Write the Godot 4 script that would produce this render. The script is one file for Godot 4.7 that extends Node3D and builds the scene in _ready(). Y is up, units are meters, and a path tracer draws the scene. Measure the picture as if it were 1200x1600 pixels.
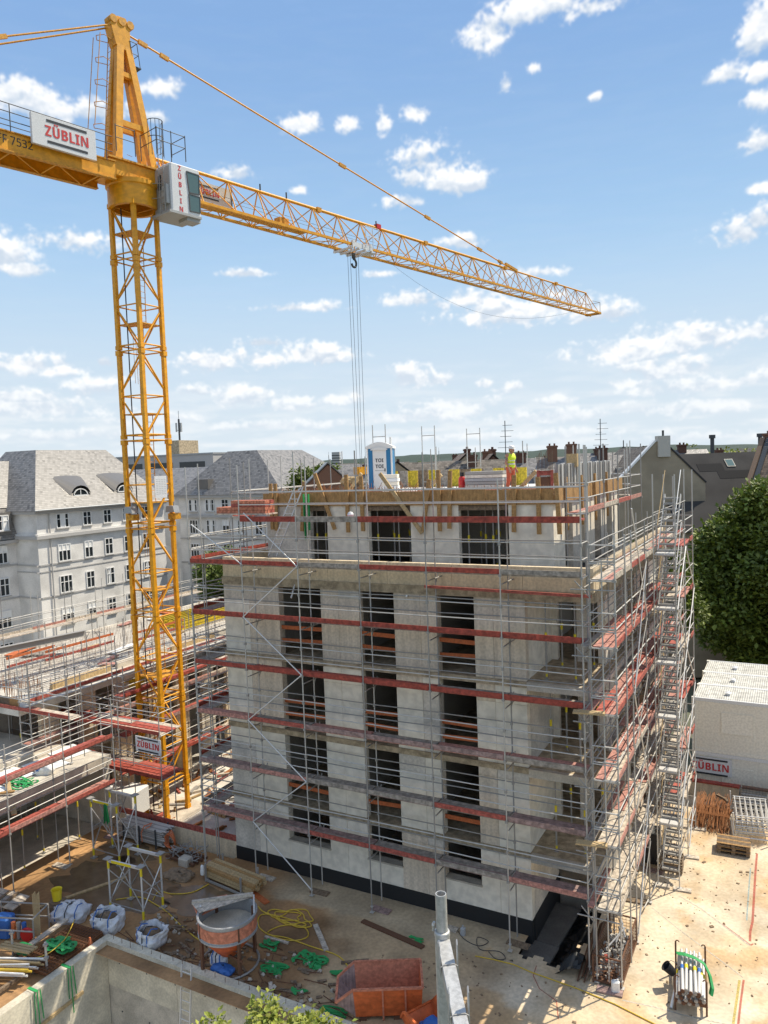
extends Node3D
# A building site: tower crane, apartment shell in scaffolding, old town houses behind. Metres, y up.

const CLOUDS := [[-19.5,28.0,1.35,1.19],[-17.9,28.7,1.96,1.02],[-15.5,28.9,2.7,0.85],[-12.5,28.4,2.08,0.61],[-20.6,27.5,0.72,0.48],[-43.0,25.0,1.02,0.51],[-43.6,23.3,0.79,0.32],[-50.9,23.3,2.55,0.95],[-47.7,23.4,2.27,0.61],[-52.6,23.6,1.42,0.85],[-33.4,23.3,1.05,0.55],[-29.9,23.1,0.6,0.64],[-27.4,23.3,0.47,0.85],[-25.0,23.7,0.8,0.47],[-18.5,24.9,0.37,0.57],[-12.4,23.5,0.32,0.24],[-16.6,25.6,0.36,0.36],[-24.1,20.4,1.82,1.3],[-22.8,19.4,2.0,0.96],[-25.1,19.9,1.13,0.79],[-21.2,19.1,1.13,0.52],[-25.6,18.3,1.41,0.4],[-38.0,20.2,1.06,0.55],[-33.8,19.2,0.7,0.35],[-3.2,14.1,1.65,0.9],[-2.2,14.5,1.03,0.81],[-2.0,25.3,1.03,1.45],[-4.2,23.3,1.08,0.54],[-2.2,19.2,1.01,0.58],[-2.0,16.6,0.87,0.36],[-2.0,21.6,0.71,0.5],[-2.2,23.0,0.49,0.49],[-49.8,15.5,2.57,0.74],[-53.4,14.5,1.56,1.19],[-52.7,13.6,1.28,0.53],[-37.7,13.8,1.86,0.27],[-34.1,11.5,2.37,0.32],[-25.9,11.8,2.39,0.6],[-22.1,11.5,2.0,0.91],[-19.9,10.5,3.62,0.91],[-16.7,10.5,4.0,0.89],[-12.7,9.9,1.98,0.6],[-22.2,15.5,1.34,0.45],[-16.6,13.1,1.93,0.35],[-9.7,7.3,3.79,0.93],[-6.0,7.8,4.01,0.96],[-3.0,7.8,2.3,0.84],[-7.2,5.8,2.87,0.9],[-4.8,4.6,4.77,0.72],[-11.4,7.0,1.89,0.43],[-40.5,7.7,1.96,0.71],[-41.2,8.0,1.15,0.58],[-37.0,7.9,1.64,0.82],[-36.7,9.1,1.36,0.32],[-33.2,8.2,2.22,0.74],[-31.7,7.8,0.93,0.33],[-52.7,7.5,2.32,0.77],[-50.6,7.1,1.44,0.44],[-48.2,6.0,1.74,0.71],[-52.1,4.5,3.94,0.87],[-52.8,5.3,1.94,0.54],[-47.8,7.7,0.66,0.33],[-26.1,6.2,1.31,0.8],[-23.8,6.0,1.03,0.56],[-18.5,5.2,0.92,0.46],[-20.7,5.6,0.56,0.28],[-12.8,4.5,0.61,0.22],[-38.5,5.2,2.51,0.73],[-35.6,4.6,2.04,0.56],[-41.5,5.6,0.98,0.45],[-31.4,4.8,1.32,0.42],[-22.4,3.8,2.81,0.66],[-25.7,3.4,3.31,0.47],[-16.4,3.0,4.08,0.54],[-7.2,3.0,4.54,0.58],[-10.6,5.0,1.29,0.43],[-35.2,3.1,4.2,0.37],[-44.2,3.7,2.62,0.44],[-18.7,1.7,6.46,0.37],[-5.6,1.1,4.05,0.36],[-30.0,1.7,5.69,0.28],[-50.6,2.7,4.05,0.41],[-15.5,4.1,0.99,0.36],[-28.1,13.6,1.0,0.27]]
var mats := {}
var names := {}
var unit_box: ArrayMesh
var unit_tube: ArrayMesh
var tex := {}
var rng := RandomNumberGenerator.new()

# ---------------------------------------------------------------- mesh helper
class Bat:
	var v := PackedVector3Array()
	var n := PackedVector3Array()
	var uv := PackedVector2Array()
	var cl := PackedColorArray()
	var col := Color.WHITE
	var colored := false
	var uvs := false
	func vert(p: Vector3, nn: Vector3, t := Vector2.ZERO) -> void:
		v.append(p); n.append(nn); uv.append(t); cl.append(col)
	func tri(a: Vector3, b: Vector3, c: Vector3) -> void:
		var nn := (b - a).cross(c - a).normalized()
		vert(a, nn); vert(c, nn); vert(b, nn)
	func quad(a: Vector3, b: Vector3, c: Vector3, d: Vector3) -> void:
		var nn := (b - a).cross(c - a)
		if nn.length_squared() < 1e-14:
			nn = (c - a).cross(d - a)
		nn = nn.normalized()
		vert(a, nn); vert(c, nn); vert(b, nn)
		vert(a, nn); vert(d, nn); vert(c, nn)
	func quv(a: Vector3, b: Vector3, c: Vector3, d: Vector3, o: Vector2, ux: Vector3, uy: Vector3) -> void:
		var nn := (b - a).cross(c - a).normalized()
		uvs = true
		for p in [a, c, b, a, d, c]:
			vert(p, nn, o + Vector2((p - a).dot(ux), -(p - a).dot(uy)))
	func smooth(a: Vector3, b: Vector3, c: Vector3, na: Vector3, nb: Vector3, nc: Vector3) -> void:
		vert(a, na); vert(c, nc); vert(b, nb)
	func box(c: Vector3, s: Vector3, b := Basis.IDENTITY) -> void:
		var x := b.x * s.x * 0.5; var y := b.y * s.y * 0.5; var z := b.z * s.z * 0.5
		quad(c - x - y + z, c + x - y + z, c + x + y + z, c - x + y + z)
		quad(c + x - y - z, c - x - y - z, c - x + y - z, c + x + y - z)
		quad(c + x - y + z, c + x - y - z, c + x + y - z, c + x + y + z)
		quad(c - x - y - z, c - x - y + z, c - x + y + z, c - x + y - z)
		quad(c - x + y + z, c + x + y + z, c + x + y - z, c - x + y - z)
		quad(c - x - y - z, c + x - y - z, c + x - y + z, c - x - y + z)
	func span(a: Vector3, b: Vector3) -> void:
		box((a + b) * 0.5, (b - a).abs())
	func cham(c: Vector3, s: Vector3, e: float, b := Basis.IDENTITY) -> void:  # box with chamfered upright edges and top rim
		var hx := s.x * 0.5; var hz := s.z * 0.5
		var ring := [Vector3(hx - e, 0, hz), Vector3(hx, 0, hz - e), Vector3(hx, 0, -hz + e), Vector3(hx - e, 0, -hz), Vector3(-hx + e, 0, -hz), Vector3(-hx, 0, -hz + e), Vector3(-hx, 0, hz - e), Vector3(-hx + e, 0, hz)]
		var lo := []; var hi := []; var top := []
		for p in ring:
			lo.append(c + b * (p - Vector3(0, s.y * 0.5, 0)))
			hi.append(c + b * (p + Vector3(0, s.y * 0.5 - e, 0)))
			top.append(c + b * (Vector3(p.x * (1 - e / hx), s.y * 0.5, p.z * (1 - e / hz))))
		for k in 8:
			var j := (k + 1) % 8
			quad(lo[k], lo[j], hi[j], hi[k])
			quad(hi[k], hi[j], top[j], top[k])
			if k > 0 and j > 0:
				tri(top[0], top[k], top[j])
				tri(lo[0], lo[j], lo[k])
	func bar(a: Vector3, b: Vector3, w: float, h: float, up := Vector3.UP) -> void:
		var z := (b - a).normalized()
		if absf(z.dot(up)) > 0.98:
			up = Vector3.RIGHT
		var x := up.cross(z).normalized()
		box((a + b) * 0.5, Vector3(w, h, a.distance_to(b)), Basis(x, z.cross(x), z))
	func frame_of(d: Vector3) -> Basis:
		var up := Vector3.UP if absf(d.y) < 0.9 else Vector3.RIGHT
		var x := up.cross(d).normalized()
		return Basis(x, d, x.cross(d))
	func tube(a: Vector3, b: Vector3, r: float, k := 6, r2 := -1.0, caps := true) -> void:
		if r2 < 0.0: r2 = r
		var f := frame_of((b - a).normalized())
		for i in k:
			var t0 := TAU * i / k; var t1 := TAU * (i + 1) / k
			var d0 := f.x * cos(t0) + f.z * sin(t0); var d1 := f.x * cos(t1) + f.z * sin(t1)
			smooth(a + d0 * r, b + d0 * r2, b + d1 * r2, d0, d0, d1)
			smooth(a + d0 * r, b + d1 * r2, a + d1 * r, d0, d1, d1)
			if caps:
				tri(b, b + d1 * r2, b + d0 * r2)
				tri(a, a + d0 * r, a + d1 * r)
	func path(pts: Array, r: float, k := 5) -> void:
		for i in pts.size() - 1:
			var a: Vector3 = pts[i]; var b: Vector3 = pts[i + 1]
			if a.distance_to(b) > 1e-4:
				var e := (b - a).normalized() * r * 0.35
				tube(a - e, b + e, r, k, r, i == 0 or i == pts.size() - 2)
	func prism(pts: Array, d: Vector3) -> void:  # outline counter-clockwise as seen from the tip of d
		var k := pts.size()
		var z := d.normalized()
		var o: Vector3 = pts[0]
		var x := ((pts[1] as Vector3) - o).normalized()
		var y := z.cross(x)
		var flat := PackedVector2Array()
		for p in pts:
			flat.append(Vector2((p - o).dot(x), (p - o).dot(y)))
		for i in k:
			var j := (i + 1) % k
			quad(pts[i], pts[j], pts[j] + d, pts[i] + d)
		var t := Geometry2D.triangulate_polygon(flat)
		for i in range(0, t.size(), 3):
			var a: Vector3 = pts[t[i]]; var b: Vector3 = pts[t[i + 1]]; var c: Vector3 = pts[t[i + 2]]
			if (b - a).cross(c - a).dot(z) < 0.0:
				var s := b; b = c; c = s
			tri(a + d, b + d, c + d)
			tri(a, c, b)
	func lathe(prof: Array, c: Vector3, k := 20, b := Basis.IDENTITY) -> void:  # Vector2(radius, height), outside on the right of an upward run
		for i in prof.size() - 1:
			var p: Vector2 = prof[i]; var q: Vector2 = prof[i + 1]
			var e := (q - p).normalized()
			var nr := Vector2(e.y, -e.x)
			for m in k:
				var t0 := TAU * m / k; var t1 := TAU * (m + 1) / k
				var d0 := Vector3(cos(t0), 0, sin(t0)); var d1 := Vector3(cos(t1), 0, sin(t1))
				var n0 := b * (d0 * nr.x + Vector3.UP * nr.y); var n1 := b * (d1 * nr.x + Vector3.UP * nr.y)
				var a0 := c + b * (d0 * p.x + Vector3.UP * p.y); var a1 := c + b * (d1 * p.x + Vector3.UP * p.y)
				var b0 := c + b * (d0 * q.x + Vector3.UP * q.y); var b1 := c + b * (d1 * q.x + Vector3.UP * q.y)
				if q.x > 1e-5: smooth(a0, b0, b1, n0, n0, n1)
				if p.x > 1e-5: smooth(a0, b1, a1, n0, n1, n1)
	func ball(c: Vector3, r: Vector3, k := 8) -> void:
		var prof := []
		for i in k + 1:
			var t := PI * i / k - PI / 2
			prof.append(Vector2(cos(t), sin(t)))
		lathe(prof, c, k + 4, Basis.from_scale(r))
	func mesh() -> ArrayMesh:
		var a := []
		a.resize(Mesh.ARRAY_MAX)
		a[Mesh.ARRAY_VERTEX] = v
		a[Mesh.ARRAY_NORMAL] = n
		if uvs: a[Mesh.ARRAY_TEX_UV] = uv
		if colored: a[Mesh.ARRAY_COLOR] = cl
		var m := ArrayMesh.new()
		m.add_surface_from_arrays(Mesh.PRIMITIVE_TRIANGLES, a)
		return m

# ---------------------------------------------------------------- scene helpers
func numbered(called: String) -> String:
	var k: int = names.get(called, -1) + 1
	names[called] = k
	return called if k == 0 else "%s_%03d" % [called, k]
func tag(o: Node3D, label: String, category := "", group := "", kind := "") -> Node3D:
	o.set_meta("label", label)
	if category: o.set_meta("category", category)
	if group: o.set_meta("group", group)
	if kind: o.set_meta("kind", kind)
	return o
func thing(called: String, label: String, category: String, at := Vector3.ZERO, turn := 0.0, group := "") -> Node3D:
	var o := Node3D.new()
	o.name = numbered(called)
	add_child(o, true)
	o.position = at
	o.rotation.y = turn
	return tag(o, label, category, group)
func put(par: Node, called: String, m: Mesh, mt: String, xf := Transform3D.IDENTITY) -> MeshInstance3D:
	var o := MeshInstance3D.new()
	o.name = numbered(called) if par == self else called
	o.mesh = m
	o.material_override = mats[mt]
	o.transform = xf
	par.add_child(o, true)
	return o
func bat(par: Node, called: String, b: Bat, mt: String) -> MeshInstance3D:
	return put(par, called, b.mesh(), mt)
func structure(called: String, b: Bat, mt: String, label: String) -> MeshInstance3D:
	var o := bat(self, called, b, mt)
	tag(o, label, "", "", "structure")
	return o
func tube(par: Node, called: String, a: Vector3, b: Vector3, r: float, mt: String) -> MeshInstance3D:
	var d := b - a
	var z := d.normalized()
	var up := Vector3.UP if absf(z.y) < 0.9 else Vector3.RIGHT
	var x := up.cross(z).normalized()
	return put(par, called, unit_tube, mt, Transform3D(Basis(x * r, d, x.cross(z) * r), a))
func bar(par: Node, called: String, a: Vector3, b: Vector3, w: float, h: float, mt: String, up := Vector3.UP) -> MeshInstance3D:
	var z := (b - a).normalized()
	if absf(z.dot(up)) > 0.98: up = Vector3.RIGHT
	var x := up.cross(z).normalized()
	return put(par, called, unit_box, mt, Transform3D(Basis(x * w, z.cross(x) * h, b - a), (a + b) * 0.5))
func box(par: Node, called: String, c: Vector3, s: Vector3, mt: String, turn := 0.0) -> MeshInstance3D:
	return put(par, called, unit_box, mt, Transform3D(Basis(Vector3.UP, turn) * Basis.from_scale(s), c))
func span(par: Node, called: String, a: Vector3, b: Vector3, mt: String) -> MeshInstance3D:
	return box(par, called, (a + b) * 0.5, (b - a).abs(), mt)
func letters(par: Node, called: String, text: String, cap: float, at: Transform3D, mt: String, bold := 700, squeeze := 1.0) -> MeshInstance3D:
	var f := SystemFont.new()
	f.font_names = PackedStringArray(["Droid Sans"])
	f.font_weight = bold
	var t := TextMesh.new()
	t.font = f
	t.text = text
	t.font_size = 64
	t.pixel_size = cap / (0.714 * 64.0)
	t.depth = 0.012
	t.curve_step = 2.0
	return put(par, called, t, mt, at * Transform3D(Basis.from_scale(Vector3(squeeze, 1, 1)), Vector3.ZERO))
func copy(o: Node3D, label: String) -> Node3D:
	var c: Node3D = o.duplicate()
	var stem := str(o.name)
	while stem.length() > 4 and stem[-4] == "_" and stem.right(3).is_valid_int(): stem = stem.left(-4)
	c.name = numbered(stem)
	add_child(c, true)
	c.set_meta("label", label)
	return c

# ---------------------------------------------------------------- materials
func noise_tex(key: String, seed_: int, freq: float, lo: float, hi: float, oct := 5, size := 512, sx := 1, sy := 1, gain := 0.55) -> void:
	var f := FastNoiseLite.new()
	f.seed = seed_
	f.noise_type = FastNoiseLite.TYPE_SIMPLEX_SMOOTH
	f.frequency = freq
	f.fractal_octaves = oct
	f.fractal_gain = gain
	var im := f.get_seamless_image(size / sx, size / sy, false, false, 0.2, true)
	im.convert(Image.FORMAT_L8)
	if sx > 1 or sy > 1: im.resize(size, size, Image.INTERPOLATE_CUBIC)
	var d := im.get_data()
	for i in d.size():
		d[i] = int(pow(lerpf(lo, hi, smoothstep(0.12, 0.88, d[i] / 255.0)), 0.4545) * 255.0)
	tex[key] = ImageTexture.create_from_image(Image.create_from_data(size, size, false, Image.FORMAT_L8, d))
func mk(key: String, c: Color, rough := 0.85, metal := 0.0, t1 := "", s1 := 1.0, t2 := "", s2 := 1.0, bump := 0.0, local := false) -> StandardMaterial3D:
	var m := StandardMaterial3D.new()
	m.resource_name = key
	m.albedo_color = c.linear_to_srgb()
	m.roughness = rough
	m.metallic = metal
	if t1:
		m.albedo_texture = tex[t1]
		m.uv1_triplanar = true
		m.uv1_world_triplanar = not local
		m.uv1_scale = Vector3.ONE * s1
	if t2:
		m.detail_enabled = true
		m.detail_blend_mode = BaseMaterial3D.BLEND_MODE_MUL
		m.detail_albedo = tex[t2]
		m.detail_uv_layer = BaseMaterial3D.DETAIL_UV_2
		m.uv2_triplanar = true
		m.uv2_world_triplanar = true
		m.uv2_scale = Vector3.ONE * s2
	if bump > 0.0 and t1:
		m.heightmap_enabled = true
		m.heightmap_texture = tex[t1]
		m.heightmap_scale = bump
	mats[key] = m
	return m
func roof_tex(key: String, seed_: int, rows: int, cols: int, lo: float, hi: float) -> void:
	var r := RandomNumberGenerator.new()
	r.seed = seed_
	var im := Image.create(512, 512, false, Image.FORMAT_L8)
	var rh := 512 / rows
	var cw := 512 / cols
	for i in rows:
		var off := (i % 2) * cw / 2
		for j in cols + 1:
			var t := lerpf(lo, hi, r.randf())
			if r.randf() < 0.10: t = lerpf(lo * 0.55, lo, r.randf())
			var x := j * cw - off
			t = pow(t, 0.4545)
			im.fill_rect(Rect2i(x, i * rh, cw, rh), Color(t, t, t))
			im.fill_rect(Rect2i(x, i * rh + rh - 3, cw, 3), Color(t * 0.75, t * 0.75, t * 0.75))
			im.fill_rect(Rect2i(x, i * rh, 2, rh), Color(t * 0.85, t * 0.85, t * 0.85))
	tex[key] = ImageTexture.create_from_image(im)
func uvmat(key: String, c: Color, rough: float, t: String, s: float, bump := 0.0) -> void:
	var m := StandardMaterial3D.new()
	m.resource_name = key
	m.albedo_color = c.linear_to_srgb()
	m.albedo_texture = tex[t]
	m.roughness = rough
	m.uv1_scale = Vector3(s, s, s)
	if bump > 0.0:
		m.heightmap_enabled = true
		m.heightmap_texture = tex[t]
		m.heightmap_scale = bump
	mats[key] = m
func materials() -> void:
	noise_tex("grain", 3, 0.05, 0.80, 1.0)
	noise_tex("fine", 5, 0.12, 0.66, 1.0, 5, 512, 1, 1, 0.65)
	noise_tex("blotch", 7, 0.010, 0.72, 1.0, 6)
	noise_tex("streak", 11, 0.03, 0.82, 1.0, 4, 512, 1, 16)
	noise_tex("wood", 13, 0.03, 0.68, 1.0, 4, 512, 1, 16)
	noise_tex("dirt", 17, 0.02, 0.52, 1.0, 6, 512, 1, 1, 0.62)
	roof_tex("slate", 4, 32, 24, 0.62, 1.0)
	roof_tex("tile", 9, 24, 24, 0.55, 1.0)
	mk("panel_white", Color(0.88, 0.81, 0.68), 0.9, 0, "grain", 0.08)
	mk("panel_grey", Color(0.80, 0.735, 0.635), 0.9, 0, "grain", 0.3, "blotch", 0.16)
	mk("panel_warm", Color(0.82, 0.70, 0.55), 0.9, 0, "grain", 0.3, "streak", 0.23)
	mk("parapet", Color(0.80, 0.66, 0.46), 0.9, 0, "grain", 0.3, "streak", 0.2)
	mk("slab_band", Color(0.56, 0.45, 0.30), 0.92, 0, "grain", 0.7, "dirt", 0.23, 0.4)
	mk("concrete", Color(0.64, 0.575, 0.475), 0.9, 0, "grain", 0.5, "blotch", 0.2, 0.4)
	mk("slab_pale", Color(0.72, 0.68, 0.60), 0.9, 0, "grain", 0.5, "blotch", 0.12)
	mk("rebar_grey", Color(0.30, 0.22, 0.17), 0.8, 0.2, "fine", 0.8)
	mk("board_dark", Color(0.16, 0.155, 0.145), 0.92, 0, "grain", 0.5, "blotch", 0.2, 0.3)
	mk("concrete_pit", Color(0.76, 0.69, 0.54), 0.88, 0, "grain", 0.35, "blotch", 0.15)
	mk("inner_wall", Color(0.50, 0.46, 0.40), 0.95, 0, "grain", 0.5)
	mk("bitumen", Color(0.018, 0.020, 0.022), 0.6, 0, "fine", 0.8, "", 1, 0.3)
	mk("yard", Color(0.76, 0.645, 0.48), 0.92, 0, "grain", 0.22, "blotch", 0.07, 0.3).vertex_color_use_as_albedo = true
	mk("earth", Color(0.34, 0.24, 0.15), 0.95, 0, "dirt", 0.5, "blotch", 0.1, 1.0)
	mk("terrain", Color(0.12, 0.13, 0.085), 0.95, 0, "blotch", 0.01)
	mk("hill", Color(0.035, 0.062, 0.045), 0.95, 0, "dirt", 0.004)
	mk("puddle", Color(0.20, 0.135, 0.075), 0.22, 0, "blotch", 0.3)
	mk("steel", Color(0.62, 0.60, 0.56), 0.5, 0.35, "fine", 0.9)
	mk("steel_old", Color(0.40, 0.385, 0.36), 0.6, 0.3, "fine", 0.9)
	mk("galv", Color(0.62, 0.615, 0.60), 0.42, 0.4, "blotch", 5.0, "grain", 9.0)
	mk("steel_dark", Color(0.07, 0.075, 0.08), 0.55, 0.3)
	mk("alu", Color(0.74, 0.73, 0.71), 0.42, 0.35, "grain", 1.1)
	mk("red_board", Color(0.48, 0.085, 0.055), 0.75, 0, "wood", 1.0, "dirt", 0.4, 0, true)
	mk("red_board_b", Color(0.56, 0.135, 0.098), 0.78, 0, "wood", 1.3, "dirt", 0.5, 0, true)
	mk("red_pale", Color(0.66, 0.32, 0.26), 0.85, 0, "wood", 1.1, "dirt", 0.6, 0, true)
	mk("board_pink", Color(0.46, 0.31, 0.28), 0.88, 0, "wood", 1.0, "dirt", 0.35, 0, true)
	mk("board_grey", Color(0.47, 0.41, 0.35), 0.9, 0, "wood", 1.0, "dirt", 0.35, 0, true)
	mk("board_pale", Color(0.74, 0.64, 0.52), 0.88, 0, "wood", 1.2, "dirt", 0.4, 0, true)
	mk("orange_board", Color(0.58, 0.15, 0.045), 0.7, 0, "wood", 1.0, "", 1, 0, true)
	mk("timber", Color(0.50, 0.29, 0.11), 0.8, 0, "wood", 1.4, "grain", 0.5, 0, true)
	mk("timber_pale", Color(0.60, 0.43, 0.22), 0.82, 0, "wood", 1.4, "grain", 0.5, 0, true)
	mk("timber_old", Color(0.30, 0.215, 0.14), 0.88, 0, "wood", 1.4, "dirt", 0.5, 0, true)
	mk("girder_yellow", Color(0.82, 0.60, 0.03), 0.6, 0, "wood", 1.0, "dirt", 0.6, 0, true)
	mk("crane_yellow", Color(0.86, 0.385, 0.010), 0.45, 0, "blotch", 0.5)
	mk("crane_worn", Color(0.78, 0.36, 0.02), 0.55, 0, "dirt", 0.5)
	mk("white_paint", Color(0.74, 0.75, 0.76), 0.4, 0, "grain", 0.6)
	mk("grey_paint", Color(0.42, 0.43, 0.43), 0.5, 0, "grain", 0.6)
	mk("banner", Color(0.62, 0.62, 0.60), 0.8, 0, "grain", 0.8)
	mk("logo_red", Color(0.55, 0.03, 0.03), 0.5)
	mk("logo_black", Color(0.02, 0.025, 0.035), 0.5)
	mk("cable", Color(0.035, 0.035, 0.04), 0.6)
	mk("rope_steel", Color(0.12, 0.13, 0.14), 0.5, 0.4)
	mk("glass_dark", Color(0.02, 0.026, 0.03), 0.06)
	mk("cab_glass", Color(0.10, 0.16, 0.16), 0.06)
	mk("frame_white", Color(0.78, 0.78, 0.77), 0.5)
	mk("facade", Color(0.86, 0.84, 0.81), 0.92, 0, "grain", 0.35, "blotch", 0.05)
	mk("facade_trim", Color(0.46, 0.45, 0.44), 0.9, 0, "grain", 0.4)
	mk("facade_tan", Color(0.46, 0.385, 0.28), 0.92, 0, "fine", 0.4, "blotch", 0.08)
	mk("facade_pale", Color(0.60, 0.57, 0.51), 0.92, 0, "fine", 0.3)
	mk("brick_dark", Color(0.13, 0.065, 0.045), 0.9, 0, "fine", 0.9)
	mk("brick_brown", Color(0.22, 0.115, 0.075), 0.9, 0, "fine", 0.7)
	mk("roof_felt", Color(0.085, 0.082, 0.080), 1.0, 0, "fine", 0.3, "blotch", 0.06).metallic_specular = 0.15
	mk("felt_dark", Color(0.045, 0.044, 0.044), 1.0, 0, "fine", 0.5).metallic_specular = 0.15
	mk("tile_strip", Color(0.24, 0.16, 0.11), 0.9, 0, "fine", 0.5)
	mk("zinc", Color(0.42, 0.43, 0.44), 0.5, 0.3, "fine", 0.3)
	uvmat("slate", Color(0.27, 0.255, 0.24), 0.36, "slate", 0.14, 1.5)
	uvmat("tile_brown", Color(0.26, 0.185, 0.135), 0.8, "tile", 0.16, 2.0)
	uvmat("tile_grey", Color(0.19, 0.165, 0.14), 0.8, "tile", 0.16, 2.0)
	mk("container", Color(0.86, 0.82, 0.72), 0.55, 0, "grain", 0.3)
	mk("container_roof", Color(0.72, 0.71, 0.66), 0.5, 0.1, "grain", 0.3, "dirt", 0.2)
	mk("rust", Color(0.34, 0.135, 0.045), 0.9, 0, "fine", 0.9)
	mk("rust_dark", Color(0.16, 0.075, 0.04), 0.9, 0, "fine", 0.9)
	mk("orange_skip", Color(0.74, 0.16, 0.04), 0.6, 0, "dirt", 0.32)
	mk("orange_worn", Color(0.66, 0.24, 0.14), 0.75, 0, "dirt", 0.55)
	mk("strap_green", Color(0.03, 0.36, 0.10), 0.6, 0, "fine", 1.0)
	mk("net_green", Color(0.02, 0.22, 0.07), 0.7, 0, "fine", 1.0)
	mk("hose_yellow", Color(0.62, 0.42, 0.04), 0.5)
	mk("hose_orange", Color(0.62, 0.17, 0.06), 0.5)
	mk("yellow", Color(0.74, 0.58, 0.02), 0.5)
	mk("blue", Color(0.03, 0.13, 0.42), 0.5)
	mk("bag_white", Color(0.68, 0.69, 0.72), 0.8, 0, "grain", 0.8)
	mk("sheet_white", Color(0.80, 0.80, 0.78), 0.7, 0, "grain", 0.5)
	mk("toilet_blue", Color(0.018, 0.16, 0.34), 0.45)
	mk("toilet_white", Color(0.72, 0.71, 0.68), 0.5)
	mk("red_paint", Color(0.55, 0.02, 0.02), 0.4)
	mk("black_plastic", Color(0.02, 0.02, 0.022), 0.5)
	mk("skin", Color(0.42, 0.21, 0.13), 0.6)
	mk("vest", Color(0.62, 0.78, 0.03), 0.7)
	mk("trousers", Color(0.52, 0.11, 0.055), 0.85)
	mk("helmet", Color(0.78, 0.76, 0.72), 0.35)
	mk("hair", Color(0.05, 0.03, 0.02), 0.8)
	mk("boot", Color(0.07, 0.045, 0.03), 0.8)
	mk("bark", Color(0.09, 0.07, 0.05), 0.95, 0, "fine", 1.0)
	for k in [["leaf_dark", Color(0.115, 0.165, 0.028)], ["leaf_mid", Color(0.115, 0.165, 0.03)], ["leaf_light", Color(0.19, 0.235, 0.035)]]:
		var m := mk(k[0], k[1], 0.6)
		m.backlight_enabled = true
		m.backlight = (k[1] * 1.3).linear_to_srgb()
		m.vertex_color_use_as_albedo = true
	for k in [["mark_red", Color(0.62, 0.10, 0.07)], ["mark_white", Color(0.74, 0.70, 0.60)], ["mark_yellow", Color(0.72, 0.58, 0.12)], ["mark_blue", Color(0.42, 0.58, 0.60)]]:
		var m := mk(k[0], k[1], 0.9, 0, "dirt", 0.8)
		m.transparency = BaseMaterial3D.TRANSPARENCY_ALPHA
		m.albedo_color.a = 0.55

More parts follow.
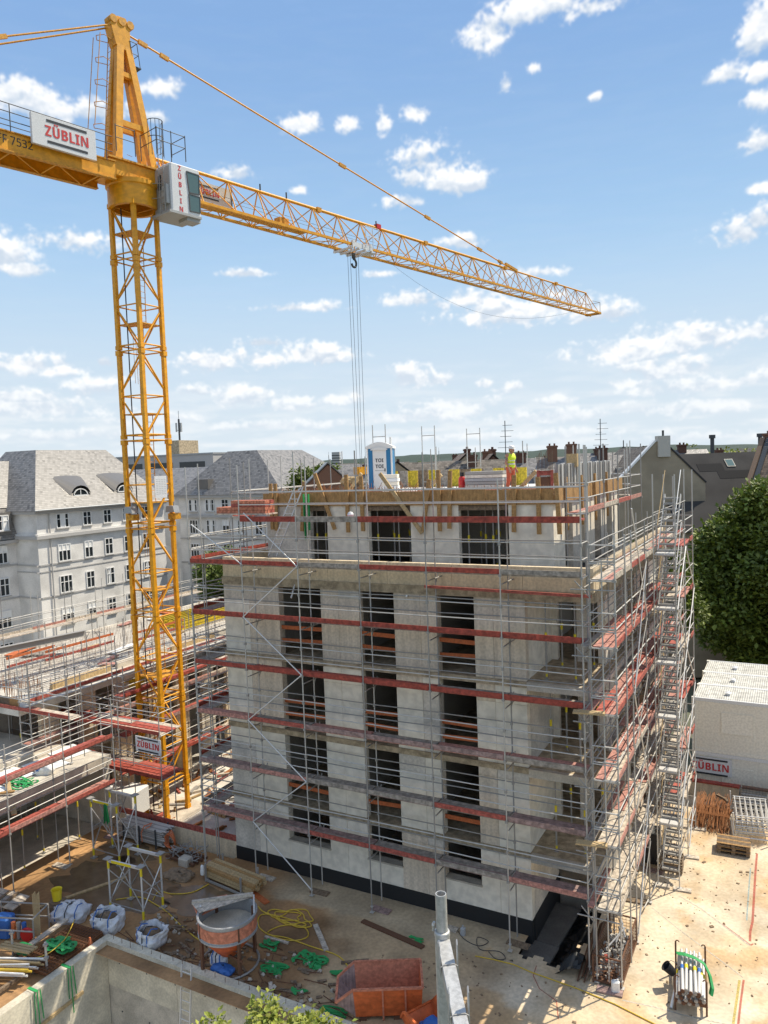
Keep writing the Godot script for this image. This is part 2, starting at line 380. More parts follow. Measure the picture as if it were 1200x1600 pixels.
# ---------------------------------------------------------------- sky
var cn := FastNoiseLite.new()
func sky_rows(w: int, x0: int, x1: int, y0: int, y1: int, im: Image, ox: int, oy: int) -> void:
	# w: width of the whole panorama; paints the columns x0..x1 and rows y0..y1 of it
	var nx := x1 - x0
	var ny := y1 - y0
	var dens := PackedFloat32Array(); dens.resize(nx * ny); dens.fill(-2.0)
	var rel := PackedFloat32Array(); rel.resize(nx * ny)
	var deg := w / 360.0
	for b in clouds:
		var cx: float = b[0] * deg
		var cy: float = (90.0 - b[1]) * deg
		var rx: float = b[2] * deg / cos(deg_to_rad(b[1])) * 2.4
		var ry: float = b[3] * deg * 2.4
		for turn in [-w, 0, w]:
			for j in range(maxi(y0, int(cy - ry)), mini(y1, int(cy + ry) + 1)):
				for i in range(maxi(x0, int(cx + turn - rx)), mini(x1, int(cx + turn + rx) + 1)):
					var dx = (i - cx - turn) / rx * 1.9
					var dy := (cy - j) / ry * 1.9
					if dy < 0.0: dy *= 1.35
					var d := 1.0 - sqrt(dx * dx + dy * dy)
					var k := (j - y0) * nx + i - x0
					if d > dens[k]:
						rel[k] = dy
						dens[k] = d
	for j in ny:
		var v := PI * (y0 + j + 0.5) / (w / 2)
		var y := cos(v)
		var el := 90.0 - rad_to_deg(v)
		var t := clampf(el / 30.0, 0.0, 1.0)
		var base := Color(0.66, 0.75, 0.82).lerp(Color(0.385, 0.59, 0.82), smoothstep(0.0, 0.62, t)).lerp(Color(0.235, 0.405, 0.70), smoothstep(0.35, 1.0, t))
		if el > 30.0: base = base.lerp(Color(0.12, 0.26, 0.58), clampf((el - 30.0) / 60.0, 0.0, 1.0))
		var low := 1.0 - smoothstep(1.0, 8.5, el)
		for i in nx:
			var u := TAU * (x0 + i + 0.5) / w
			var k := j * nx + i
			var c := base
			var p := Vector3(sin(u) * sin(v), y, -cos(u) * sin(v))
			var far := 1.0 / maxf(p.y + 0.07, 0.05)
			if el > -1.0:
				# thin veil: broad haze low down, faint wisps higher up
				var h := cn.get_noise_3d(p.x * 300, p.y * 1900, p.z * 300) * 0.5 + 0.5
				c = c.lerp(Color(0.80, 0.845, 0.88), (low * 0.85 + 0.025) * smoothstep(0.36, 0.78, h))
			if dens[k] > -1.1:
				var fr := 430.0
				var wx := cn.get_noise_3d(p.x * 900 + 70, p.y * 900, p.z * 900) * 0.012
				var a := cn.get_noise_3d((p.x + wx) * fr, p.y * fr * 1.5, (p.z - wx) * fr)
				var b := cn.get_noise_3d(p.x * fr * 3.1 + 50, (p.y + wx) * fr * 4.4, p.z * fr * 3.1)
				var e := cn.get_noise_3d(p.x * fr * 8.0 - 20, p.y * fr * 10.0, p.z * fr * 8.0)
				var d := dens[k] + a * 0.75 + b * 0.55 + e * 0.28
				var al := smoothstep(-0.30, 0.62, d)
				al = al * al * (1.6 - 0.6 * al)
				if al > 0.004:
					var top := cn.get_noise_3d((p.x + wx) * fr, (p.y + 0.009) * fr * 1.5, (p.z - wx) * fr)
					var sh := clampf(0.50 + rel[k] * 0.55 + (a - top) * 1.5 + b * 0.55 + e * 0.2, 0.0, 1.0)
					var cc := Color(0.60, 0.68, 0.78).lerp(Color(0.985, 0.985, 0.98), sh)
					cc = cc.lerp(Color(0.80, 0.85, 0.89), low * 0.4)
					c = c.lerp(cc, al * (0.95 - low * 0.3))
			im.set_pixel(ox + i, oy + j, c.linear_to_srgb())
	return
var clouds := []
func sky_texture() -> ImageTexture:
	cn.seed = 21
	cn.noise_type = FastNoiseLite.TYPE_SIMPLEX
	cn.frequency = 0.03
	cn.fractal_octaves = 5
	cn.fractal_gain = 0.55
	clouds = CLOUDS.duplicate()
	var r := RandomNumberGenerator.new()
	r.seed = 77
	while clouds.size() < 950:  # the same kind of sky all round
		var az := r.randf_range(8.0, 297.0)
		var el := 4.0 + 62.0 * pow(r.randf(), 1.7)
		var s := r.randf_range(0.7, 3.6) * (0.6 + el / 40.0)
		for m in r.randi_range(1, 4):
			clouds.append([az + r.randf_range(-1.0, 1.0) * s * 1.5, el + r.randf_range(-0.3, 0.3) * s, s * r.randf_range(0.7, 1.5), s * r.randf_range(0.3, 0.6)])
	var small := Image.create(1024, 512, false, Image.FORMAT_RGB8)
	sky_rows(1024, 0, 1024, 0, 262, small, 0, 0)
	small.resize(4096, 2048, Image.INTERPOLATE_CUBIC)
	var x0 := int(4096 * (300.0 / 360.0))
	var fine := Image.create(4096 - x0, 720, false, Image.FORMAT_RGB8)
	sky_rows(4096, x0, 4096, 316, 1036, fine, 0, 0)
	small.blit_rect(fine, Rect2i(0, 0, 4096 - x0, 720), Vector2i(x0, 316))
	var right := Image.create(100, 720, false, Image.FORMAT_RGB8)
	sky_rows(4096, 0, 100, 316, 1036, right, 0, 0)
	small.blit_rect(right, Rect2i(0, 0, 100, 720), Vector2i(0, 316))
	return ImageTexture.create_from_image(small)

func _ready() -> void:
	# camera, sky, sun, exposure
	var cam := Camera3D.new()
	cam.name = "camera"
	cam.fov = 67.29
	cam.near = 0.1
	cam.far = 20000.0
	cam.position = Vector3(0, 16, 0)
	cam.rotation = Vector3(-0.062622, 0.494186, -0.036583)
	add_child(cam)
	cam.current = true
	var env := Environment.new()
	env.background_mode = Environment.BG_SKY
	var sm := PanoramaSkyMaterial.new()
	sm.panorama = sky_texture()
	sm.energy_multiplier = 0.74
	env.sky = Sky.new()
	env.sky.sky_material = sm
	env.tonemap_mode = Environment.TONE_MAPPER_LINEAR
	env.tonemap_exposure = 1.5
	env.ssao_enabled = true
	env.ssil_enabled = true
	env.sdfgi_enabled = true
	var we := WorldEnvironment.new()
	we.name = "world_environment"
	we.environment = env
	add_child(we)
	var sun := DirectionalLight3D.new()
	sun.name = "sun"
	sun.basis = Basis.looking_at(-Vector3(0.40, 1.0, -0.56).normalized(), Vector3.UP)
	sun.light_color = Color(1.0, 0.955, 0.87)
	sun.light_energy = 1.3
	sun.light_angular_distance = 0.5
	sun.shadow_enabled = true
	add_child(sun)
	rng.seed = 5
	var ub := Bat.new(); ub.box(Vector3.ZERO, Vector3.ONE); unit_box = ub.mesh()
	var ut := Bat.new(); ut.tube(Vector3.ZERO, Vector3.UP, 1.0, 7); unit_tube = ut.mesh()
	materials()
	ground()
	main_building()
	scaffolds()
	crane()
	low_building()
	town()
	trees()
	roof_things()
	yard_right()
	yard_left()
	foreground()

# ---------------------------------------------------------------- ground
func ground() -> void:
	var b := Bat.new()
	b.quad(Vector3(-9000, -4.2, 9000), Vector3(9000, -4.2, 9000), Vector3(9000, -4.2, -9000), Vector3(-9000, -4.2, -9000))
	structure("terrain", b, "terrain", "flat green and grey ground stretching away to the hills")
	# the yard: one sheet of cells, tinted by what lies on the concrete
	var f := FastNoiseLite.new(); f.seed = 31; f.frequency = 0.16; f.fractal_octaves = 5
	var f2 := FastNoiseLite.new(); f2.seed = 8; f2.frequency = 0.55; f2.fractal_octaves = 4
	var y := Bat.new()
	y.colored = true
	var step := 0.16
	var tint := func(x: float, z: float) -> Color:
		var k := f.get_noise_2d(x, z)
		var k2 := f2.get_noise_2d(x, z)
		var c := Color(1.0, 1.0, 1.0).lerp(Color(0.84, 0.72, 0.56), clampf(0.25 + k * 1.1 + k2 * 0.5, 0, 1))
		var dusty := smoothstep(-7.2, -10.5, x + k * 2.0)
		c = c.lerp(Color(0.82, 0.69, 0.54) * (0.94 + 0.3 * k2 + 0.2 * k), dusty)
		var strip := smoothstep(-22.15, -22.5, z + k2 * 0.5) * smoothstep(-6.8, -8.0, x)
		c = c.lerp(Color(0.74, 0.69, 0.61) * (0.95 + 0.25 * k2), strip * 0.85)
		var brown := smoothstep(-13.4, -14.9, x + k * 3.2 + k2 * 0.8 - (z + 20.0) * 0.55) * (1.0 - strip * smoothstep(-18.6, -16.6, x))
		c = c.lerp(Color(0.52, 0.35, 0.215) * (1.0 + 0.55 * k + 0.4 * k2), brown)
		var ochre := smoothstep(-20.0, -22.5, x + k * 2.0)
		c = c.lerp(Color(0.66, 0.44, 0.25) * (1.0 + 0.4 * k + 0.2 * k2), ochre * 0.75)
		# tyre tracks and drying stains on the bright part
		if x > -9.0:
			var tr := absf(x + 3.1 + 0.35 * sin(z * 0.35) + 0.1 * k)
			tr = minf(tr, absf(tr - 1.75))
			c = c.lerp(Color(0.74, 0.60, 0.44), 0.5 * (1.0 - smoothstep(0.08, 0.26, tr)) * clampf(0.6 + k2 * 2.0, 0, 1))
			c = c.lerp(Color(0.80, 0.60, 0.38), 0.6 * smoothstep(0.16, 0.34, f.get_noise_2d(x * 2.2 + 90.0, z * 2.2)))
		c.a = 1.0
		return c
	var nx := int(32.0 / step); var nz := int(24.0 / step)
	var grid := []
	for i in nx + 1:
		var col := []
		for j in nz + 1:
			col.append(tint.call(-28.0 + i * step, -41.0 + j * step))
		grid.append(col)
	for i in nx:
		for j in nz:
			var x := -28.0 + i * step; var z := -41.0 + j * step
			if x > -8.15 and x < -6.25 + 0.16 * sin(z * 5.0) and z > -27.0 and z < -23.0 + 0.14 * sin(x * 7.0): continue
			if x < -20.5 and z < -24.0: continue
			if x > -20.3 and x < -8.3 and z < -24.4: continue
			var q := [Vector3(x, 0, z + step), Vector3(x + step, 0, z + step), Vector3(x + step, 0, z), Vector3(x, 0, z)]
			var cs := [grid[i][j + 1], grid[i + 1][j + 1], grid[i + 1][j], grid[i][j]]
			for m in [0, 2, 1, 0, 3, 2]:
				y.col = cs[m]
				y.vert(q[m], Vector3.UP)
	for i in int(7.2 / step):
		for j in int(11.0 / step):
			var x := -28.0 + i * step; var z := -17.0 + j * step
			var q := [Vector3(x, 0, z + step), Vector3(x + step, 0, z + step), Vector3(x + step, 0, z), Vector3(x, 0, z)]
			for m in [0, 2, 1, 0, 3, 2]:
				y.col = tint.call(q[m].x, q[m].z)
				y.vert(q[m], Vector3.UP)
	structure("yard_ground", y, "yard", "beige concrete site yard, dusty and stained brown towards the left")
	var s := Bat.new()
	s.span(Vector3(-28, -4.3, -6), Vector3(-21.1, -0.1, -24.0))
	s.span(Vector3(-21.1, -4.3, -17.6), Vector3(-8.2, -0.1, -24.0))
	s.span(Vector3(-6.0, -4.3, -17.6), Vector3(4, -0.1, -41))
	s.span(Vector3(-8.3, -4.3, -17.6), Vector3(-5.9, -0.1, -22.7))
	s.span(Vector3(-8.3, -4.3, -22.6), Vector3(-5.9, -0.9, -27.3))
	structure("yard_base", s, "earth", "packed earth below the yard slab")
	var pit := Bat.new()
	pit.span(Vector3(-20.7, -4.25, -17.4), Vector3(-7.0, -4.1, -3.0))
	structure("pit_floor", pit, "concrete", "pale concrete floor of the open basement pit")
	var court := Bat.new()
	court.span(Vector3(-60, -4.25, -24.1), Vector3(-20.5, -1.6, -48))
	structure("court_ground", court, "slab_pale", "pale dusty floor of the sunken court around the crane foot")
	for p in [[-23.6, -20.3, 2.7, 1.7, 3, "wide brown puddle on the yard beside the shoring towers"], [-19.2, -20.9, 1.9, 1.0, 9, "brown puddle on the yard behind the concrete hopper"], [-24.9, -22.3, 1.5, 0.8, 15, "brown puddle in the shade at the edge of the low building"]]:
		var w := Bat.new()
		var c := Vector3(p[0], 0.004, p[1])
		var ring := []
		for k in 48:
			var t := TAU * k / 48
			var r: float = 1.0 + 0.55 * f2.get_noise_2d(cos(t) * 2.2 + p[4] * 7.0, sin(t) * 2.2)
			ring.append(c + Vector3(cos(t) * p[2] * r, 0, sin(t) * p[3] * r))
		for k in 48:
			w.tri(c, ring[(k + 1) % 48], ring[k])
		structure("puddle", w, "puddle", p[5])
	# paint on the yard
	var marks := [["mark_red", 0.075, "red painted line along the right edge of the yard", [[-1.45, -32.9], [-1.44, -31.3], [-1.41, -29.6], [-1.38, -27.9], [-1.42, -27.28], [-1.40, -26.71]]],
		["mark_blue", 0.05, "pale blue painted line beside the red one on the yard", [[-1.62, -31.6], [-1.60, -30.0], [-1.56, -27.9]]],
		["mark_white", 0.07, "faded white line running from the stair tower to the red line", [[-3.78, -28.48], [-3.07, -28.04], [-2.29, -27.31], [-1.39, -26.47]]],
		["mark_red", 0.05, "faint red line ending in the blot near the white line", [[-2.29, -27.36], [-1.75, -26.86], [-1.36, -26.5], [-1.3, -26.62]]],
		["mark_white", 0.05, "faint pale line leading to the bundle of steel props", [[-4.56, -27.35], [-3.32, -26.23], [-2.39, -25.46], [-1.70, -24.89], [-1.50, -24.7]]],
		["mark_yellow", 0.07, "yellow painted line at the lower right of the yard", [[-1.58, -24.54], [-1.60, -23.48], [-1.62, -22.5]]],
		["mark_red", 0.06, "red painted line beside the yellow one at the lower right", [[-1.47, -24.6], [-1.49, -23.5], [-1.50, -21.6]]],
		["mark_white", 0.06, "broken white line across the front of the yard", [[-4.57, -22.16], [-3.68, -22.26], [-2.84, -22.28], [-1.70, -22.4]]],
		["mark_red", 0.03, "thin red chalk line in front of the dark trench", [[-7.3, -22.6], [-7.25, -22.1], [-6.9, -21.6], [-6.3, -21.3], [-6.05, -20.6]]]]
	for m in marks:
		var w := Bat.new()
		var pts: Array = m[3]
		for k in pts.size() - 1:
			var a := Vector3(pts[k][0], 0.004 + 0.0006 * k, pts[k][1]); var e := Vector3(pts[k + 1][0], 0.004 + 0.0006 * k, pts[k + 1][1])
			var side = Vector3.UP.cross((e - a).normalized()) * m[1] * 0.5
			w.quad(a + side, e + side, e - side, a - side)
		structure("yard_marking", w, m[0], m[2])

# ---------------------------------------------------------------- the shell
func main_building() -> void:
	var t := thing("apartment_building", "unfinished apartment block of bare concrete wall panels wrapped in scaffolding", "building")
	var mts := ["panel_white", "panel_grey", "panel_warm"]
	var piers := [[-20.4, -17.69], [-15.77, -14.11], [-12.67, -10.98], [-9.62, -7.85]]
	var floors := [[8.7, 11.42], [5.8, 8.5], [2.9, 5.6], [0.55, 2.7]]
	for fl in 4:
		for p in 4:
			var cut: float = [0.52, 0.47, 0.55, 0.44][p] + 0.06 * ((fl * 3 + p) % 3 - 1)
			var xm := lerpf(piers[p][0], piers[p][1], cut)
			var top: float = floors[fl][1] - (0.32 if (fl + p) % 2 else 0.62)
			var cols := [[piers[p][0], xm - 0.006], [xm + 0.006, piers[p][1]]]
			for c in 2:
				for r in 2:
					var y0: float = floors[fl][0] if r == 0 else top + 0.012
					var y1: float = top if r == 0 else floors[fl][1]
					span(t, "wall_panel", Vector3(cols[c][0], y0, -24.3), Vector3(cols[c][1], y1, -24.0 + 0.003 * rng.randi_range(0, 3)), mts[rng.randi_range(0, 2)] if rng.randf() < 0.45 else ("panel_warm" if fl == 0 else "panel_white"))
			span(t, "wall_core", Vector3(piers[p][0] + 0.02, floors[fl][0], -24.29), Vector3(piers[p][1] - 0.02, floors[fl][1], -24.02), "panel_grey")
	for o in [[-17.69, -15.77], [-14.11, -12.67], [-10.98, -9.62]]:
		span(t, "wall_panel", Vector3(o[0], 0.5, -24.28), Vector3(o[1], 1.32, -24.01), "panel_white")
		span(t, "sill", Vector3(o[0] - 0.02, 1.32, -24.3), Vector3(o[1] + 0.02, 1.38, -23.93), "concrete")
		for fl in 3:
			var y0: float = floors[fl][0]
			for h in [0.62, 1.12]:
				var tilt := rng.randf_range(-0.03, 0.03)
				bar(t, "guard_board", Vector3(o[0] - 0.03, y0 + h + tilt, -24.12), Vector3(o[1] + 0.03, y0 + h - tilt, -24.12), 0.035, 0.15, "orange_board")
	for y in [2.9, 5.8, 8.7]:
		span(t, "floor_slab", Vector3(-20.43, y - 0.2, -38.5), Vector3(-5.58, y, -23.92), "slab_band")
		# thicker front beam of the corner balcony
		span(t, "balcony_beam", Vector3(-7.8, y - 0.26, -24.02), Vector3(-5.572, y + 0.012, -23.85), "concrete")
		span(t, "slab_edge", Vector3(-5.6, y - 0.26, -38.45), Vector3(-5.56, y + 0.012, -24.03), "concrete")
	span(t, "roof_slab", Vector3(-20.43, 11.42, -38.5), Vector3(-5.56, 11.72, -23.94), "slab_band")
	# parapet in cast lengths
	var px := [-20.4, -17.9, -15.4, -12.9, -10.4, -7.9, -5.6]
	for k in 6:
		span(t, "parapet", Vector3(px[k] + 0.006, 11.72, -24.2), Vector3(px[k + 1] - 0.006, 12.5, -24.0), "parapet")
	for k in 6:
		span(t, "parapet", Vector3(-5.78, 11.72, -24.22 - k * 2.38 - 2.365), Vector3(-5.6, 12.5, -24.22 - k * 2.38), "parapet")
		span(t, "parapet", Vector3(-20.4, 11.72, -24.22 - k * 2.38 - 2.365), Vector3(-20.2, 12.5, -24.22 - k * 2.38), "parapet")
	span(t, "terrace_felt", Vector3(-20.19, 11.72, -38.4), Vector3(-5.8, 11.74, -24.21), "bitumen")
	span(t, "parapet_felt", Vector3(-20.18, 11.74, -24.22), Vector3(-5.8, 12.3, -24.206), "bitumen")
	# plinth and return wall of the corner
	span(t, "plinth", Vector3(-20.4, -0.9, -24.26), Vector3(-7.87, 0.545, -23.975), "bitumen")
	span(t, "plinth", Vector3(-8.1, -0.9, -27.4), Vector3(-7.84, 0.52, -24.265), "bitumen")
	for fl in 4:
		span(t, "return_wall", Vector3(-8.15, floors[fl][0], -27.3), Vector3(-7.855, floors[fl][1], -24.302), mts[fl % 2])
		# back wall of the corner balcony: door, pier, door
		if fl < 3:
			span(t, "balcony_wall", Vector3(-7.855, floors[fl][0] + 2.2, -27.3), Vector3(-5.95, floors[fl][1], -27.05), "panel_white")
			span(t, "balcony_wall", Vector3(-6.95, floors[fl][0], -27.3), Vector3(-6.55, floors[fl][0] + 2.2, -27.05), "panel_grey")
			span(t, "balcony_wall", Vector3(-7.855, floors[fl][0], -27.3), Vector3(-7.65, floors[fl][0] + 2.2, -27.05), "panel_white")
		var z := -27.3
		for k in 4:
			var z2: float = [-28.6, -31.2, -33.9, -38.4][k]
			var z1: float = [-27.05, -30.0, -32.6, -36.0][k]
			span(t, "side_wall", Vector3(-6.2, floors[fl][0] - (0.5 if fl == 3 else 0.0), z2), Vector3(-5.95, floors[fl][1], z1), mts[(fl + k) % 3])
			z = z2
		for q in [[-7.3, -24.45], [-6.35, -24.5], [-7.2, -26.0], [-6.2, -26.4]]:
			if fl < 3: prop(t, Vector3(q[0] + 0.1 * fl, floors[fl][0], q[1]), floors[fl][1] - floors[fl][0])
		span(t, "left_wall", Vector3(-20.4, floors[fl][0], -38.3), Vector3(-20.12, floors[fl][1], -24.305), mts[(fl + 1) % 3])
		span(t, "back_wall", Vector3(-20.4, floors[fl][0], -38.5), Vector3(-5.6, floors[fl][1], -38.302), "panel_grey")
		# rooms behind the openings
		span(t, "inner_wall", Vector3(-20.1, floors[fl][0] + 0.002, -32.6), Vector3(-6.3, floors[fl][1] - 0.002, -32.4), "inner_wall")
		for x in [-18.6, -15.0, -11.9, -8.6]:
			span(t, "inner_wall", Vector3(x - 0.1, floors[fl][0] + 0.002, -32.39), Vector3(x + 0.1, floors[fl][1] - 0.002, -24.35), "inner_wall")
	span(t, "ground_slab", Vector3(-20.4, -1.0, -38.5), Vector3(-8.2, 0.05, -24.28), "concrete")
	span(t, "ground_slab", Vector3(-8.2, -1.0, -38.5), Vector3(-5.98, 0.05, -27.32), "concrete")
	# penthouse
	var pp := [[-19.6, -17.44], [-16.61, -14.72], [-12.88, -10.92], [-9.01, -7.4]]
	for k in 4:
		span(t, "penthouse_wall", Vector3(pp[k][0], 11.74, -26.25), Vector3(pp[k][1], 14.4, -26.0), ["panel_grey", "panel_white", "panel_white", "panel_white"][k])
		span(t, "wall_felt", Vector3(pp[k][0] + 0.01, 11.74, -25.996), Vector3(pp[k][1] - 0.01, 12.12, -25.985), "bitumen")
	for k in 5:
		span(t, "penthouse_wall", Vector3(-7.65, 11.74, -26.26 - k * 2.3 - 1.2), Vector3(-7.4, 14.4, -26.26 - k * 2.3), mts[k % 2])
		span(t, "penthouse_wall", Vector3(-19.6, 11.74, -26.26 - k * 2.3 - 2.29), Vector3(-19.36, 14.4, -26.26 - k * 2.3), mts[k % 2])
	span(t, "penthouse_wall", Vector3(-19.35, 11.74, -37.6), Vector3(-7.66, 14.4, -37.35), "panel_grey")
	span(t, "inner_wall", Vector3(-19.3, 11.75, -31.6), Vector3(-7.8, 14.38, -31.4), "inner_wall")
	span(t, "penthouse_slab", Vector3(-19.55, 14.4, -37.6), Vector3(-7.45, 14.72, -26.03), "sheet_white")
	for o in [[-17.44, -16.61], [-14.72, -12.88], [-10.92, -9.01]]:
		span(t, "lintel_board", Vector3(o[0], 14.2, -26.2), Vector3(o[1], 14.38, -26.02), "timber_old")
		for k in 4:
			prop(t, Vector3(lerpf(o[0], o[1], (k + 0.5) / 4.0), 11.74, -26.35 - 0.5 * (k % 2)), 2.62)
		for k in 5:
			prop(t, Vector3(lerpf(o[0], o[1], (k + 0.3) / 5.0), 11.74, -27.9 - 0.7 * (k % 2)), 2.62)
	# edge formwork of the penthouse roof: boards and strongbacks
	var ex := -19.7
	for k in 5:
		var e := ex + 2.47
		span(t, "edge_board", Vector3(ex + 0.01, 14.4, -25.99), Vector3(e - 0.01, 14.93 + 0.02 * (k % 2), -25.94), "timber")
		ex = e
	for k in 5:
		span(t, "edge_board", Vector3(-7.36, 14.4, -26.0 - k * 2.3 - 2.28), Vector3(-7.31, 14.93, -26.0 - k * 2.3), "timber")
	for p in [[-19.22, 0.0], [-19.0, 0.02], [-17.65, 0.1], [-16.6, -0.42], [-15.56, 0.0], [-14.89, 0.0], [-13.2, -0.85], [-12.15, 0.16], [-11.62, 0.0], [-11.19, 0.05], [-8.75, 0.03], [-7.87, 0.0], [-7.2, -0.05]]:
		var a := Vector3(p[0] - p[1], 13.45 + rng.randf_range(-0.1, 0.1), -25.86); var e := Vector3(p[0] + p[1], 15.5 + rng.randf_range(-0.15, 0.25), -25.86)
		if p[0] > -7.0 or p[0] < -18.9: e.y -= 0.1
		bar(t, "strongback", a, e, 0.07, 0.15, "timber" if rng.randf() < 0.7 else "timber_pale", Vector3.RIGHT)
	for k in 4:
		bar(t, "strongback", Vector3(-7.22, 13.4, -27.2 - k * 2.2), Vector3(-7.25, 15.3, -27.2 - k * 2.2), 0.07, 0.14, "timber", Vector3(0, 0, 1))
	# small things fixed to the wall: two anchor tubes
	tube(t, "anchor_tube", Vector3(-16.9, 11.55, -24.0), Vector3(-16.75, 11.1, -23.5), 0.035, "alu")
	tube(t, "anchor_tube", Vector3(-12.1, 11.3, -24.0), Vector3(-11.9, 11.42, -23.5), 0.035, "alu")

func prop(par: Node, at: Vector3, h: float) -> void:
	var b := Bat.new()
	b.tube(at, at + Vector3(0, h * 0.55, 0), 0.032, 6)
	b.tube(at + Vector3(0, h * 0.55, 0), at + Vector3(0, h, 0), 0.024, 6)
	b.box(at + Vector3(0, 0.006, 0), Vector3(0.14, 0.012, 0.14))
	b.box(at + Vector3(0, h - 0.006, 0), Vector3(0.14, 0.012, 0.14))
	var o := bat(par, "steel_prop", b, "steel_old")
	var c := Bat.new()
	c.tube(at + Vector3(0, h * 0.50, 0), at + Vector3(0, h * 0.58, 0), 0.042, 6)
	c.tube(at + Vector3(0, 0.1, 0), at + Vector3(0, 0.2, 0), 0.036, 6)
	put(o, "collar", c.mesh(), "yellow")

# ---------------------------------------------------------------- scaffolding
func at_axis(axis: String, s: float, off: float, y: float) -> Vector3:
	return Vector3(s, y, off) if axis == "x" else Vector3(off, y, s)
func scaffold(t: Node3D, axis: String, st: Array, inner: float, outer: float, y0: float, levels: Array, tops: float, decks: Array, toes: Array, opt := {}) -> void:
	var n := st.size()
	var side := signf(outer - inner)
	var j := Bat.new()
	for i in n:
		for off in [inner, outer]:
			var top: float = tops + rng.randf_range(-0.25, 0.25)
			if opt.has("lows") and i in opt.lows: top = opt.low
			tube(t, "standard", at_axis(axis, st[i], off, y0 + 0.1), at_axis(axis, st[i], off, top), 0.0242, "steel" if rng.randf() < 0.6 else "steel_old")
			if off == outer or opt.get("both", false):
				var p := at_axis(axis, st[i], off, y0)
				var b := Bat.new()
				b.box(p + Vector3(0, 0.055, 0), Vector3(0.15, 0.012, 0.15))
				b.tube(p + Vector3(0, 0.05, 0), p + Vector3(0, 0.32, 0), 0.019, 6)
				b.tube(p + Vector3(0, 0.24, 0), p + Vector3(0, 0.28, 0), 0.05, 6)
				bat(t, "base_jack", b, "steel")
		if opt.get("soles", false):
			box(t, "sole_board", at_axis(axis, st[i] + rng.randf_range(-0.05, 0.25), (inner + outer) * 0.5 + rng.randf_range(-0.1, 0.1), y0 + 0.03), Vector3(0.75, 0.045, 0.3) if axis == "x" else Vector3(0.75, 0.045, 0.3), ["board_pink", "board_pale", "timber_old"][i % 3], rng.randf_range(-0.12, 0.12))
	for li in levels.size():
		var y: float = levels[li]
		if opt.has("wall"):
			for i in n:
				var wz: float = opt.wall
				tube(t, "wall_tie", at_axis(axis, st[i] + 0.06, outer, y - 0.32), at_axis(axis, st[i] + 0.06, wz, y - 0.32), 0.022, "steel_old")
				tube(t, "console_strut", at_axis(axis, st[i], inner, y - 0.55), at_axis(axis, st[i], lerpf(inner, wz, 0.8), y - 0.07), 0.018, "steel_old")
		for i in n:
			tube(t, "transom", at_axis(axis, st[i], inner, y - 0.06), at_axis(axis, st[i], outer, y - 0.06), 0.024, "steel")
			for off in [inner, outer]:
				j.box(at_axis(axis, st[i], off, y - 0.05), Vector3(0.09, 0.07, 0.09))
				j.box(at_axis(axis, st[i], off, y + 0.95), Vector3(0.075, 0.09, 0.075))
		for i in n - 1:
			if opt.has("skip") and Vector2i(li, i) in opt.skip: continue
			var a: float = st[i] + 0.03 * signf(st[i + 1] - st[i]); var e: float = st[i + 1] - 0.03 * signf(st[i + 1] - st[i])
			var dm: Array = decks[li % decks.size()]
			for k in 2:
				var off := inner + side * (0.05 + 0.16 + 0.325 * k)
				bar(t, "deck_plank", at_axis(axis, a, off, y - 0.03), at_axis(axis, e, off, y - 0.03 + 0.004 * k), 0.31, 0.055, dm[rng.randi() % dm.size()])
			var tm: Array = toes[li % toes.size()]
			bar(t, "toe_board", at_axis(axis, a, outer + side * 0.0, y + 0.075), at_axis(axis, e, outer, y + 0.075), 0.032, 0.16, tm[i % tm.size()])
			for off in [outer, inner] if not opt.get("single", false) else [outer]:
				for h in [0.5, 1.0]:
					var dy := rng.randf_range(-0.015, 0.015)
					var shift: float = 0.03 * side * (1.0 if off == inner else -1.0)
					tube(t, "guard_rail", at_axis(axis, st[i], off + shift, y + h + dy), at_axis(axis, st[i + 1], off + shift, y + h - dy), 0.0205, "steel" if off == outer else "steel_old")
		if opt.get("ends", true):
			for s in [st[0], st[n - 1]]:
				for h in [0.5, 1.0]:
					tube(t, "end_rail", at_axis(axis, s, inner, y + h), at_axis(axis, s, outer, y + h), 0.019, "steel")
	tag(bat(t, "couplers", j, "steel_old"), "grey wedge couplers", "", "", "stuff")
	for br in opt.get("braces", []):
		var a := at_axis(axis, br[0], outer + side * 0.045, br[1])
		tube(t, "brace", a, at_axis(axis, br[2], outer + side * 0.045, br[3]), 0.024, "alu" if br.size() < 5 else "steel_old")

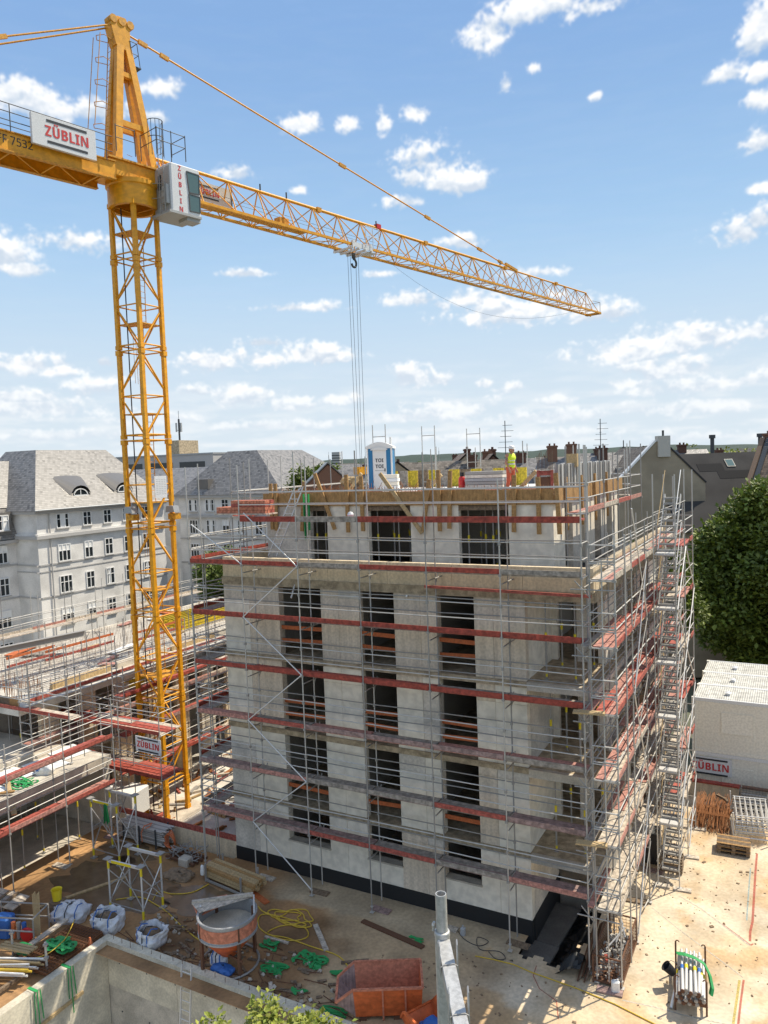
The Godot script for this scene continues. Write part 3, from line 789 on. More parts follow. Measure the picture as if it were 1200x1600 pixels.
func scaffolds() -> void:
	var lv := [2.4, 4.4, 6.4, 8.4, 10.4, 12.4]
	var front := thing("facade_scaffold", "tall steel scaffold with red toe boards along the shaded front wall of the apartment block", "scaffold")
	var st := []
	for i in 7: st.append(-21.12 + 2.57 * i)
	var grey := ["board_grey", "board_pink", "board_grey"]
	var zig := []
	for k in 6:
		var lo: float = 0.3 if k == 0 else lv[k - 1]
		zig.append([-18.55 if k % 2 else -15.98, lo, -15.98 if k % 2 else -18.55, lv[k]] if k > 0 else [-15.98, 0.3, -18.55, 2.4])
	zig.append([-15.98, 12.4, -18.3, 14.35]); zig.append([-18.5, 12.4, -20.9, 13.9])
	scaffold(front, "x", st, -23.63, -22.9, 0.0, lv, 16.35, [grey, ["board_pink", "board_grey"], ["red_pale", "board_grey"], ["red_board_b", "board_grey"], ["red_board_b", "board_pink"], ["board_grey"]],
		[["red_pale", "board_pink", "red_board_b", "red_board_b", "board_grey"], ["board_pink", "red_pale", "board_grey", "board_grey", "red_board_b", "board_pink"], ["red_pale", "red_board_b", "board_pink", "board_pink", "board_pink", "board_grey"], ["red_board"], ["red_board"], ["red_board", "red_board", "board_grey"]], {"soles": true, "braces": zig, "lows": [5], "low": 15.4, "wall": -24.0})
	var up := [-18.55, -15.98, -13.41, -10.84, -8.27, -5.7]
	var toes := ["red_board", "board_grey", "red_board", "red_board", "red_board"]
	for i in 5:
		for k in 2:
			bar(front, "deck_plank", Vector3(up[i] + 0.03, 14.1, -23.4 + 0.33 * k), Vector3(up[i + 1] - 0.03, 14.1, -23.4 + 0.33 * k), 0.31, 0.055, "red_board_b")
		bar(front, "toe_board", Vector3(up[i] + 0.03, 14.12, -22.9), Vector3(up[i + 1] - 0.03, 14.12, -22.9), 0.032, 0.2, toes[i])
		for h in [0.55, 1.0]:
			tube(front, "guard_rail", Vector3(up[i], 14.1 + h, -22.93), Vector3(up[i + 1], 14.1 + h, -22.93), 0.021, "steel")
			tube(front, "guard_rail", Vector3(up[i], 14.1 + h, -23.6), Vector3(up[i + 1], 14.1 + h, -23.6), 0.021, "steel_old")
	# a thin red rail hung below the top deck at the right
	bar(front, "loose_plank", Vector3(-11.2, 11.78, -23.5), Vector3(-5.55, 11.72, -23.45), 0.06, 0.09, "red_board_b")
	var left := thing("side_scaffold", "shaded scaffold with dark red decks on the left end wall of the apartment block", "scaffold")
	st = []
	for i in 7: st.append(-23.4 - 2.5 * i)
	scaffold(left, "z", st, -20.8, -21.53, -1.0, lv, 13.9, [["board_pink", "board_grey"]], [["board_grey", "board_pink"], ["red_board", "board_pink"], ["red_board"]], {})
	var right := thing("sunlit_scaffold", "sunlit scaffold with pale and salmon red decks along the right balconies of the apartment block", "scaffold")
	st = []
	for i in 7: st.append(-22.6 - 2.5 * i)
	scaffold(right, "z", st, -5.4, -4.67, 0.0, lv, 13.6, [["board_pale"], ["board_pale", "board_pale", "red_pale"], ["red_pale", "board_pale"], ["red_board_b", "red_pale"], ["red_board_b", "red_pale"], ["board_pale", "red_pale"]], [["board_pale", "red_pale"], ["red_pale", "board_pale"], ["red_pale", "board_pale"], ["red_board_b"], ["red_board_b"], ["board_pale", "red_board_b"]],
		{"soles": true, "both": true, "wall": -5.95, "braces": [[-25.1, 0.3, -27.6, 4.3], [-27.6, 4.3, -25.1, 8.3], [-25.1, 8.3, -27.6, 12.3], [-27.6, 10.4, -25.1, 14.3], [-30.1, 0.3, -32.6, 4.3], [-32.6, 4.3, -30.1, 8.3], [-30.1, 8.3, -32.6, 12.3], [-35.1, 2.4, -37.6, 6.4], [-37.6, 6.4, -35.1, 10.4]]})
	# corner: doubled posts, end loops, an inner plank along the balconies
	for q in [[-5.72, -22.95], [-5.72, -23.6], [-5.05, -22.62], [-4.62, -23.85]]:
		tube(right, "standard", Vector3(q[0], 0.1, q[1]), Vector3(q[0], 13.3 + rng.randf_range(-0.4, 0.9), q[1]), 0.0242, "steel_old" if q[0] < -5.5 else "steel")
	for y in lv:
		for h in [0.45, 1.0]:
			var lp := Bat.new()
			lp.path([Vector3(-5.4, y + h, -22.57), Vector3(-4.72, y + h, -22.57), Vector3(-4.66, y + h - 0.06, -22.57), Vector3(-4.66, y + h - 0.4, -22.57), Vector3(-4.72, y + h - 0.46, -22.57), Vector3(-5.1, y + h - 0.46, -22.57)], 0.019, 5)
			bat(right, "end_loop", lp, "steel")
		tube(right, "corner_rail", Vector3(-5.7, y + 0.5, -22.9), Vector3(-4.67, y + 0.62, -22.62), 0.02, "steel_old")
		for i in 6:
			if (int(y) + i) % 3: bar(right, "inner_plank", Vector3(-5.56, y - 0.06, st[i] - 0.04), Vector3(-5.56, y - 0.06, st[i + 1] + 0.04), 0.19, 0.05, ["board_pale", "board_grey", "red_pale"][(i + int(y)) % 3])
			tube(right, "knee_rail", Vector3(-5.38, y + 0.75, st[i]), Vector3(-5.38, y + 0.72, st[i + 1]), 0.018, "steel_old")
			if i % 2: tube(right, "cross_brace", Vector3(-4.62, y - 1.9, st[i]), Vector3(-4.62, y - 0.1, st[i + 1]), 0.019, "steel_old")
	for y in [4.4, 8.4]:
		bar(right, "loose_plank", Vector3(-5.9, y + 0.04, -22.35), Vector3(-5.0, y + 0.04, -22.5), 0.28, 0.05, "timber_pale")
	var terr := thing("terrace_scaffold", "scaffold standing on the roof terrace along the right wall of the penthouse", "scaffold")
	st = []
	for i in 5: st.append(-26.3 - 2.57 * i)
	scaffold(terr, "z", st, -7.02, -6.3, 11.75, [14.1], 16.3, [["red_pale", "board_pale", "red_board_b"]], [["red_pale", "board_pale", "red_board_b"]], {"single": true})
	var tl := thing("terrace_scaffold", "scaffold with a salmon deck standing on the roof terrace left of the penthouse", "scaffold")
	st = []
	for i in 5: st.append(-24.8 - 2.57 * i)
	scaffold(tl, "z", st, -19.75, -20.45, 11.75, [14.1], 16.5, [["red_pale", "red_board_b"]], [["red_board_b"]], {})
	var bk := thing("terrace_scaffold", "scaffold behind the penthouse, its bare posts rising above the roof edge", "scaffold")
	st = []
	for i in 6: st.append(-20.0 + 2.57 * i)
	scaffold(bk, "x", st, -37.9, -38.63, 8.0, [14.1], 16.7, [["board_pale"]], [["board_grey"]], {})
	for q in [[-17.9, -33.0, 17.9], [-14.2, -36.0, 17.6], [-16.2, -35.0, 17.8]]:
		var fr := thing("post_pair", "pair of tall steel tubes with cross bars rising above the penthouse roof", "scaffold frame", Vector3(q[0], 14.72, q[1]), 0.0, "scaffold frames on the penthouse roof")
		tube(fr, "post", Vector3(-0.35, 0, 0), Vector3(-0.35, q[2] - 14.72, 0), 0.024, "steel")
		tube(fr, "post", Vector3(0.35, 0, 0), Vector3(0.35, q[2] - 14.72, 0), 0.024, "steel")
		for h in [0.3, 1.2, 2.6]:
			tube(fr, "cross_bar", Vector3(-0.35, h, 0), Vector3(0.35, h, 0), 0.018, "steel_old")
	stair_tower()
	# slim hoist ladder at the front left of the penthouse
	var la := thing("ladder", "aluminium ladder leaning against the penthouse wall beside the green strap", "ladder")
	ladder_parts(la, Vector3(-18.35, 12.5, -24.6), Vector3(-17.75, 15.2, -25.8), 0.4, 9)

func ladder_parts(t: Node3D, a: Vector3, b: Vector3, w: float, rungs: int, mt := "alu", side := Vector3.RIGHT) -> void:
	for s in [-1, 1]:
		bar(t, "rail", a + side * w * 0.5 * s, b + side * w * 0.5 * s, 0.03, 0.06, mt, Vector3(0, 0, 1))
	for k in rungs:
		var p := a.lerp(b, (k + 0.7) / (rungs + 0.4))
		tube(t, "rung", p - side * w * 0.5, p + side * w * 0.5, 0.016, mt)

func stair_tower() -> void:
	var t := thing("stair_tower", "aluminium scaffold stair tower beside the sunlit scaffold, steps facing the yard", "stair tower")
	var zs := [-28.96, -31.53, -34.1]
	for z in zs:
		for x in [-4.6, -3.85]:
			tube(t, "standard", Vector3(x, 0.1, z), Vector3(x, 15.2 + rng.randf_range(-0.3, 0.2), z), 0.0242, "steel")
			var b := Bat.new()
			b.box(Vector3(x, 0.055, z), Vector3(0.15, 0.012, 0.15))
			b.tube(Vector3(x, 0.05, z), Vector3(x, 0.4, z), 0.019, 6)
			bat(t, "base_jack", b, "steel")
			box(t, "sole_board", Vector3(x + 0.1, 0.03, z + 0.02), Vector3(0.62, 0.045, 0.26), "board_pale", 0.1)
	for lv in 7:
		var y := 0.4 + 2.0 * lv
		if lv > 0:
			for k in 2:
				bar(t, "landing_plank", Vector3(-4.38 + 0.33 * k, y, -31.5), Vector3(-4.38 + 0.33 * k, y, -34.05), 0.31, 0.05, ["red_pale", "red_board_b", "board_pale"][(lv + k) % 3])
				bar(t, "landing_plank", Vector3(-4.38 + 0.33 * k, y, -28.95), Vector3(-4.38 + 0.33 * k, y, -29.45), 0.31, 0.05, "alu")
			bar(t, "toe_board", Vector3(-3.85, y + 0.1, -33.2), Vector3(-3.85, y + 0.1, -34.2), 0.03, 0.16, "red_board_b")
		for z in zs:
			tube(t, "transom", Vector3(-4.6, y - 0.05, z), Vector3(-3.85, y - 0.05, z), 0.024, "steel")
			if z != zs[1]: tube(t, "transom", Vector3(-4.6, y + 1.0, z), Vector3(-3.85, y + 1.0, z), 0.019, "steel_old")
		for x in [-3.85, -4.6]:
			for h in [0.5, 1.0]:
				tube(t, "guard_rail", Vector3(x, y + h, -31.53), Vector3(x, y + h, -34.1), 0.019, "steel")
		if lv < 7:
			var fl := Node3D.new()
			fl.name = "stair_flight"
			t.add_child(fl, true)
			for x in [-4.5, -3.93]:
				bar(fl, "stringer", Vector3(x, y + 0.05, -29.35), Vector3(x, y + 2.0, -31.3), 0.03, 0.13, "steel")
				tube(fl, "handrail", Vector3(x, y + 1.0, -29.3), Vector3(x, y + 2.95, -31.3), 0.018, "timber_pale" if x < -4.2 else "alu")
			for k in 10:
				var q := (k + 0.5) / 10.0
				var tr := Bat.new()
				for m in 3:
					tr.box(Vector3(-4.215, y + 2.0 * q, -29.35 - 1.95 * q - 0.08 + 0.08 * m), Vector3(0.56, 0.03, 0.062))
				tr.box(Vector3(-4.215, y + 2.0 * q - 0.02, -29.35 - 1.95 * q + 0.115), Vector3(0.56, 0.06, 0.012))
				put(fl, "tread", tr.mesh(), "steel_old")
	for k in 13:
		var y := 0.9 + k * 1.08
		tube(t, "side_rail", Vector3(-4.63, y, -28.96), Vector3(-4.63, y + rng.randf_range(-0.1, 0.1), -34.1), 0.018, "steel_old")
		tube(t, "side_rail", Vector3(-3.82, y + 0.3, -28.96), Vector3(-3.82, y + 0.3, -31.53), 0.018, "steel_old")
		if k % 2: tube(t, "end_rail", Vector3(-4.6, y + 0.2, -34.12), Vector3(-3.85, y + 0.2, -34.12), 0.018, "steel")
	for k in 6:
		tube(t, "brace", Vector3(-4.66, 0.4 + 2.0 * k, -28.95), Vector3(-3.85, 2.4 + 2.0 * k, -28.95), 0.02, "steel_old")
		tube(t, "brace", Vector3(-3.8, 0.4 + 2.0 * k, -29.0 if k % 2 else -31.5), Vector3(-3.8, 2.4 + 2.0 * k, -31.5 if k % 2 else -29.0), 0.024, "alu")
		tube(t, "brace", Vector3(-3.8, 0.4 + 2.0 * k, -34.05 if k % 2 else -31.5), Vector3(-3.8, 2.4 + 2.0 * k, -31.5 if k % 2 else -34.05), 0.024, "alu")
	tube(t, "brace", Vector3(-4.62, 0.15, -28.9), Vector3(-4.75, 0.2, -26.9), 0.022, "steel")

# ---------------------------------------------------------------- tower crane
const CC := Vector3(-28.92, 0, -28.7)
var cu := Vector3(0.2225, 0, -0.975).normalized()
var cv := Vector3(0.975, 0, 0.2225).normalized()
func cp(a: float, b: float, y: float) -> Vector3:
	return CC + cu * a + cv * b + Vector3(0, y, 0)
func cq(a: float, b: float, y: float) -> Vector3:
	return cp(a - 0.42, b - 0.05, y - 0.35 if y < 31.15 else y)
func logo(t: Node3D, at: Vector3, bas: Basis, cap: float, w: float) -> void:
	letters(t, "lettering", "ZÜBLIN", cap, Transform3D(bas, at), "logo_red", 700, w / (cap * 4.55))
	for s in [-1, 1]:
		put(t, "logo_bar", unit_box, "logo_black", Transform3D(bas * Basis.from_scale(Vector3(w, cap * 0.24, 0.012)), at + bas.y * (s * cap * 1.02 + cap * 0.0)))
func crane() -> void:
	var t := thing("tower_crane", "yellow tower crane with lattice mast, long jib and white cab towering over the site", "crane")
	var h := 0.75
	var legs := [Vector3(-h, 0, h), Vector3(h, 0, h), Vector3(h, 0, -h), Vector3(-h, 0, -h)]
	var joints := [-1.6, -0.02, 4.4, 8.82, 13.24, 17.66, 22.08, 26.5, 29.2]
	var Y := Vector3.UP
	for k in 8:
		var y0: float = joints[k]; var y1: float = joints[k + 1]
		for l in legs:
			var b := Bat.new()
			b.box(CC + l + Y * (y0 + y1) * 0.5, Vector3(0.19, y1 - y0 - 0.02, 0.19))
			b.box(CC + l + Y * (y1 - 0.14), Vector3(0.26, 0.24, 0.26))
			b.box(CC + l + Y * (y0 + 0.12), Vector3(0.24, 0.2, 0.24))
			bat(t, "mast_leg", b, "crane_yellow")
		if k == 0: continue
		var half := 2 if k < 7 else 1
		for f in 4:
			var a: Vector3 = legs[f]; var e: Vector3 = legs[(f + 1) % 4]
			for m in half:
				var ya := lerpf(y0, y1, float(m) / half) + 0.16; var yb := lerpf(y0, y1, float(m + 1) / half) - 0.16
				if m % 2 == (f % 2):
					tube(t, "diagonal", CC + a + Y * yb, CC + e + Y * ya, 0.046, "crane_yellow")
				else:
					tube(t, "diagonal", CC + a + Y * ya, CC + e + Y * yb, 0.046, "crane_yellow")
				tube(t, "cross_tie", CC + a + Y * (yb + 0.1), CC + e + Y * (yb + 0.1), 0.036, "crane_yellow")
			tube(t, "cross_tie", CC + a + Y * (y0 + 0.22), CC + e + Y * (y0 + 0.22), 0.04, "crane_yellow")
		# resting platform with a hatch and the ladder up to the next one
		var py := y0 + 1.25 if k > 1 else y0 + 0.4
		var pf := Bat.new()
		pf.box(CC + Vector3(0.2, py, 0), Vector3(1.05, 0.05, 1.42))
		pf.box(CC + Vector3(-0.55, py, 0.35), Vector3(0.45, 0.05, 0.7))
		bat(t, "platform", pf, "crane_worn")
		var la := Bat.new()
		var lx := -0.42 if k % 2 else -0.1
		for s in [-0.17, 0.17]:
			la.tube(CC + Vector3(lx, py, -0.35 + s), CC + Vector3(lx + 0.1, minf(py + 4.42, 29.5), -0.35 + s), 0.022, 5)
		for r in 15:
			la.tube(CC + Vector3(lx, py + 0.29 * r, -0.52), CC + Vector3(lx, py + 0.29 * r, -0.18), 0.012, 4)
		bat(t, "ladder", la, "crane_worn")
		var hp := Bat.new()
		for q in [[-0.2, 0.3], [-0.2, -0.05], [-0.55, -0.05]]:
			hp.tube(CC + Vector3(lx + q[0] * 0.5, py + 1.6, q[1] - 0.3), CC + Vector3(lx + q[0] * 0.5, py + 3.9, q[1] - 0.3), 0.014, 4)
		bat(t, "ladder_hoop", hp, "crane_worn")
	tube(t, "power_cable", CC + Vector3(-0.45, -1.5, 0.45), CC + Vector3(-0.42, 29.0, 0.42), 0.03, "cable")
	tube(t, "power_cable", CC + Vector3(-0.3, 12, 0.55), CC + Vector3(-0.36, 29.0, 0.5), 0.018, "cable")
	# board and floodlights on the mast
	var bd := box(t, "info_board", CC + Vector3(0.78, 15.25, -0.02), Vector3(0.03, 1.1, 0.82), "white_paint", 0.0)
	for r in 9:
		for c in 4:
			box(t, "printed_line", CC + Vector3(0.797, 15.62 - 0.09 * r, -0.3 + 0.18 * c), Vector3(0.004, 0.02, 0.13), "grey_paint")
	for q in [Vector3(-0.35, 14.2, 0.95), Vector3(1.0, 14.15, -0.55)]:
		var fl := Bat.new()
		fl.prism([CC + q + Vector3(-0.3, -0.2, 0.22), CC + q + Vector3(0.3, -0.2, 0.22), CC + q + Vector3(0.22, 0.12, 0.22), CC + q + Vector3(-0.22, 0.12, 0.22)], Vector3(0, 0, -0.4))
		fl.box(CC + q + Vector3(0, 0.2, -0.1), Vector3(0.06, 0.25, 0.06))
		bat(t, "floodlight", fl, "zinc")
		box(t, "light_bracket", CC + q + Vector3(0, -0.42, -0.1), Vector3(0.5, 0.3, 0.4), "crane_worn")
	# slewing ring and turntable
	var ring := Bat.new()
	ring.lathe([Vector2(0.98, 28.95), Vector2(1.2, 28.95), Vector2(1.2, 29.9), Vector2(1.28, 29.95), Vector2(1.28, 30.15), Vector2(0.9, 30.15)], CC, 28)
	ring.lathe([Vector2(1.0, 29.9), Vector2(0.98, 28.95)], CC, 28)
	bat(t, "slewing_ring", ring, "crane_yellow")
	var tb := Basis(cv, Y, -cu)
	put(t, "turntable", unit_box, "crane_yellow", Transform3D(tb * Basis.from_scale(Vector3(1.7, 0.7, 3.1)), cp(-0.1, 0, 30.5)))
	put(t, "turntable_flange", unit_box, "crane_worn", Transform3D(tb * Basis.from_scale(Vector3(1.95, 0.08, 3.3)), cp(-0.1, 0, 30.9)))
	put(t, "jib_foot", unit_box, "crane_yellow", Transform3D(tb * Basis.from_scale(Vector3(1.2, 0.9, 0.5)), cp(1.45, 0, 30.55)))
	# A-frame head
	var apex := cp(-0.25, 0, 37.5)
	for s in [-1, 1]:
		bar(t, "head_leg", cp(-0.98, 0.42 * s, 30.9), cp(-0.32, 0.12 * s, 37.3), 0.30, 0.36, "crane_yellow", cu)
		bar(t, "head_leg", cp(1.0, 0.42 * s, 30.9), cp(-0.08, 0.12 * s, 37.3), 0.30, 0.34, "crane_yellow", cu)
	for q in [[32.9, 0.27], [35.3, 0.22]]:
		var f: float = (q[0] - 30.9) / 6.4
		for s in [-1, 1]:
			bar(t, "head_tie", cp(lerpf(-0.98, -0.32, f), s * lerpf(0.42, 0.12, f), q[0]), cp(lerpf(1.0, -0.08, f), s * lerpf(0.42, 0.12, f), q[0]), 0.2, q[1], "crane_yellow")
	var hd := Bat.new()
	hd.prism([cp(-0.62, 0.3, 36.6), cp(0.14, 0.3, 36.4), cp(0.16, 0.3, 37.6), cp(-0.05, 0.3, 37.98), cp(-0.5, 0.3, 37.95), cp(-0.85, 0.3, 37.55)], -cv * 0.6)
	bat(t, "head_block", hd, "crane_yellow")
	for k in 3:
		tube(t, "sheave", cp(-0.7 + 0.45 * k, -0.2, 37.75), cp(-0.7 + 0.45 * k, 0.34, 37.75), 0.2, "crane_worn")
	# ladder with hoops up the back of the head, small gallery at its top
	var hl := Bat.new()
	for s in [-0.2, 0.2]:
		hl.tube(cp(-1.3, s, 31.0), cp(-0.72, s, 37.2), 0.024, 5)
		hl.tube(cp(-2.0, s * 1.6, 32.4), cp(-1.45, s * 1.6, 36.8), 0.02, 5)
	for k in 20:
		var q := k / 20.0
		hl.tube(cp(-1.3 + 0.58 * q, -0.2, 31.0 + 6.2 * q), cp(-1.3 + 0.58 * q, 0.2, 31.0 + 6.2 * q), 0.014, 4)
	for k in 5:
		var q := 0.25 + 0.17 * k
		var c0 := -1.3 + 0.58 * q
		hl.path([cp(c0, -0.2, 31 + 6.2 * q), cp(c0 - 0.5, -0.35, 31 + 6.2 * q), cp(c0 - 0.72, 0, 31 + 6.2 * q), cp(c0 - 0.5, 0.35, 31 + 6.2 * q), cp(c0, 0.2, 31 + 6.2 * q)], 0.018, 4)
	bat(t, "head_ladder", hl, "crane_worn")
	var gal := Bat.new()
	gal.box(cp(0.42, 0, 35.9), Vector3(0.5, 0.05, 0.6), tb)
	for q in [[0.25, 0.3], [0.62, 0.3], [0.62, -0.3]]:
		gal.tube(cp(q[0], q[1], 35.9), cp(q[0] - 0.12, q[1], 37.0), 0.02, 5)
	gal.path([cp(0.1, 0.3, 37), cp(0.5, 0.3, 37), cp(0.5, -0.3, 37)], 0.02, 5)
	gal.path([cp(0.2, 0.3, 36.45), cp(0.55, 0.3, 36.45), cp(0.55, -0.3, 36.45)], 0.016, 5)
	bat(t, "head_gallery", gal, "steel_dark")
	# jib
	var n := 22
	var a0 := 1.6
	var pitch := 2.15
	var yb := 30.0; var yt := 31.8; var hw := 0.69
	var aend := a0 + pitch * n
	for s in [-1, 1]:
		bar(t, "bottom_chord", cp(a0 - 0.1, hw * s, yb), cp(aend + 1.7, hw * s, yb), 0.13, 0.15, "crane_yellow")
	tube(t, "top_chord", cp(a0 - 0.2, 0, yt), cp(aend - pitch * 7, 0, yt), 0.095, "crane_yellow")
	tube(t, "top_chord", cp(aend - pitch * 7, 0, yt), cp(aend + 0.1, 0, yt), 0.068, "crane_yellow")
	for k in n + 1:
		var a := a0 + pitch * k
		var r := 0.038 if k < 14 else 0.03
		for s in [-1, 1]:
			tube(t, "post", cp(a, 0, yt), cp(a, hw * s, yb), r, "crane_yellow")
			if k < n:
				tube(t, "diagonal", cp(a, 0, yt), cp(a + pitch, hw * s, yb), r * 0.85, "crane_yellow")
				if s == -1: tube(t, "diagonal", cp(a, hw * s, yb), cp(a + pitch, 0, yt), r * 0.8, "crane_worn")
		tube(t, "floor_tie", cp(a, -hw, yb), cp(a, hw, yb), 0.03, "crane_yellow")
		if k < n:
			tube(t, "floor_diagonal", cp(a, -hw if k % 2 else hw, yb), cp(a + pitch, hw if k % 2 else -hw, yb), 0.026, "crane_worn")
			tube(t, "floor_tie", cp(a + pitch * 0.5, -hw, yb), cp(a + pitch * 0.5, hw, yb), 0.02, "crane_worn")
		if k in [5, 10, 15, 19]:
			put(t, "chord_joint", unit_box, "crane_worn", Transform3D(tb * Basis.from_scale(Vector3(0.26, 0.26, 0.36)), cp(a + 0.5, 0, yt)))
	# walkway in the first panels, winch, lamps and lugs on the jib
	put(t, "walkway", unit_box, "crane_worn", Transform3D(tb * Basis.from_scale(Vector3(0.72, 0.05, 9.4)), cp(6.6, 0.3, yb + 0.02)))
	put(t, "winch_box", unit_box, "crane_worn", Transform3D(tb * Basis.from_scale(Vector3(0.5, 0.35, 0.7)), cp(a0 + 8.0, 0.2, yb + 0.36)))
	for a in [8.2, 10.2, 18.2, 33.5]:
		tube(t, "lamp_post", cp(a, 0.05, yt + 0.08), cp(a, 0.05, yt + 0.42), 0.045, "steel_dark")
	put(t, "anemometer", unit_box, "red_paint", Transform3D(tb * Basis.from_scale(Vector3(0.3, 0.3, 0.4)), cp(18.4, 0, yt + 0.1)))
	tube(t, "trolley_rope", cp(2.0, 0.1, yb + 0.7), cp(30.0, 0.0, yb + 0.5), 0.012, "rope_steel")
	tube(t, "trolley_rope", cp(2.0, -0.1, yb + 1.0), cp(18.0, 0.0, yb + 0.8), 0.012, "rope_steel")
	# slack rope under the jib
	var sl := Bat.new()
	var pts := []
	for k in 17:
		var q := k / 16.0
		pts.append(cp(lerpf(18.5, 47.0, q), 0.3, yb - 0.1 - 2.2 * 4.0 * q * (1.0 - q) * (1.3 - 0.5 * q)))
	sl.path(pts, 0.009, 4)
	bat(t, "slack_rope", sl, "rope_steel")
	# jib head
	for s in [-1, 1]:
		tube(t, "head_rail", cp(aend + 1.6, hw * s, yb), cp(aend + 1.6, hw * s, yb + 1.0), 0.025, "steel_old")
		tube(t, "head_rail", cp(aend, hw * s, yb + 0.95), cp(aend + 1.6, hw * s, yb + 1.0), 0.022, "steel_old")
		tube(t, "diagonal", cp(aend, 0, yt), cp(aend + 1.3, hw * s, yb), 0.03, "crane_yellow")
	tube(t, "head_rail", cp(aend + 1.6, -hw, yb + 1.0), cp(aend + 1.6, hw, yb + 1.0), 0.022, "steel_old")
	put(t, "head_plate", unit_box, "crane_worn", Transform3D(tb * Basis.from_scale(Vector3(1.5, 0.16, 0.5)), cp(aend + 1.5, 0, yb - 0.05)))
	for a in [aend - 0.9, aend + 0.9]:
		tube(t, "rope_sheave", cp(a, -0.05, yb - 0.22), cp(a, 0.05, yb - 0.22), 0.14, "crane_worn")
	# pendant bars
	var hook_at := cp(35.2, 0, yt + 0.12)
	var p0 := cp(0.1, 0, 37.45)
	tube(t, "pendant_bar", p0, hook_at, 0.048, "crane_yellow")
	for q in [0.025, 0.06, 0.43, 0.68, 0.87, 0.955]:
		var c := p0.lerp(hook_at, q)
		var d := (hook_at - p0).normalized()
		bar(t, "pendant_joint", c - d * (0.3 if q > 0.06 else 0.2), c + d * 0.3, 0.13, 0.2, "crane_worn")
	bar(t, "pendant_lug", cp(34.4, 0, yt + 0.35), cp(36.2, 0, yt + 0.08), 0.16, 0.2, "crane_worn")
	# trolley, hoist ropes, hook blocks
	var tr := Bat.new()
	var ta := 15.9
	for s in [-1, 1]:
		tr.box(cp(ta, 0.82 * s, yb - 0.02), Vector3(0.07, 0.3, 1.9), tb)
		for q in [-0.8, 0.8]:
			tr.tube(cp(ta + q, 0.66 * s, yb + 0.16), cp(ta + q, 0.86 * s, yb + 0.16), 0.11, 8)
	for q in [-0.9, -0.3, 0.3, 0.9]:
		tr.box(cp(ta + q, 0, yb - 0.22), Vector3(1.75, 0.12, 0.12), tb)
	tr.box(cp(ta + 1.1, 0.3, yb - 0.2), Vector3(0.7, 0.05, 0.8), tb)
	bat(t, "trolley", tr, "white_paint")
	var cg := Bat.new()
	for q in [0.2, 0.9, 1.5]:
		cg.tube(cp(ta + q, 0.95, yb - 0.1), cp(ta + q, 0.95, yb + 1.3), 0.025, 5)
	cg.path([cp(ta + 0.2, 0.95, yb + 1.3), cp(ta + 1.5, 0.95, yb + 1.3)], 0.025, 5)
	cg.path([cp(ta + 0.2, 0.95, yb + 0.7), cp(ta + 1.5, 0.95, yb + 0.7)], 0.02, 5)
	cg.path([cp(ta + 0.2, 0.95, yb - 0.1), cp(ta + 0.9, 0.95, yb + 1.3)], 0.02, 5)
	bat(t, "trolley_cage", cg, "white_paint")
	for q in [[-0.62, 0.35], [-0.3, -0.2], [0.12, 0.3], [0.5, -0.3]]:
		tube(t, "hoist_rope", cp(ta + q[0] * 1.1, q[1], yb - 0.3), cp(ta + q[0] * 0.75, q[1], 15.7), 0.013, "rope_steel")
	var hk := Bat.new()
	hk.box(cp(ta, 0, yb - 0.45), Vector3(0.14, 0.35, 0.2), tb)
	var hp2 := []
	for k in 10:
		var g := -1.3 + k * 0.5
		hp2.append(cp(ta + sin(g) * 0.22 + 0.03, 0, yb - 0.92 - cos(g) * 0.26))
	hk.path(hp2, 0.07, 7)
	bat(t, "hook", hk, "steel_dark")
	var blk := Bat.new()
	blk.box(cp(ta, 0, 15.6), Vector3(0.5, 0.5, 1.0), tb)
	blk.tube(cp(ta, 0, 15.35), cp(ta, 0, 14.95), 0.07, 8)
	bat(t, "hook_block", blk, "crane_yellow")
	# counter jib
	for s in [-1, 1]:
		bar(t, "counter_girder", cp(-1.4, 0.85 * s, 30.3), cp(-15.5, 0.85 * s, 30.1), 0.1, 0.78, "crane_yellow")
		bar(t, "girder_flange", cp(-1.4, 0.85 * s, 30.71), cp(-15.5, 0.85 * s, 30.51), 0.26, 0.05, "crane_worn")
		bar(t, "girder_flange", cp(-1.4, 0.85 * s, 29.89), cp(-15.5, 0.85 * s, 29.69), 0.26, 0.05, "crane_worn")
		for k in 6:
			tube(t, "rail_post", cp(-1.9 - 2.2 * k, 1.05 * s, 30.6), cp(-1.9 - 2.2 * k, 1.05 * s, 31.75), 0.022, "steel_dark")
		for y in [31.05, 31.4, 31.75]:
			tube(t, "rail", cp(-1.6, 1.05 * s, y), cp(-13.4, 1.05 * s, y), 0.02, "steel_dark")
	put(t, "counter_deck", unit_box, "crane_worn", Transform3D(tb * Basis.from_scale(Vector3(1.6, 0.04, 14.0)), cp(-8.4, 0, 30.45)))
	for k in 7:
		tube(t, "floor_tie", cp(-2.2 - 2.0 * k, -0.85, 29.9), cp(-2.2 - 2.0 * k, 0.85, 29.9), 0.045, "crane_yellow")
		tube(t, "floor_diagonal", cp(-2.2 - 2.0 * k, -0.85, 29.88), cp(-4.2 - 2.0 * k, 0.85, 29.86), 0.035, "crane_yellow")
	for k in 4:
		put(t, "counterweight", unit_box, "concrete", Transform3D(tb * Basis.from_scale(Vector3(1.4, 2.6, 0.6)), cp(-12.6 - 0.7 * k, 0, 30.2)))
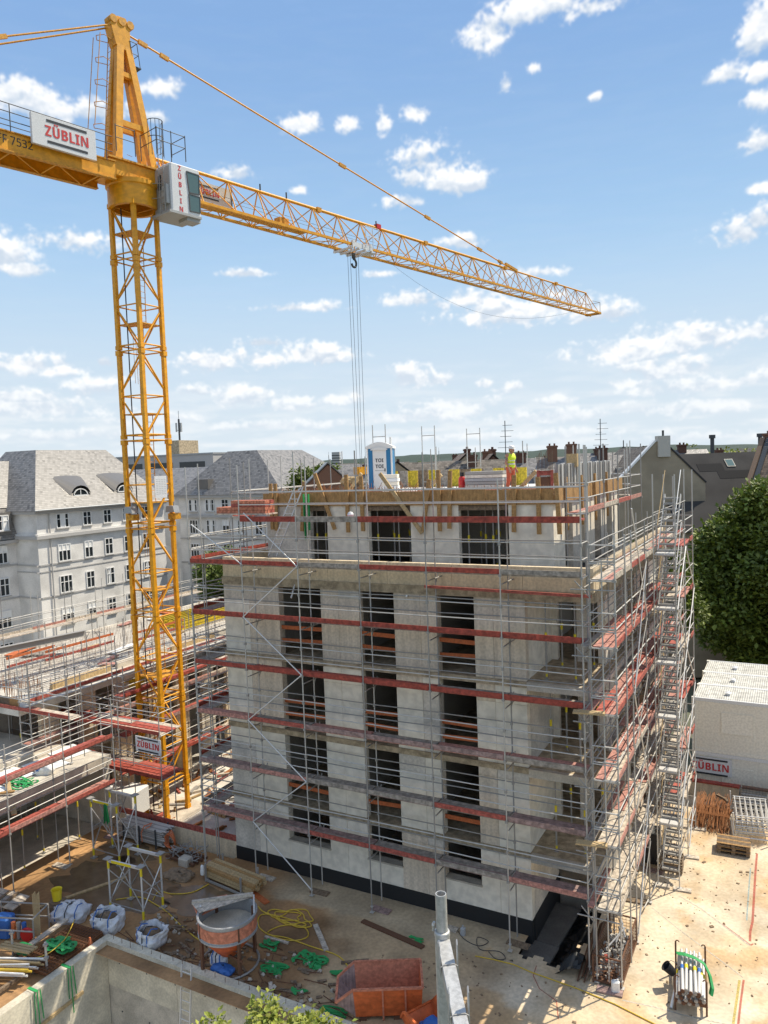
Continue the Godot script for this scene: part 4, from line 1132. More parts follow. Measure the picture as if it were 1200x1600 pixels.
	for s in [-1, 1]:
		tube(t, "tie_rope", cp(-0.7, 0.22 * s, 37.5), cp(-13.2, 0.8 * s, 31.2), 0.04, "crane_worn")
		bar(t, "tie_joint", cp(-0.7, 0.22 * s, 37.5).lerp(cp(-13.2, 0.8 * s, 31.2), 0.42), cp(-0.7, 0.22 * s, 37.5).lerp(cp(-13.2, 0.8 * s, 31.2), 0.46), 0.12, 0.18, "crane_worn")
	var bas := Basis(cu, Y, cv)
	var sg := Bat.new()
	sg.cham(cp(-4.02, 1.2, 30.98), Vector3(2.95, 1.3, 0.16), 0.012, bas)
	bat(t, "sign_box", sg, "white_paint")
	logo(t, cp(-3.9, 1.288, 31.0), bas, 0.44, 1.85)
	letters(t, "lettering", "WOLFF 7532", 0.34, Transform3D(bas, cp(-6.55, 0.908, 30.3)), "logo_black", 400, 0.95)
	# cab on the near side of the jib foot
	var cb := Bat.new()
	cb.cham(cq(2.05, 1.45, 30.15), Vector3(1.5, 2.3, 1.7), 0.06, tb)
	put(t, "cab_rear", unit_box, "grey_paint", Transform3D(tb * Basis.from_scale(Vector3(1.3, 2.1, 0.02)), cq(1.194, 1.45, 30.1)))
	put(t, "switch_box", unit_box, "grey_paint", Transform3D(tb * Basis.from_scale(Vector3(0.4, 0.9, 0.16)), cq(1.1, 1.85, 29.8)))
	bat(t, "cab", cb, "white_paint")
	put(t, "cab_floor", unit_box, "grey_paint", Transform3D(tb * Basis.from_scale(Vector3(1.7, 0.12, 1.85)), cq(1.95, 1.4, 28.94)))
	put(t, "cab_step", unit_box, "grey_paint", Transform3D(tb * Basis.from_scale(Vector3(0.7, 0.2, 0.8)), cq(2.5, 1.75, 28.82)))
	for q in [[30.05, 31.05], [29.15, 29.98]]:
		var gp := [cq(2.22, 2.2, q[0]), cq(2.82, 2.2, q[0] + 0.03), cq(2.84, 2.2, q[1] - 0.02), cq(2.12 if q[0] > 30 else 2.2, 2.2, q[1])]
		var gl := Bat.new(); gl.prism(gp, cv * 0.02)
		bat(t, "cab_window", gl, "cab_glass")
		var fr := Bat.new()
		for k in 4: fr.bar(gp[k] + cv * 0.015, gp[(k + 1) % 4] + cv * 0.015, 0.05, 0.04, cv)
		bat(t, "window_frame", fr, "steel_dark")
	put(t, "front_glass", unit_box, "cab_glass", Transform3D(tb * Basis.from_scale(Vector3(1.3, 1.9, 0.02)), cq(2.9, 1.45, 30.15)))
	letters(t, "lettering", "Z\nÜ\nB\nL\nI\nN", 0.235, Transform3D(bas, cq(1.72, 2.205, 30.12)), "logo_red", 700)
	put(t, "cab_door", unit_box, "steel_dark", Transform3D(tb * Basis.from_scale(Vector3(0.26, 0.7, 0.02)), cq(1.17, 1.3, 30.5)))
	var cl := Bat.new()
	for q in [1.55, 1.95]:
		cl.tube(cq(0.98, q, 28.95), cq(0.98, q, 32.2), 0.024, 5)
	for k in 11:
		cl.tube(cq(0.98, 1.55, 29.1 + 0.28 * k), cq(0.98, 1.95, 29.1 + 0.28 * k), 0.014, 4)
	for y in [29.7, 30.4]:
		cl.path([cq(0.98, 0.5, y), cq(0.75, 1.1, y), cq(0.98, 1.95, y - 0.12)], 0.02, 5)
	bat(t, "cab_ladder", cl, "steel_old")
	var rl := Bat.new()
	for q in [[0.6, 0.7], [0.6, 2.1], [1.4, 2.1], [2.2, 2.1], [2.2, 0.9], [-0.9, 1.0], [0.1, 1.0]]:
		rl.tube(cq(q[0], q[1], 31.2), cq(q[0], q[1], 32.45), 0.024, 5)
	for y in [31.85, 32.4]:
		rl.path([cq(-0.9, 1.0, y), cq(0.1, 1.0, y)], 0.02, 5)
		rl.path([cq(0.6, 0.7, y), cq(0.6, 2.1, y), cq(2.2, 2.1, y), cq(2.2, 0.9, y)], 0.02, 5)
	for k in 7:
		var g := PI * k / 6.0
		rl.tube(cq(1.0 + 0.38 * cos(g), 1.35 + 0.42 * sin(g), 31.3), cq(1.0 + 0.38 * cos(g), 1.35 + 0.42 * sin(g), 33.0), 0.018, 4)
	for y in [32.2, 33.0]:
		var hp := []
		for k in 9:
			var g := PI * k / 8.0
			hp.append(cq(1.0 + 0.38 * cos(g), 1.35 + 0.42 * sin(g), y))
		rl.path(hp, 0.02, 5)
	bat(t, "cab_railing", rl, "steel_dark")
	# banner on the jib behind the cab
	put(t, "banner", unit_box, "banner", Transform3D(bas * Basis.from_scale(Vector3(2.5, 1.0, 0.02)), cp(5.15, -0.35, 31.05)))
	logo(t, cp(4.85, -0.325, 31.05), bas, 0.3, 1.35)
	tube(t, "banner_post", cp(6.42, -0.34, 30.45), cp(6.42, -0.34, 31.7), 0.04, "steel_dark")
	# concrete foot
	var ft := thing("crane_foundation", "concrete footing block under the legs of the tower crane", "foundation")
	span(ft, "footing", CC + Vector3(-1.6, -2.2, -1.6), CC + Vector3(1.6, -1.58, 1.6), "concrete")

# ---------------------------------------------------------------- low building under construction on the left
func low_building() -> void:
	var rw := thing("retaining_wall", "tan concrete upstand wall topped by a red board behind the stacked steel tubes", "wall")
	for k in 3:
		span(rw, "wall_length", Vector3(-27.2 + 2.28 * k, -1.7, -24.3), Vector3(-27.2 + 2.28 * k + 2.27, 0.66, -24.02), "parapet")
		span(rw, "red_board", Vector3(-27.2 + 2.28 * k, 0.665, -24.1), Vector3(-27.2 + 2.28 * k + 2.26, 0.9, -24.05), "red_board_b")
	var lb := thing("low_building", "low concrete building shell with an open ground floor and a cluttered pale slab", "building")
	span(lb, "floor_slab", Vector3(-42, 2.95, -24.0), Vector3(-27.5, 3.3, -6.0), "concrete")
	span(lb, "slab_edge", Vector3(-27.5, 2.88, -24.0), Vector3(-27.44, 3.34, -6.0), "concrete")
	span(lb, "rear_wall", Vector3(-33.3, -1.0, -24.0), Vector3(-33.0, 2.94, -6.0), "concrete")
	span(lb, "end_wall", Vector3(-33.0, -1.0, -24.0), Vector3(-27.6, 2.94, -23.75), "concrete")
	span(lb, "ground_slab", Vector3(-33.0, -0.5, -23.7), Vector3(-28.0, -0.01, -6.0), "concrete")
	for q in [[-27.9, -22.4], [-28.3, -20.9], [-27.8, -19.6], [-28.4, -18.3], [-29.6, -21.6], [-29.8, -19.4], [-28.1, -17.0]]:
		prop(lb, Vector3(q[0], 0.0, q[1]), 2.94)
	for k in 8:
		span(lb, "upstand_block", Vector3(-30.4 + 0.03 * (k % 3), 3.3, -23.6 + 1.5 * k), Vector3(-30.2, 3.3 + 0.5 * ((k * 7) % 3) * 0.5 + 0.1, -22.3 + 1.5 * k), "concrete")
	# rear wing across the court
	var rwg := thing("rear_wing", "long low concrete wing with steel mesh on its slab behind the crane", "building")
	span(rwg, "floor_slab", Vector3(-43, 5.0, -50), Vector3(-31.6, 5.3, -22.5), "slab_pale")
	span(rwg, "floor_slab", Vector3(-43, 2.0, -50), Vector3(-31.8, 2.25, -22.5), "concrete")
	for k in 12:
		var z := -49.6 + 2.25 * k
		span(rwg, "wall_panel", Vector3(-32.1, -1.7, z), Vector3(-31.85, 1.98, z + 1.2), "parapet" if k % 2 else "concrete")
		span(rwg, "wall_panel", Vector3(-32.1, 2.27, z), Vector3(-31.85, 4.98, z + 1.0), "parapet" if k % 3 else "concrete")
		prop(rwg, Vector3(-32.6, 2.25, z + 1.6), 2.74)
	span(rwg, "inner_wall", Vector3(-36.0, -1.7, -50), Vector3(-35.7, 4.98, -22.5), "concrete")
	var mesh := Bat.new()
	for k in 90:
		mesh.bar(Vector3(-42.5, 5.36, -49.5 + 0.28 * k), Vector3(-33.2, 5.36, -49.5 + 0.28 * k), 0.012, 0.012)
	for k in 34:
		mesh.bar(Vector3(-42.4 + 0.28 * k, 5.38, -49.5), Vector3(-42.4 + 0.28 * k, 5.38, -24.5), 0.012, 0.012)
	for k in 420:
		var p := Vector3(rng.randf_range(-42.3, -33.4), 5.3, rng.randf_range(-49, -25))
		mesh.bar(p, p + Vector3(rng.randf_range(-0.04, 0.04), rng.randf_range(0.3, 0.5), 0), 0.014, 0.014)
	tag(bat(rwg, "rebar_mesh", mesh, "rebar_grey"), "grey brown steel mesh and starter bars", "", "", "stuff")
	for k in 5:
		span(rwg, "edge_upstand", Vector3(-33.1, 5.3, -46.0 + 4.2 * k), Vector3(-32.9, 5.62 + 0.06 * (k % 2), -42.2 + 4.2 * k), "concrete" if k % 2 else "timber_pale")
	# link towards the apartment block
	var lk := thing("link_building", "concrete link with formwork between the rear wing and the apartment block", "building")
	span(lk, "floor_slab", Vector3(-31.5, 4.6, -52), Vector3(-21.9, 4.9, -43), "concrete")
	for k in 5:
		span(lk, "wall_panel", Vector3(-31.4 + 1.95 * k, -1.7, -43.3), Vector3(-31.4 + 1.95 * k + (1.2 if k % 2 else 1.6), 4.58, -43.05), ["panel_grey", "parapet", "concrete"][k % 3])
	span(lk, "rear_wall", Vector3(-31.4, -1.7, -46.3), Vector3(-21.9, 4.58, -46.0), "concrete")
	# stacked yellow girders
	girders(Vector3(-37.4, 5.55, -41), Vector3(0, 0, -1), 6.0, 7, 3, "stack of yellow timber girders on the rear wing slab behind the crane mast")
	girders(Vector3(-32.3, 4.5, -31.5), Vector3(0, 0, -1), 5.0, 3, 2, "yellow timber girders under the red edge of the rear wing")
	girders(Vector3(-28.5, 6.2, -45), Vector3(0.1, 0, -1).normalized(), 4.2, 8, 2, "wide bed of bright yellow girders on the link roof right of the crane")
	girders(Vector3(-25.2, -1.3, -33.2), Vector3(1, 0, -0.1).normalized(), 4.0, 4, 3, "pile of pale yellow girders on the court floor right of the crane foot", "timber_pale")
	var sb := thing("formwork_table", "salmon red formwork panels lying on the court floor beside the crane foot", "formwork", Vector3(-24.0, -0.9, -30.6))
	for k in 4:
		box(sb, "panel", Vector3(-0.9 + 0.75 * k, 0.02 * (k % 2), 0), Vector3(0.72, 0.12, 2.6), "red_board_b" if k % 2 else "red_pale")
	for x in [-1.0, 1.2]:
		box(sb, "bearer", Vector3(x, -0.4, 0), Vector3(0.16, 0.6, 2.4), "timber_old")
	# scaffolds
	var s1 := thing("low_scaffold", "sunlit scaffold with two salmon red decks along the edge of the low building", "scaffold")
	var st := []
	for i in 6: st.append(-23.2 + 2.57 * i)
	scaffold(s1, "z", st, -27.05, -26.35, 0.0, [2.55, 4.55], 6.1, [["red_board_b", "red_pale"], ["red_board_b", "red_pale"]], [["red_board_b", "red_pale"]], {"soles": true})
	var s2 := thing("low_scaffold", "shaded scaffold with broad red decks running from the low building to the crane mast", "scaffold")
	st = []
	for i in 6: st.append(-25.35 - 2.57 * i)
	scaffold(s2, "x", st, -25.75, -24.95, -1.0, [2.1, 4.15], 5.6, [["red_board", "red_board_b"], ["red_board", "red_board_b", "board_pale"]], [["red_board"]], {})
	for i in 5:
		for k in 2:
			bar(s2, "deck_plank", Vector3(st[i] - 0.03, 4.12, -25.9 - 0.33 * k), Vector3(st[i + 1] + 0.03, 4.12, -25.9 - 0.33 * k), 0.31, 0.05, ["red_board_b", "board_pale", "red_board"][(i + k) % 3])
			bar(s2, "deck_plank", Vector3(st[i] - 0.03, 2.07, -25.9 - 0.33 * k), Vector3(st[i + 1] + 0.03, 2.07, -25.9 - 0.33 * k), 0.31, 0.05, ["red_board", "red_board_b", "board_grey"][(i + k) % 3])
	var sg := thing("company_sign", "white sign with red lettering hung on the red deck beside the crane mast", "sign", Vector3(-26.0, 3.62, -24.88))
	box(sg, "board", Vector3.ZERO, Vector3(1.62, 0.72, 0.03), "white_paint", -0.04)
	logo(sg, Vector3(0, 0, 0.022), Basis(Vector3.UP, -0.04), 0.27, 1.3)
	var s3 := thing("low_scaffold", "scaffold with a long red toe board along the rear wing behind the crane", "scaffold")
	st = []
	for i in 9: st.append(-22.6 - 2.57 * i)
	scaffold(s3, "z", st, -31.65, -30.95, -1.6, [3.7, 5.7], 7.6, [["board_pale", "red_pale"], ["board_pale"]], [["board_pink", "board_pale"], ["red_board_b"]], {})
	var s4 := thing("low_scaffold", "far scaffold with a pale sunlit deck in front of the grey town house", "scaffold")
	st = []
	for i in 10: st.append(-24.5 - 2.57 * i)
	scaffold(s4, "z", st, -42.6, -43.3, 3.0, [6.2], 8.6, [["board_pale"]], [["board_pale", "red_pale"]], {})
	var s5 := thing("low_scaffold", "grey scaffold bay closing the gap between the crane and the apartment block", "scaffold")
	scaffold(s5, "x", [-23.9, -26.0, -28.6, -31.2], -41.6, -42.3, -1.6, [2.1, 4.6, 6.6], 8.4, [["board_grey", "red_pale"]], [["red_board_b", "board_grey"]], {})
	var s6 := thing("low_scaffold", "scaffold with red boards standing in the gap behind the near slab of the low building", "scaffold")
	st = []
	for i in 5: st.append(-26.6 - 2.57 * i)
	scaffold(s6, "z", st, -30.0, -29.25, -1.6, [1.0, 3.0, 5.0], 6.6, [["red_board_b", "board_pale"], ["red_board_b"]], [["red_board"], ["red_board_b", "board_pink"]], {})
	var s7 := thing("low_scaffold", "scaffold with pale and red decks crossing the far end of the near slab", "scaffold")
	st = []
	for i in 6: st.append(-28.2 - 2.57 * i)
	scaffold(s7, "x", st, -23.2, -22.5, 3.3, [5.3], 7.4, [["board_pale", "red_pale"]], [["red_board", "red_board_b"]], {"single": true})
	var ef := thing("edge_formwork", "rusty starter bars and timber edge boards at the near end of the rear wing", "formwork")
	for k in 16: box(ef, "board", Vector3(-41.5 + 0.62 * k, 5.52, -22.75), Vector3(0.6, 0.44, 0.05), "timber_old" if k % 3 else "timber", 0.02)
	var eb := Bat.new()
	for k in 160:
		var p := Vector3(rng.randf_range(-42.0, -32.0), 5.3, rng.randf_range(-25.5, -23.0))
		eb.bar(p, p + Vector3(rng.randf_range(-0.05, 0.05), rng.randf_range(0.4, 0.8), 0), 0.016, 0.016)
	tag(bat(ef, "bars", eb, "rust"), "rust brown bars", "", "", "stuff")
	for k in 14:
		var cl := thing("loose_board", "loose board or panel lying on the rear wing slab", "board", Vector3(rng.randf_range(-42.0, -33.0), 5.42, rng.randf_range(-46.0, -26.0)), rng.randf_range(-0.4, 0.4) + (PI / 2 if k % 2 else 0.0), "boards on the rear wing")
		box(cl, "board", Vector3.ZERO, Vector3(rng.randf_range(1.2, 2.6), 0.05, rng.randf_range(0.2, 0.6)), ["orange_board", "timber_pale", "sheet_white", "red_pale", "board_grey"][k % 5])
	# clutter on the court floor
	var cc := thing("court_clutter", "pale boards, blocks and bars strewn over the court floor around the crane foot", "clutter")
	tag(cc, "pale boards, blocks and bars strewn over the court floor around the crane foot", "clutter", "", "stuff")
	for kind in [["timber_pale", 40], ["rust", 50], ["concrete", 40], ["steel_old", 30], ["red_board_b", 18]]:
		var b := Bat.new()
		for k in kind[1]:
			var p := Vector3(rng.randf_range(-31.0, -22.4), -1.56 + 0.1 * rng.randf(), rng.randf_range(-38.0, -25.0))
			b.box(p, Vector3(rng.randf_range(0.2, 1.5), rng.randf_range(0.04, 0.16), rng.randf_range(0.05, 0.22)), Basis(Vector3.UP, rng.randf() * PI))
		bat(cc, "pieces", b, kind[0])
	var dk := thing("steel_beam", "long grey steel beam lying across the rear scaffold above the mesh", "beam", Vector3(-38.5, 6.75, -26.5))
	bar(dk, "web", Vector3(0, 0, 4.5), Vector3(0.3, -0.35, -5.5), 0.03, 0.3, "steel_old")
	bar(dk, "flange", Vector3(0, 0.16, 4.5), Vector3(0.3, -0.19, -5.5), 0.3, 0.03, "steel_old")
	bar(dk, "flange", Vector3(0, -0.16, 4.5), Vector3(0.3, -0.51, -5.5), 0.3, 0.03, "steel_old")
	# ladder frames standing up from the slabs
	for q in [[-33.6, -26.5], [-34.6, -29.5], [-36.0, -33.0], [-39.5, -30.0], [-40.5, -35.0], [-38.5, -38.0], [-41.0, -40.0], [-34.0, -36.0]]:
		var fr := thing("scaffold_bay", "upright steel scaffold frame standing on the rear wing slab", "scaffold frame", Vector3(q[0], 5.3, q[1]), 0.6 + q[0], "frames on the rear wing")
		for s in [-0.37, 0.37]:
			tube(fr, "post", Vector3(s, 0, 0), Vector3(s, 2.0, 0), 0.024, "steel_old")
			tube(fr, "corner_brace", Vector3(s, 1.6, 0), Vector3(s * 0.4, 1.95, 0), 0.016, "steel_old")
		tube(fr, "cross_bar", Vector3(-0.37, 1.95, 0), Vector3(0.37, 1.95, 0), 0.02, "steel_old")
		tube(fr, "cross_bar", Vector3(-0.37, 0.3, 0), Vector3(0.37, 0.3, 0), 0.018, "steel_old")
	for q in [[-36.8, 5.3, -30.5, 1.1], [-37.6, 5.3, -27.8, 0.7], [-35.6, 5.3, -35.5, 1.0]]:
		var gr := thing("orange_guard", "orange boards fixed between short posts on the rear wing slab", "guard rail", Vector3(q[0], q[1], q[2]), 0.0, "orange edge guards on the rear wing")
		for h in [0.5, 0.95]:
			bar(gr, "board", Vector3(0, h, 2.2 * q[3]), Vector3(0, h, -2.2 * q[3]), 0.03, 0.14, "orange_board" if h > 0.6 else "red_board_b")
		for s in [-1, 0, 1]:
			tube(gr, "post", Vector3(0.03, 0, 2.0 * s * q[3]), Vector3(0.03, 1.1, 2.0 * s * q[3]), 0.022, "steel_old")
	# clutter on the near slab
	var wb := thing("white_sack", "white plastic sack with a blue patch on the edge of the low building's slab", "sack", Vector3(-28.4, 3.3, -21.3), 0.5)
	bat(wb, "sack", sack(Vector3(0.75, 0.5, 0.5), 3), "sheet_white")
	box(wb, "label", Vector3(-0.2, 0.25, 0.255), Vector3(0.2, 0.11, 0.01), "blue", 0.0)
	var nt := thing("green_net", "crumpled green strap heap on the low building's slab", "strap", Vector3(-28.6, 3.3, -20.1))
	bat(nt, "strap", tangle(0.75, 0.3, 26, 0.03, 5), "strap_green")
	var tw := thing("timber_offcuts", "timber offcuts hanging over the edge of the low building's slab", "timber", Vector3(-28.0, 3.32, -19.2))
	bar(tw, "board", Vector3(-0.7, 0.3, -0.5), Vector3(0.85, -0.55, 0.35), 0.2, 0.06, "timber_pale")
	bar(tw, "board", Vector3(-0.6, 0.05, 0.5), Vector3(0.3, 0.12, -0.1), 0.16, 0.06, "timber")
	bar(tw, "board", Vector3(-0.9, 0.08, 0.8), Vector3(0.2, 0.05, 0.5), 0.12, 0.06, "timber_pale")
	var cd := thing("cable_drum", "small round cable drum on the low building's slab", "drum", Vector3(-28.9, 3.75, -17.6))
	var cdb := Bat.new()
	var rb := Basis(Vector3.FORWARD, PI / 2)
	cdb.lathe([Vector2(0.001, -0.2), Vector2(0.42, -0.2), Vector2(0.42, -0.15), Vector2(0.2, -0.15), Vector2(0.2, 0.15), Vector2(0.42, 0.15), Vector2(0.42, 0.2), Vector2(0.001, 0.2)], Vector3.ZERO, 18, rb)
	bat(cd, "drum", cdb, "timber_old")
	var sh := thing("white_sheet", "white insulation sheets covering the low building's slab", "sheeting", Vector3(-29.3, 3.31, -20.0))
	for k in 6:
		box(sh, "sheet", Vector3(-0.2 + 0.35 * (k % 2), 0.02 + 0.015 * (k % 3), -3.4 + 1.5 * k), Vector3(1.6, 0.03, 1.35), "sheet_white", 0.06 * (k - 3))
	var con := thing("concrete_block", "pale concrete block standing in the court left of the crane foot", "block", Vector3(-29.4, -0.4, -26.4), 0.1)
	var cb := Bat.new(); cb.cham(Vector3(0, 0.3, 0), Vector3(2.0, 1.2, 1.3), 0.04)
	bat(con, "block", cb, "sheet_white")
	var ox := thing("orange_drum", "round orange lifting drum perched at the far left scaffold", "drum", Vector3(-37.5, 6.35, -24.3), 0.3)
	var ob := Bat.new()
	ob.lathe([Vector2(0.001, -0.32), Vector2(0.22, -0.32), Vector2(0.26, -0.2), Vector2(0.26, 0.2), Vector2(0.22, 0.32), Vector2(0.001, 0.32)], Vector3(0, 0, 0), 14, Basis(Vector3.RIGHT, PI / 2))
	bat(ox, "drum", ob, "orange_skip")
	tube(ox, "post", Vector3(0, -1.05, 0.15), Vector3(0, -0.2, 0.15), 0.04, "steel_old")
	tube(ox, "post", Vector3(0, -1.05, -0.15), Vector3(0, -0.2, -0.15), 0.04, "steel_old")

func girders(at: Vector3, along: Vector3, length: float, across: int, high: int, label: String, mt := "girder_yellow") -> void:
	var t := thing("girder_stack", label, "girders", at)
	var side := Vector3.UP.cross(along)
	for r in high:
		for k in across:
			var o := side * (0.42 * (k - (across - 1) * 0.5)) + Vector3(0, 0.21 * r, 0)
			var l := length * rng.randf_range(0.9, 1.0)
			var b := Bat.new()
			var a := o - along * l * 0.5; var e := o + along * l * 0.5
			b.bar(a, e, 0.035, 0.2)
			b.bar(a + Vector3(0, 0.08, 0), e + Vector3(0, 0.08, 0), 0.085, 0.04)
			b.bar(a - Vector3(0, 0.08, 0), e - Vector3(0, 0.08, 0), 0.085, 0.04)
			bat(t, "girder", b, mt)
func sack(s: Vector3, seed_: int, open := false) -> Bat:
	# a slumped bag: rounded box pushed about by noise
	var f := FastNoiseLite.new(); f.seed = seed_; f.frequency = 1.6; f.fractal_octaves = 3
	var b := Bat.new()
	var nu := 36; var nv := 16
	var pt := func(i: int, j: int) -> Vector3:
		var t := TAU * i / nu
		var v := float(j) / nv
		var c := cos(t); var q := sin(t)
		var sq := pow(pow(absf(c), 4.0) + pow(absf(q), 4.0), -0.25)
		var r := 1.0
		var y := v
		if open:
			r = 0.92 + 0.12 * sin(v * PI)
			if v > 0.85: y = 0.85 - (v - 0.85) * 2.6; r *= 1.0 - (v - 0.85) * 1.2
		else:
			r = pow(maxf(1.0 - pow(v, 3.0), 0.0), 0.5) * (0.9 + 0.15 * sin(v * PI))
		var p := Vector3(c * sq * r * s.x * 0.5, y * s.y, q * sq * r * s.z * 0.5)
		var k := f.get_noise_3d(p.x * 2.0, p.y * 2.0, p.z * 2.0)
		var k2 := f.get_noise_3d(p.x * 5.0 + 9.0, p.y * 3.0, p.z * 5.0)
		return p + Vector3(c, 0.35 if v > 0.3 else 0.0, q) * (k * 0.20 + k2 * 0.05) * minf(s.x, s.z) * (0.3 + 0.7 * minf(v * 2.0, 1.0))
	var g := []
	for i in nu + 1:
		var col := []
		for j in nv + 1: col.append(pt.call(i % nu, j))
		g.append(col)
	var nrm := func(i: int, j: int) -> Vector3:
		var du: Vector3 = g[(i + 1) % nu][j] - g[(i + nu - 1) % nu][j]
		var dv: Vector3 = g[i % nu][mini(j + 1, nv)] - g[i % nu][maxi(j - 1, 0)]
		return dv.cross(du).normalized()
	for i in nu:
		for j in nv:
			var a: Vector3 = nrm.call(i + 1, j); var c: Vector3 = nrm.call(i, j); var d: Vector3 = nrm.call(i, j + 1); var e: Vector3 = nrm.call(i + 1, j + 1)
			b.smooth(g[i + 1][j], g[i][j], g[i][j + 1], a, c, d)
			b.smooth(g[i + 1][j], g[i][j + 1], g[i + 1][j + 1], a, d, e)
	return b
func tangle(r: float, h: float, n: int, w: float, seed_: int) -> Bat:
	# a strap thrown down in loops: flat band along a wandering curve
	var q := RandomNumberGenerator.new(); q.seed = seed_
	var b := Bat.new()
	var c := Curve3D.new()
	var p := Vector3(q.randf_range(-r, r) * 0.4, h * 0.3, q.randf_range(-r, r) * 0.4)
	for k in n:
		var d := Vector3(q.randf_range(-1, 1), 0, q.randf_range(-1, 1)) * r * 0.5
		c.add_point(p, -d, d)
		p = Vector3(q.randf_range(-r, r), maxf(0.03, h * q.randf() * q.randf()), q.randf_range(-r, r) * 0.6)
	var pts := c.tessellate(4, 8.0)
	for i in pts.size() - 1:
		var a: Vector3 = pts[i]; var e: Vector3 = pts[i + 1]
		if a.distance_to(e) < 0.005: continue
		b.bar(a, e + (e - a).normalized() * 0.01, w * 2.0, 0.012, Vector3(0.25 * sin(i * 0.35), 1, 0.3 * cos(i * 0.27)).normalized())
	return b

# ---------------------------------------------------------------- the town behind
func town_window(par: Node, at: Vector3, w: float, h: float, bas: Basis, cols := 2, rows := 2) -> void:
	var b := Bat.new()
	for s in [-1, 1]:
		b.box(Vector3(s * (w * 0.5 - 0.04), 0, 0.02), Vector3(0.08, h, 0.07))
		b.box(Vector3(0, s * (h * 0.5 - 0.04), 0.02), Vector3(w - 0.16, 0.08, 0.07))
	for k in range(1, cols):
		b.box(Vector3(-w * 0.5 + w * k / cols, 0, 0.021), Vector3(0.07, h - 0.16, 0.06))
	for k in range(1, rows):
		b.box(Vector3(0, -h * 0.5 + h * k / rows + h * 0.12, 0.022), Vector3(w - 0.16, 0.06, 0.055))
	var key := "win%.2f_%.2f_%d_%d" % [w, h, cols, rows]
	if not tex.has(key): tex[key] = b.mesh()
	var o := put(par, "window", tex[key], "frame_white", Transform3D(bas, at))
	box(o, "pane", Vector3(0, 0, -0.015), Vector3(w - 0.1, h - 0.1, 0.02), "glass_dark")
	var r := fmod(absf(at.x * 12.7 + at.y * 31.3 + at.z * 7.9), 1.0)
	if r < 0.28: box(o, "curtain", Vector3((r - 0.14) * w, 0.0, -0.002), Vector3(w * (0.25 + r), h - 0.14, 0.006), "frame_white")
	elif r > 0.8: box(o, "blind", Vector3(0, h * 0.28, -0.002), Vector3(w - 0.12, h * 0.4, 0.006), "frame_white")
	box(o, "sill", Vector3(0, -h * 0.5 - 0.05, 0.06), Vector3(w + 0.16, 0.06, 0.16), "facade_trim")
func hip(b: Bat, e: Array, r: Array) -> void:
	# e: four eave corners, r: four corners of the top (counter-clockwise from above); slates run with each slope
	for k in 4:
		var j := (k + 1) % 4
		var a: Vector3 = e[k]; var q: Vector3 = e[j]; var c: Vector3 = r[j]; var d: Vector3 = r[k]
		var ux := (q - a).normalized()
		var up := ((c + d) * 0.5 - (a + q) * 0.5)
		up = (up - ux * up.dot(ux)).normalized()
		if c.distance_to(d) > 0.01: b.quv(a, q, c, d, Vector2.ZERO, ux, up)
		else:
			var nn := (q - a).cross(c - a).normalized()
			b.uvs = true
			for p in [a, c, q]: b.vert(p, nn, Vector2((p - a).dot(ux), -(p - a).dot(up)))
	if r[0].distance_to(r[2]) > 0.1 and r[0].distance_to(r[1]) > 0.05 and r[1].distance_to(r[2]) > 0.05: b.quad(r[0], r[1], r[2], r[3])
	b.quad(e[3], e[2], e[1], e[0])
func gable(t: Node3D, w: float, d: float, y0: float, eave: float, ridge: float, wall: String, roof: String, over := 0.35, hipped := 0.0) -> MeshInstance3D:
	# ridge along local x
	var wl := Bat.new()
	var x := w * 0.5; var z := d * 0.5
	if hipped > 0.0:
		wl.span(Vector3(-x, y0, -z), Vector3(x, eave, z))
	else:
		wl.prism([Vector3(x, y0, z), Vector3(x, y0, -z), Vector3(x, eave, -z), Vector3(x, ridge - 0.1, 0), Vector3(x, eave, z)], Vector3(-w, 0, 0))
	bat(t, "wall", wl, wall)
	var rf := Bat.new()
	var ox := x + (over if hipped > 0.0 else 0.12)
	var oz := z + over
	var ey := eave - over * (ridge - eave) / z
	if hipped > 0.0:
		hip(rf, [Vector3(-ox, ey, oz), Vector3(ox, ey, oz), Vector3(ox, ey, -oz), Vector3(-ox, ey, -oz)], [Vector3(-x + hipped, ridge, 0.01), Vector3(x - hipped, ridge, 0.01), Vector3(x - hipped, ridge, -0.01), Vector3(-x + hipped, ridge, -0.01)])
	else:
		for s in [1, -1]:
			var a := Vector3(-ox * s, ey, oz * s); var q := Vector3(ox * s, ey, oz * s)
			var up := (Vector3(0, ridge, 0) - Vector3(0, ey, oz * s)).normalized()
			rf.quv(a + Vector3(0, 0.12, 0), q + Vector3(0, 0.12, 0), Vector3(ox * s, ridge + 0.12, 0), Vector3(-ox * s, ridge + 0.12, 0), Vector2.ZERO, (q - a).normalized(), up)
			rf.quad(q, a, Vector3(-ox * s, ridge, 0), Vector3(ox * s, ridge, 0))
			rf.quad(a, q, q + Vector3(0, 0.12, 0), a + Vector3(0, 0.12, 0))
			rf.quad(a + Vector3(0, 0.12, 0), Vector3(-ox * s, ridge + 0.12, 0), Vector3(-ox * s, ridge, 0), a)
			rf.quad(q, Vector3(ox * s, ridge, 0), Vector3(ox * s, ridge + 0.12, 0), q + Vector3(0, 0.12, 0))
	return bat(t, "roof", rf, roof)
func chimney(par: Node, at: Vector3, s: Vector3, mt: String) -> void:
	var b := Bat.new()
	b.box(at + Vector3(0, s.y * 0.5, 0), s)
	b.box(at + Vector3(0, s.y - 0.12, 0), Vector3(s.x + 0.14, 0.16, s.z + 0.14))
	for k in [-0.25, 0.25]:
		b.tube(at + Vector3(k * s.x, s.y, 0), at + Vector3(k * s.x, s.y + 0.22, 0), 0.1, 6)
	bat(par, "chimney", b, mt)
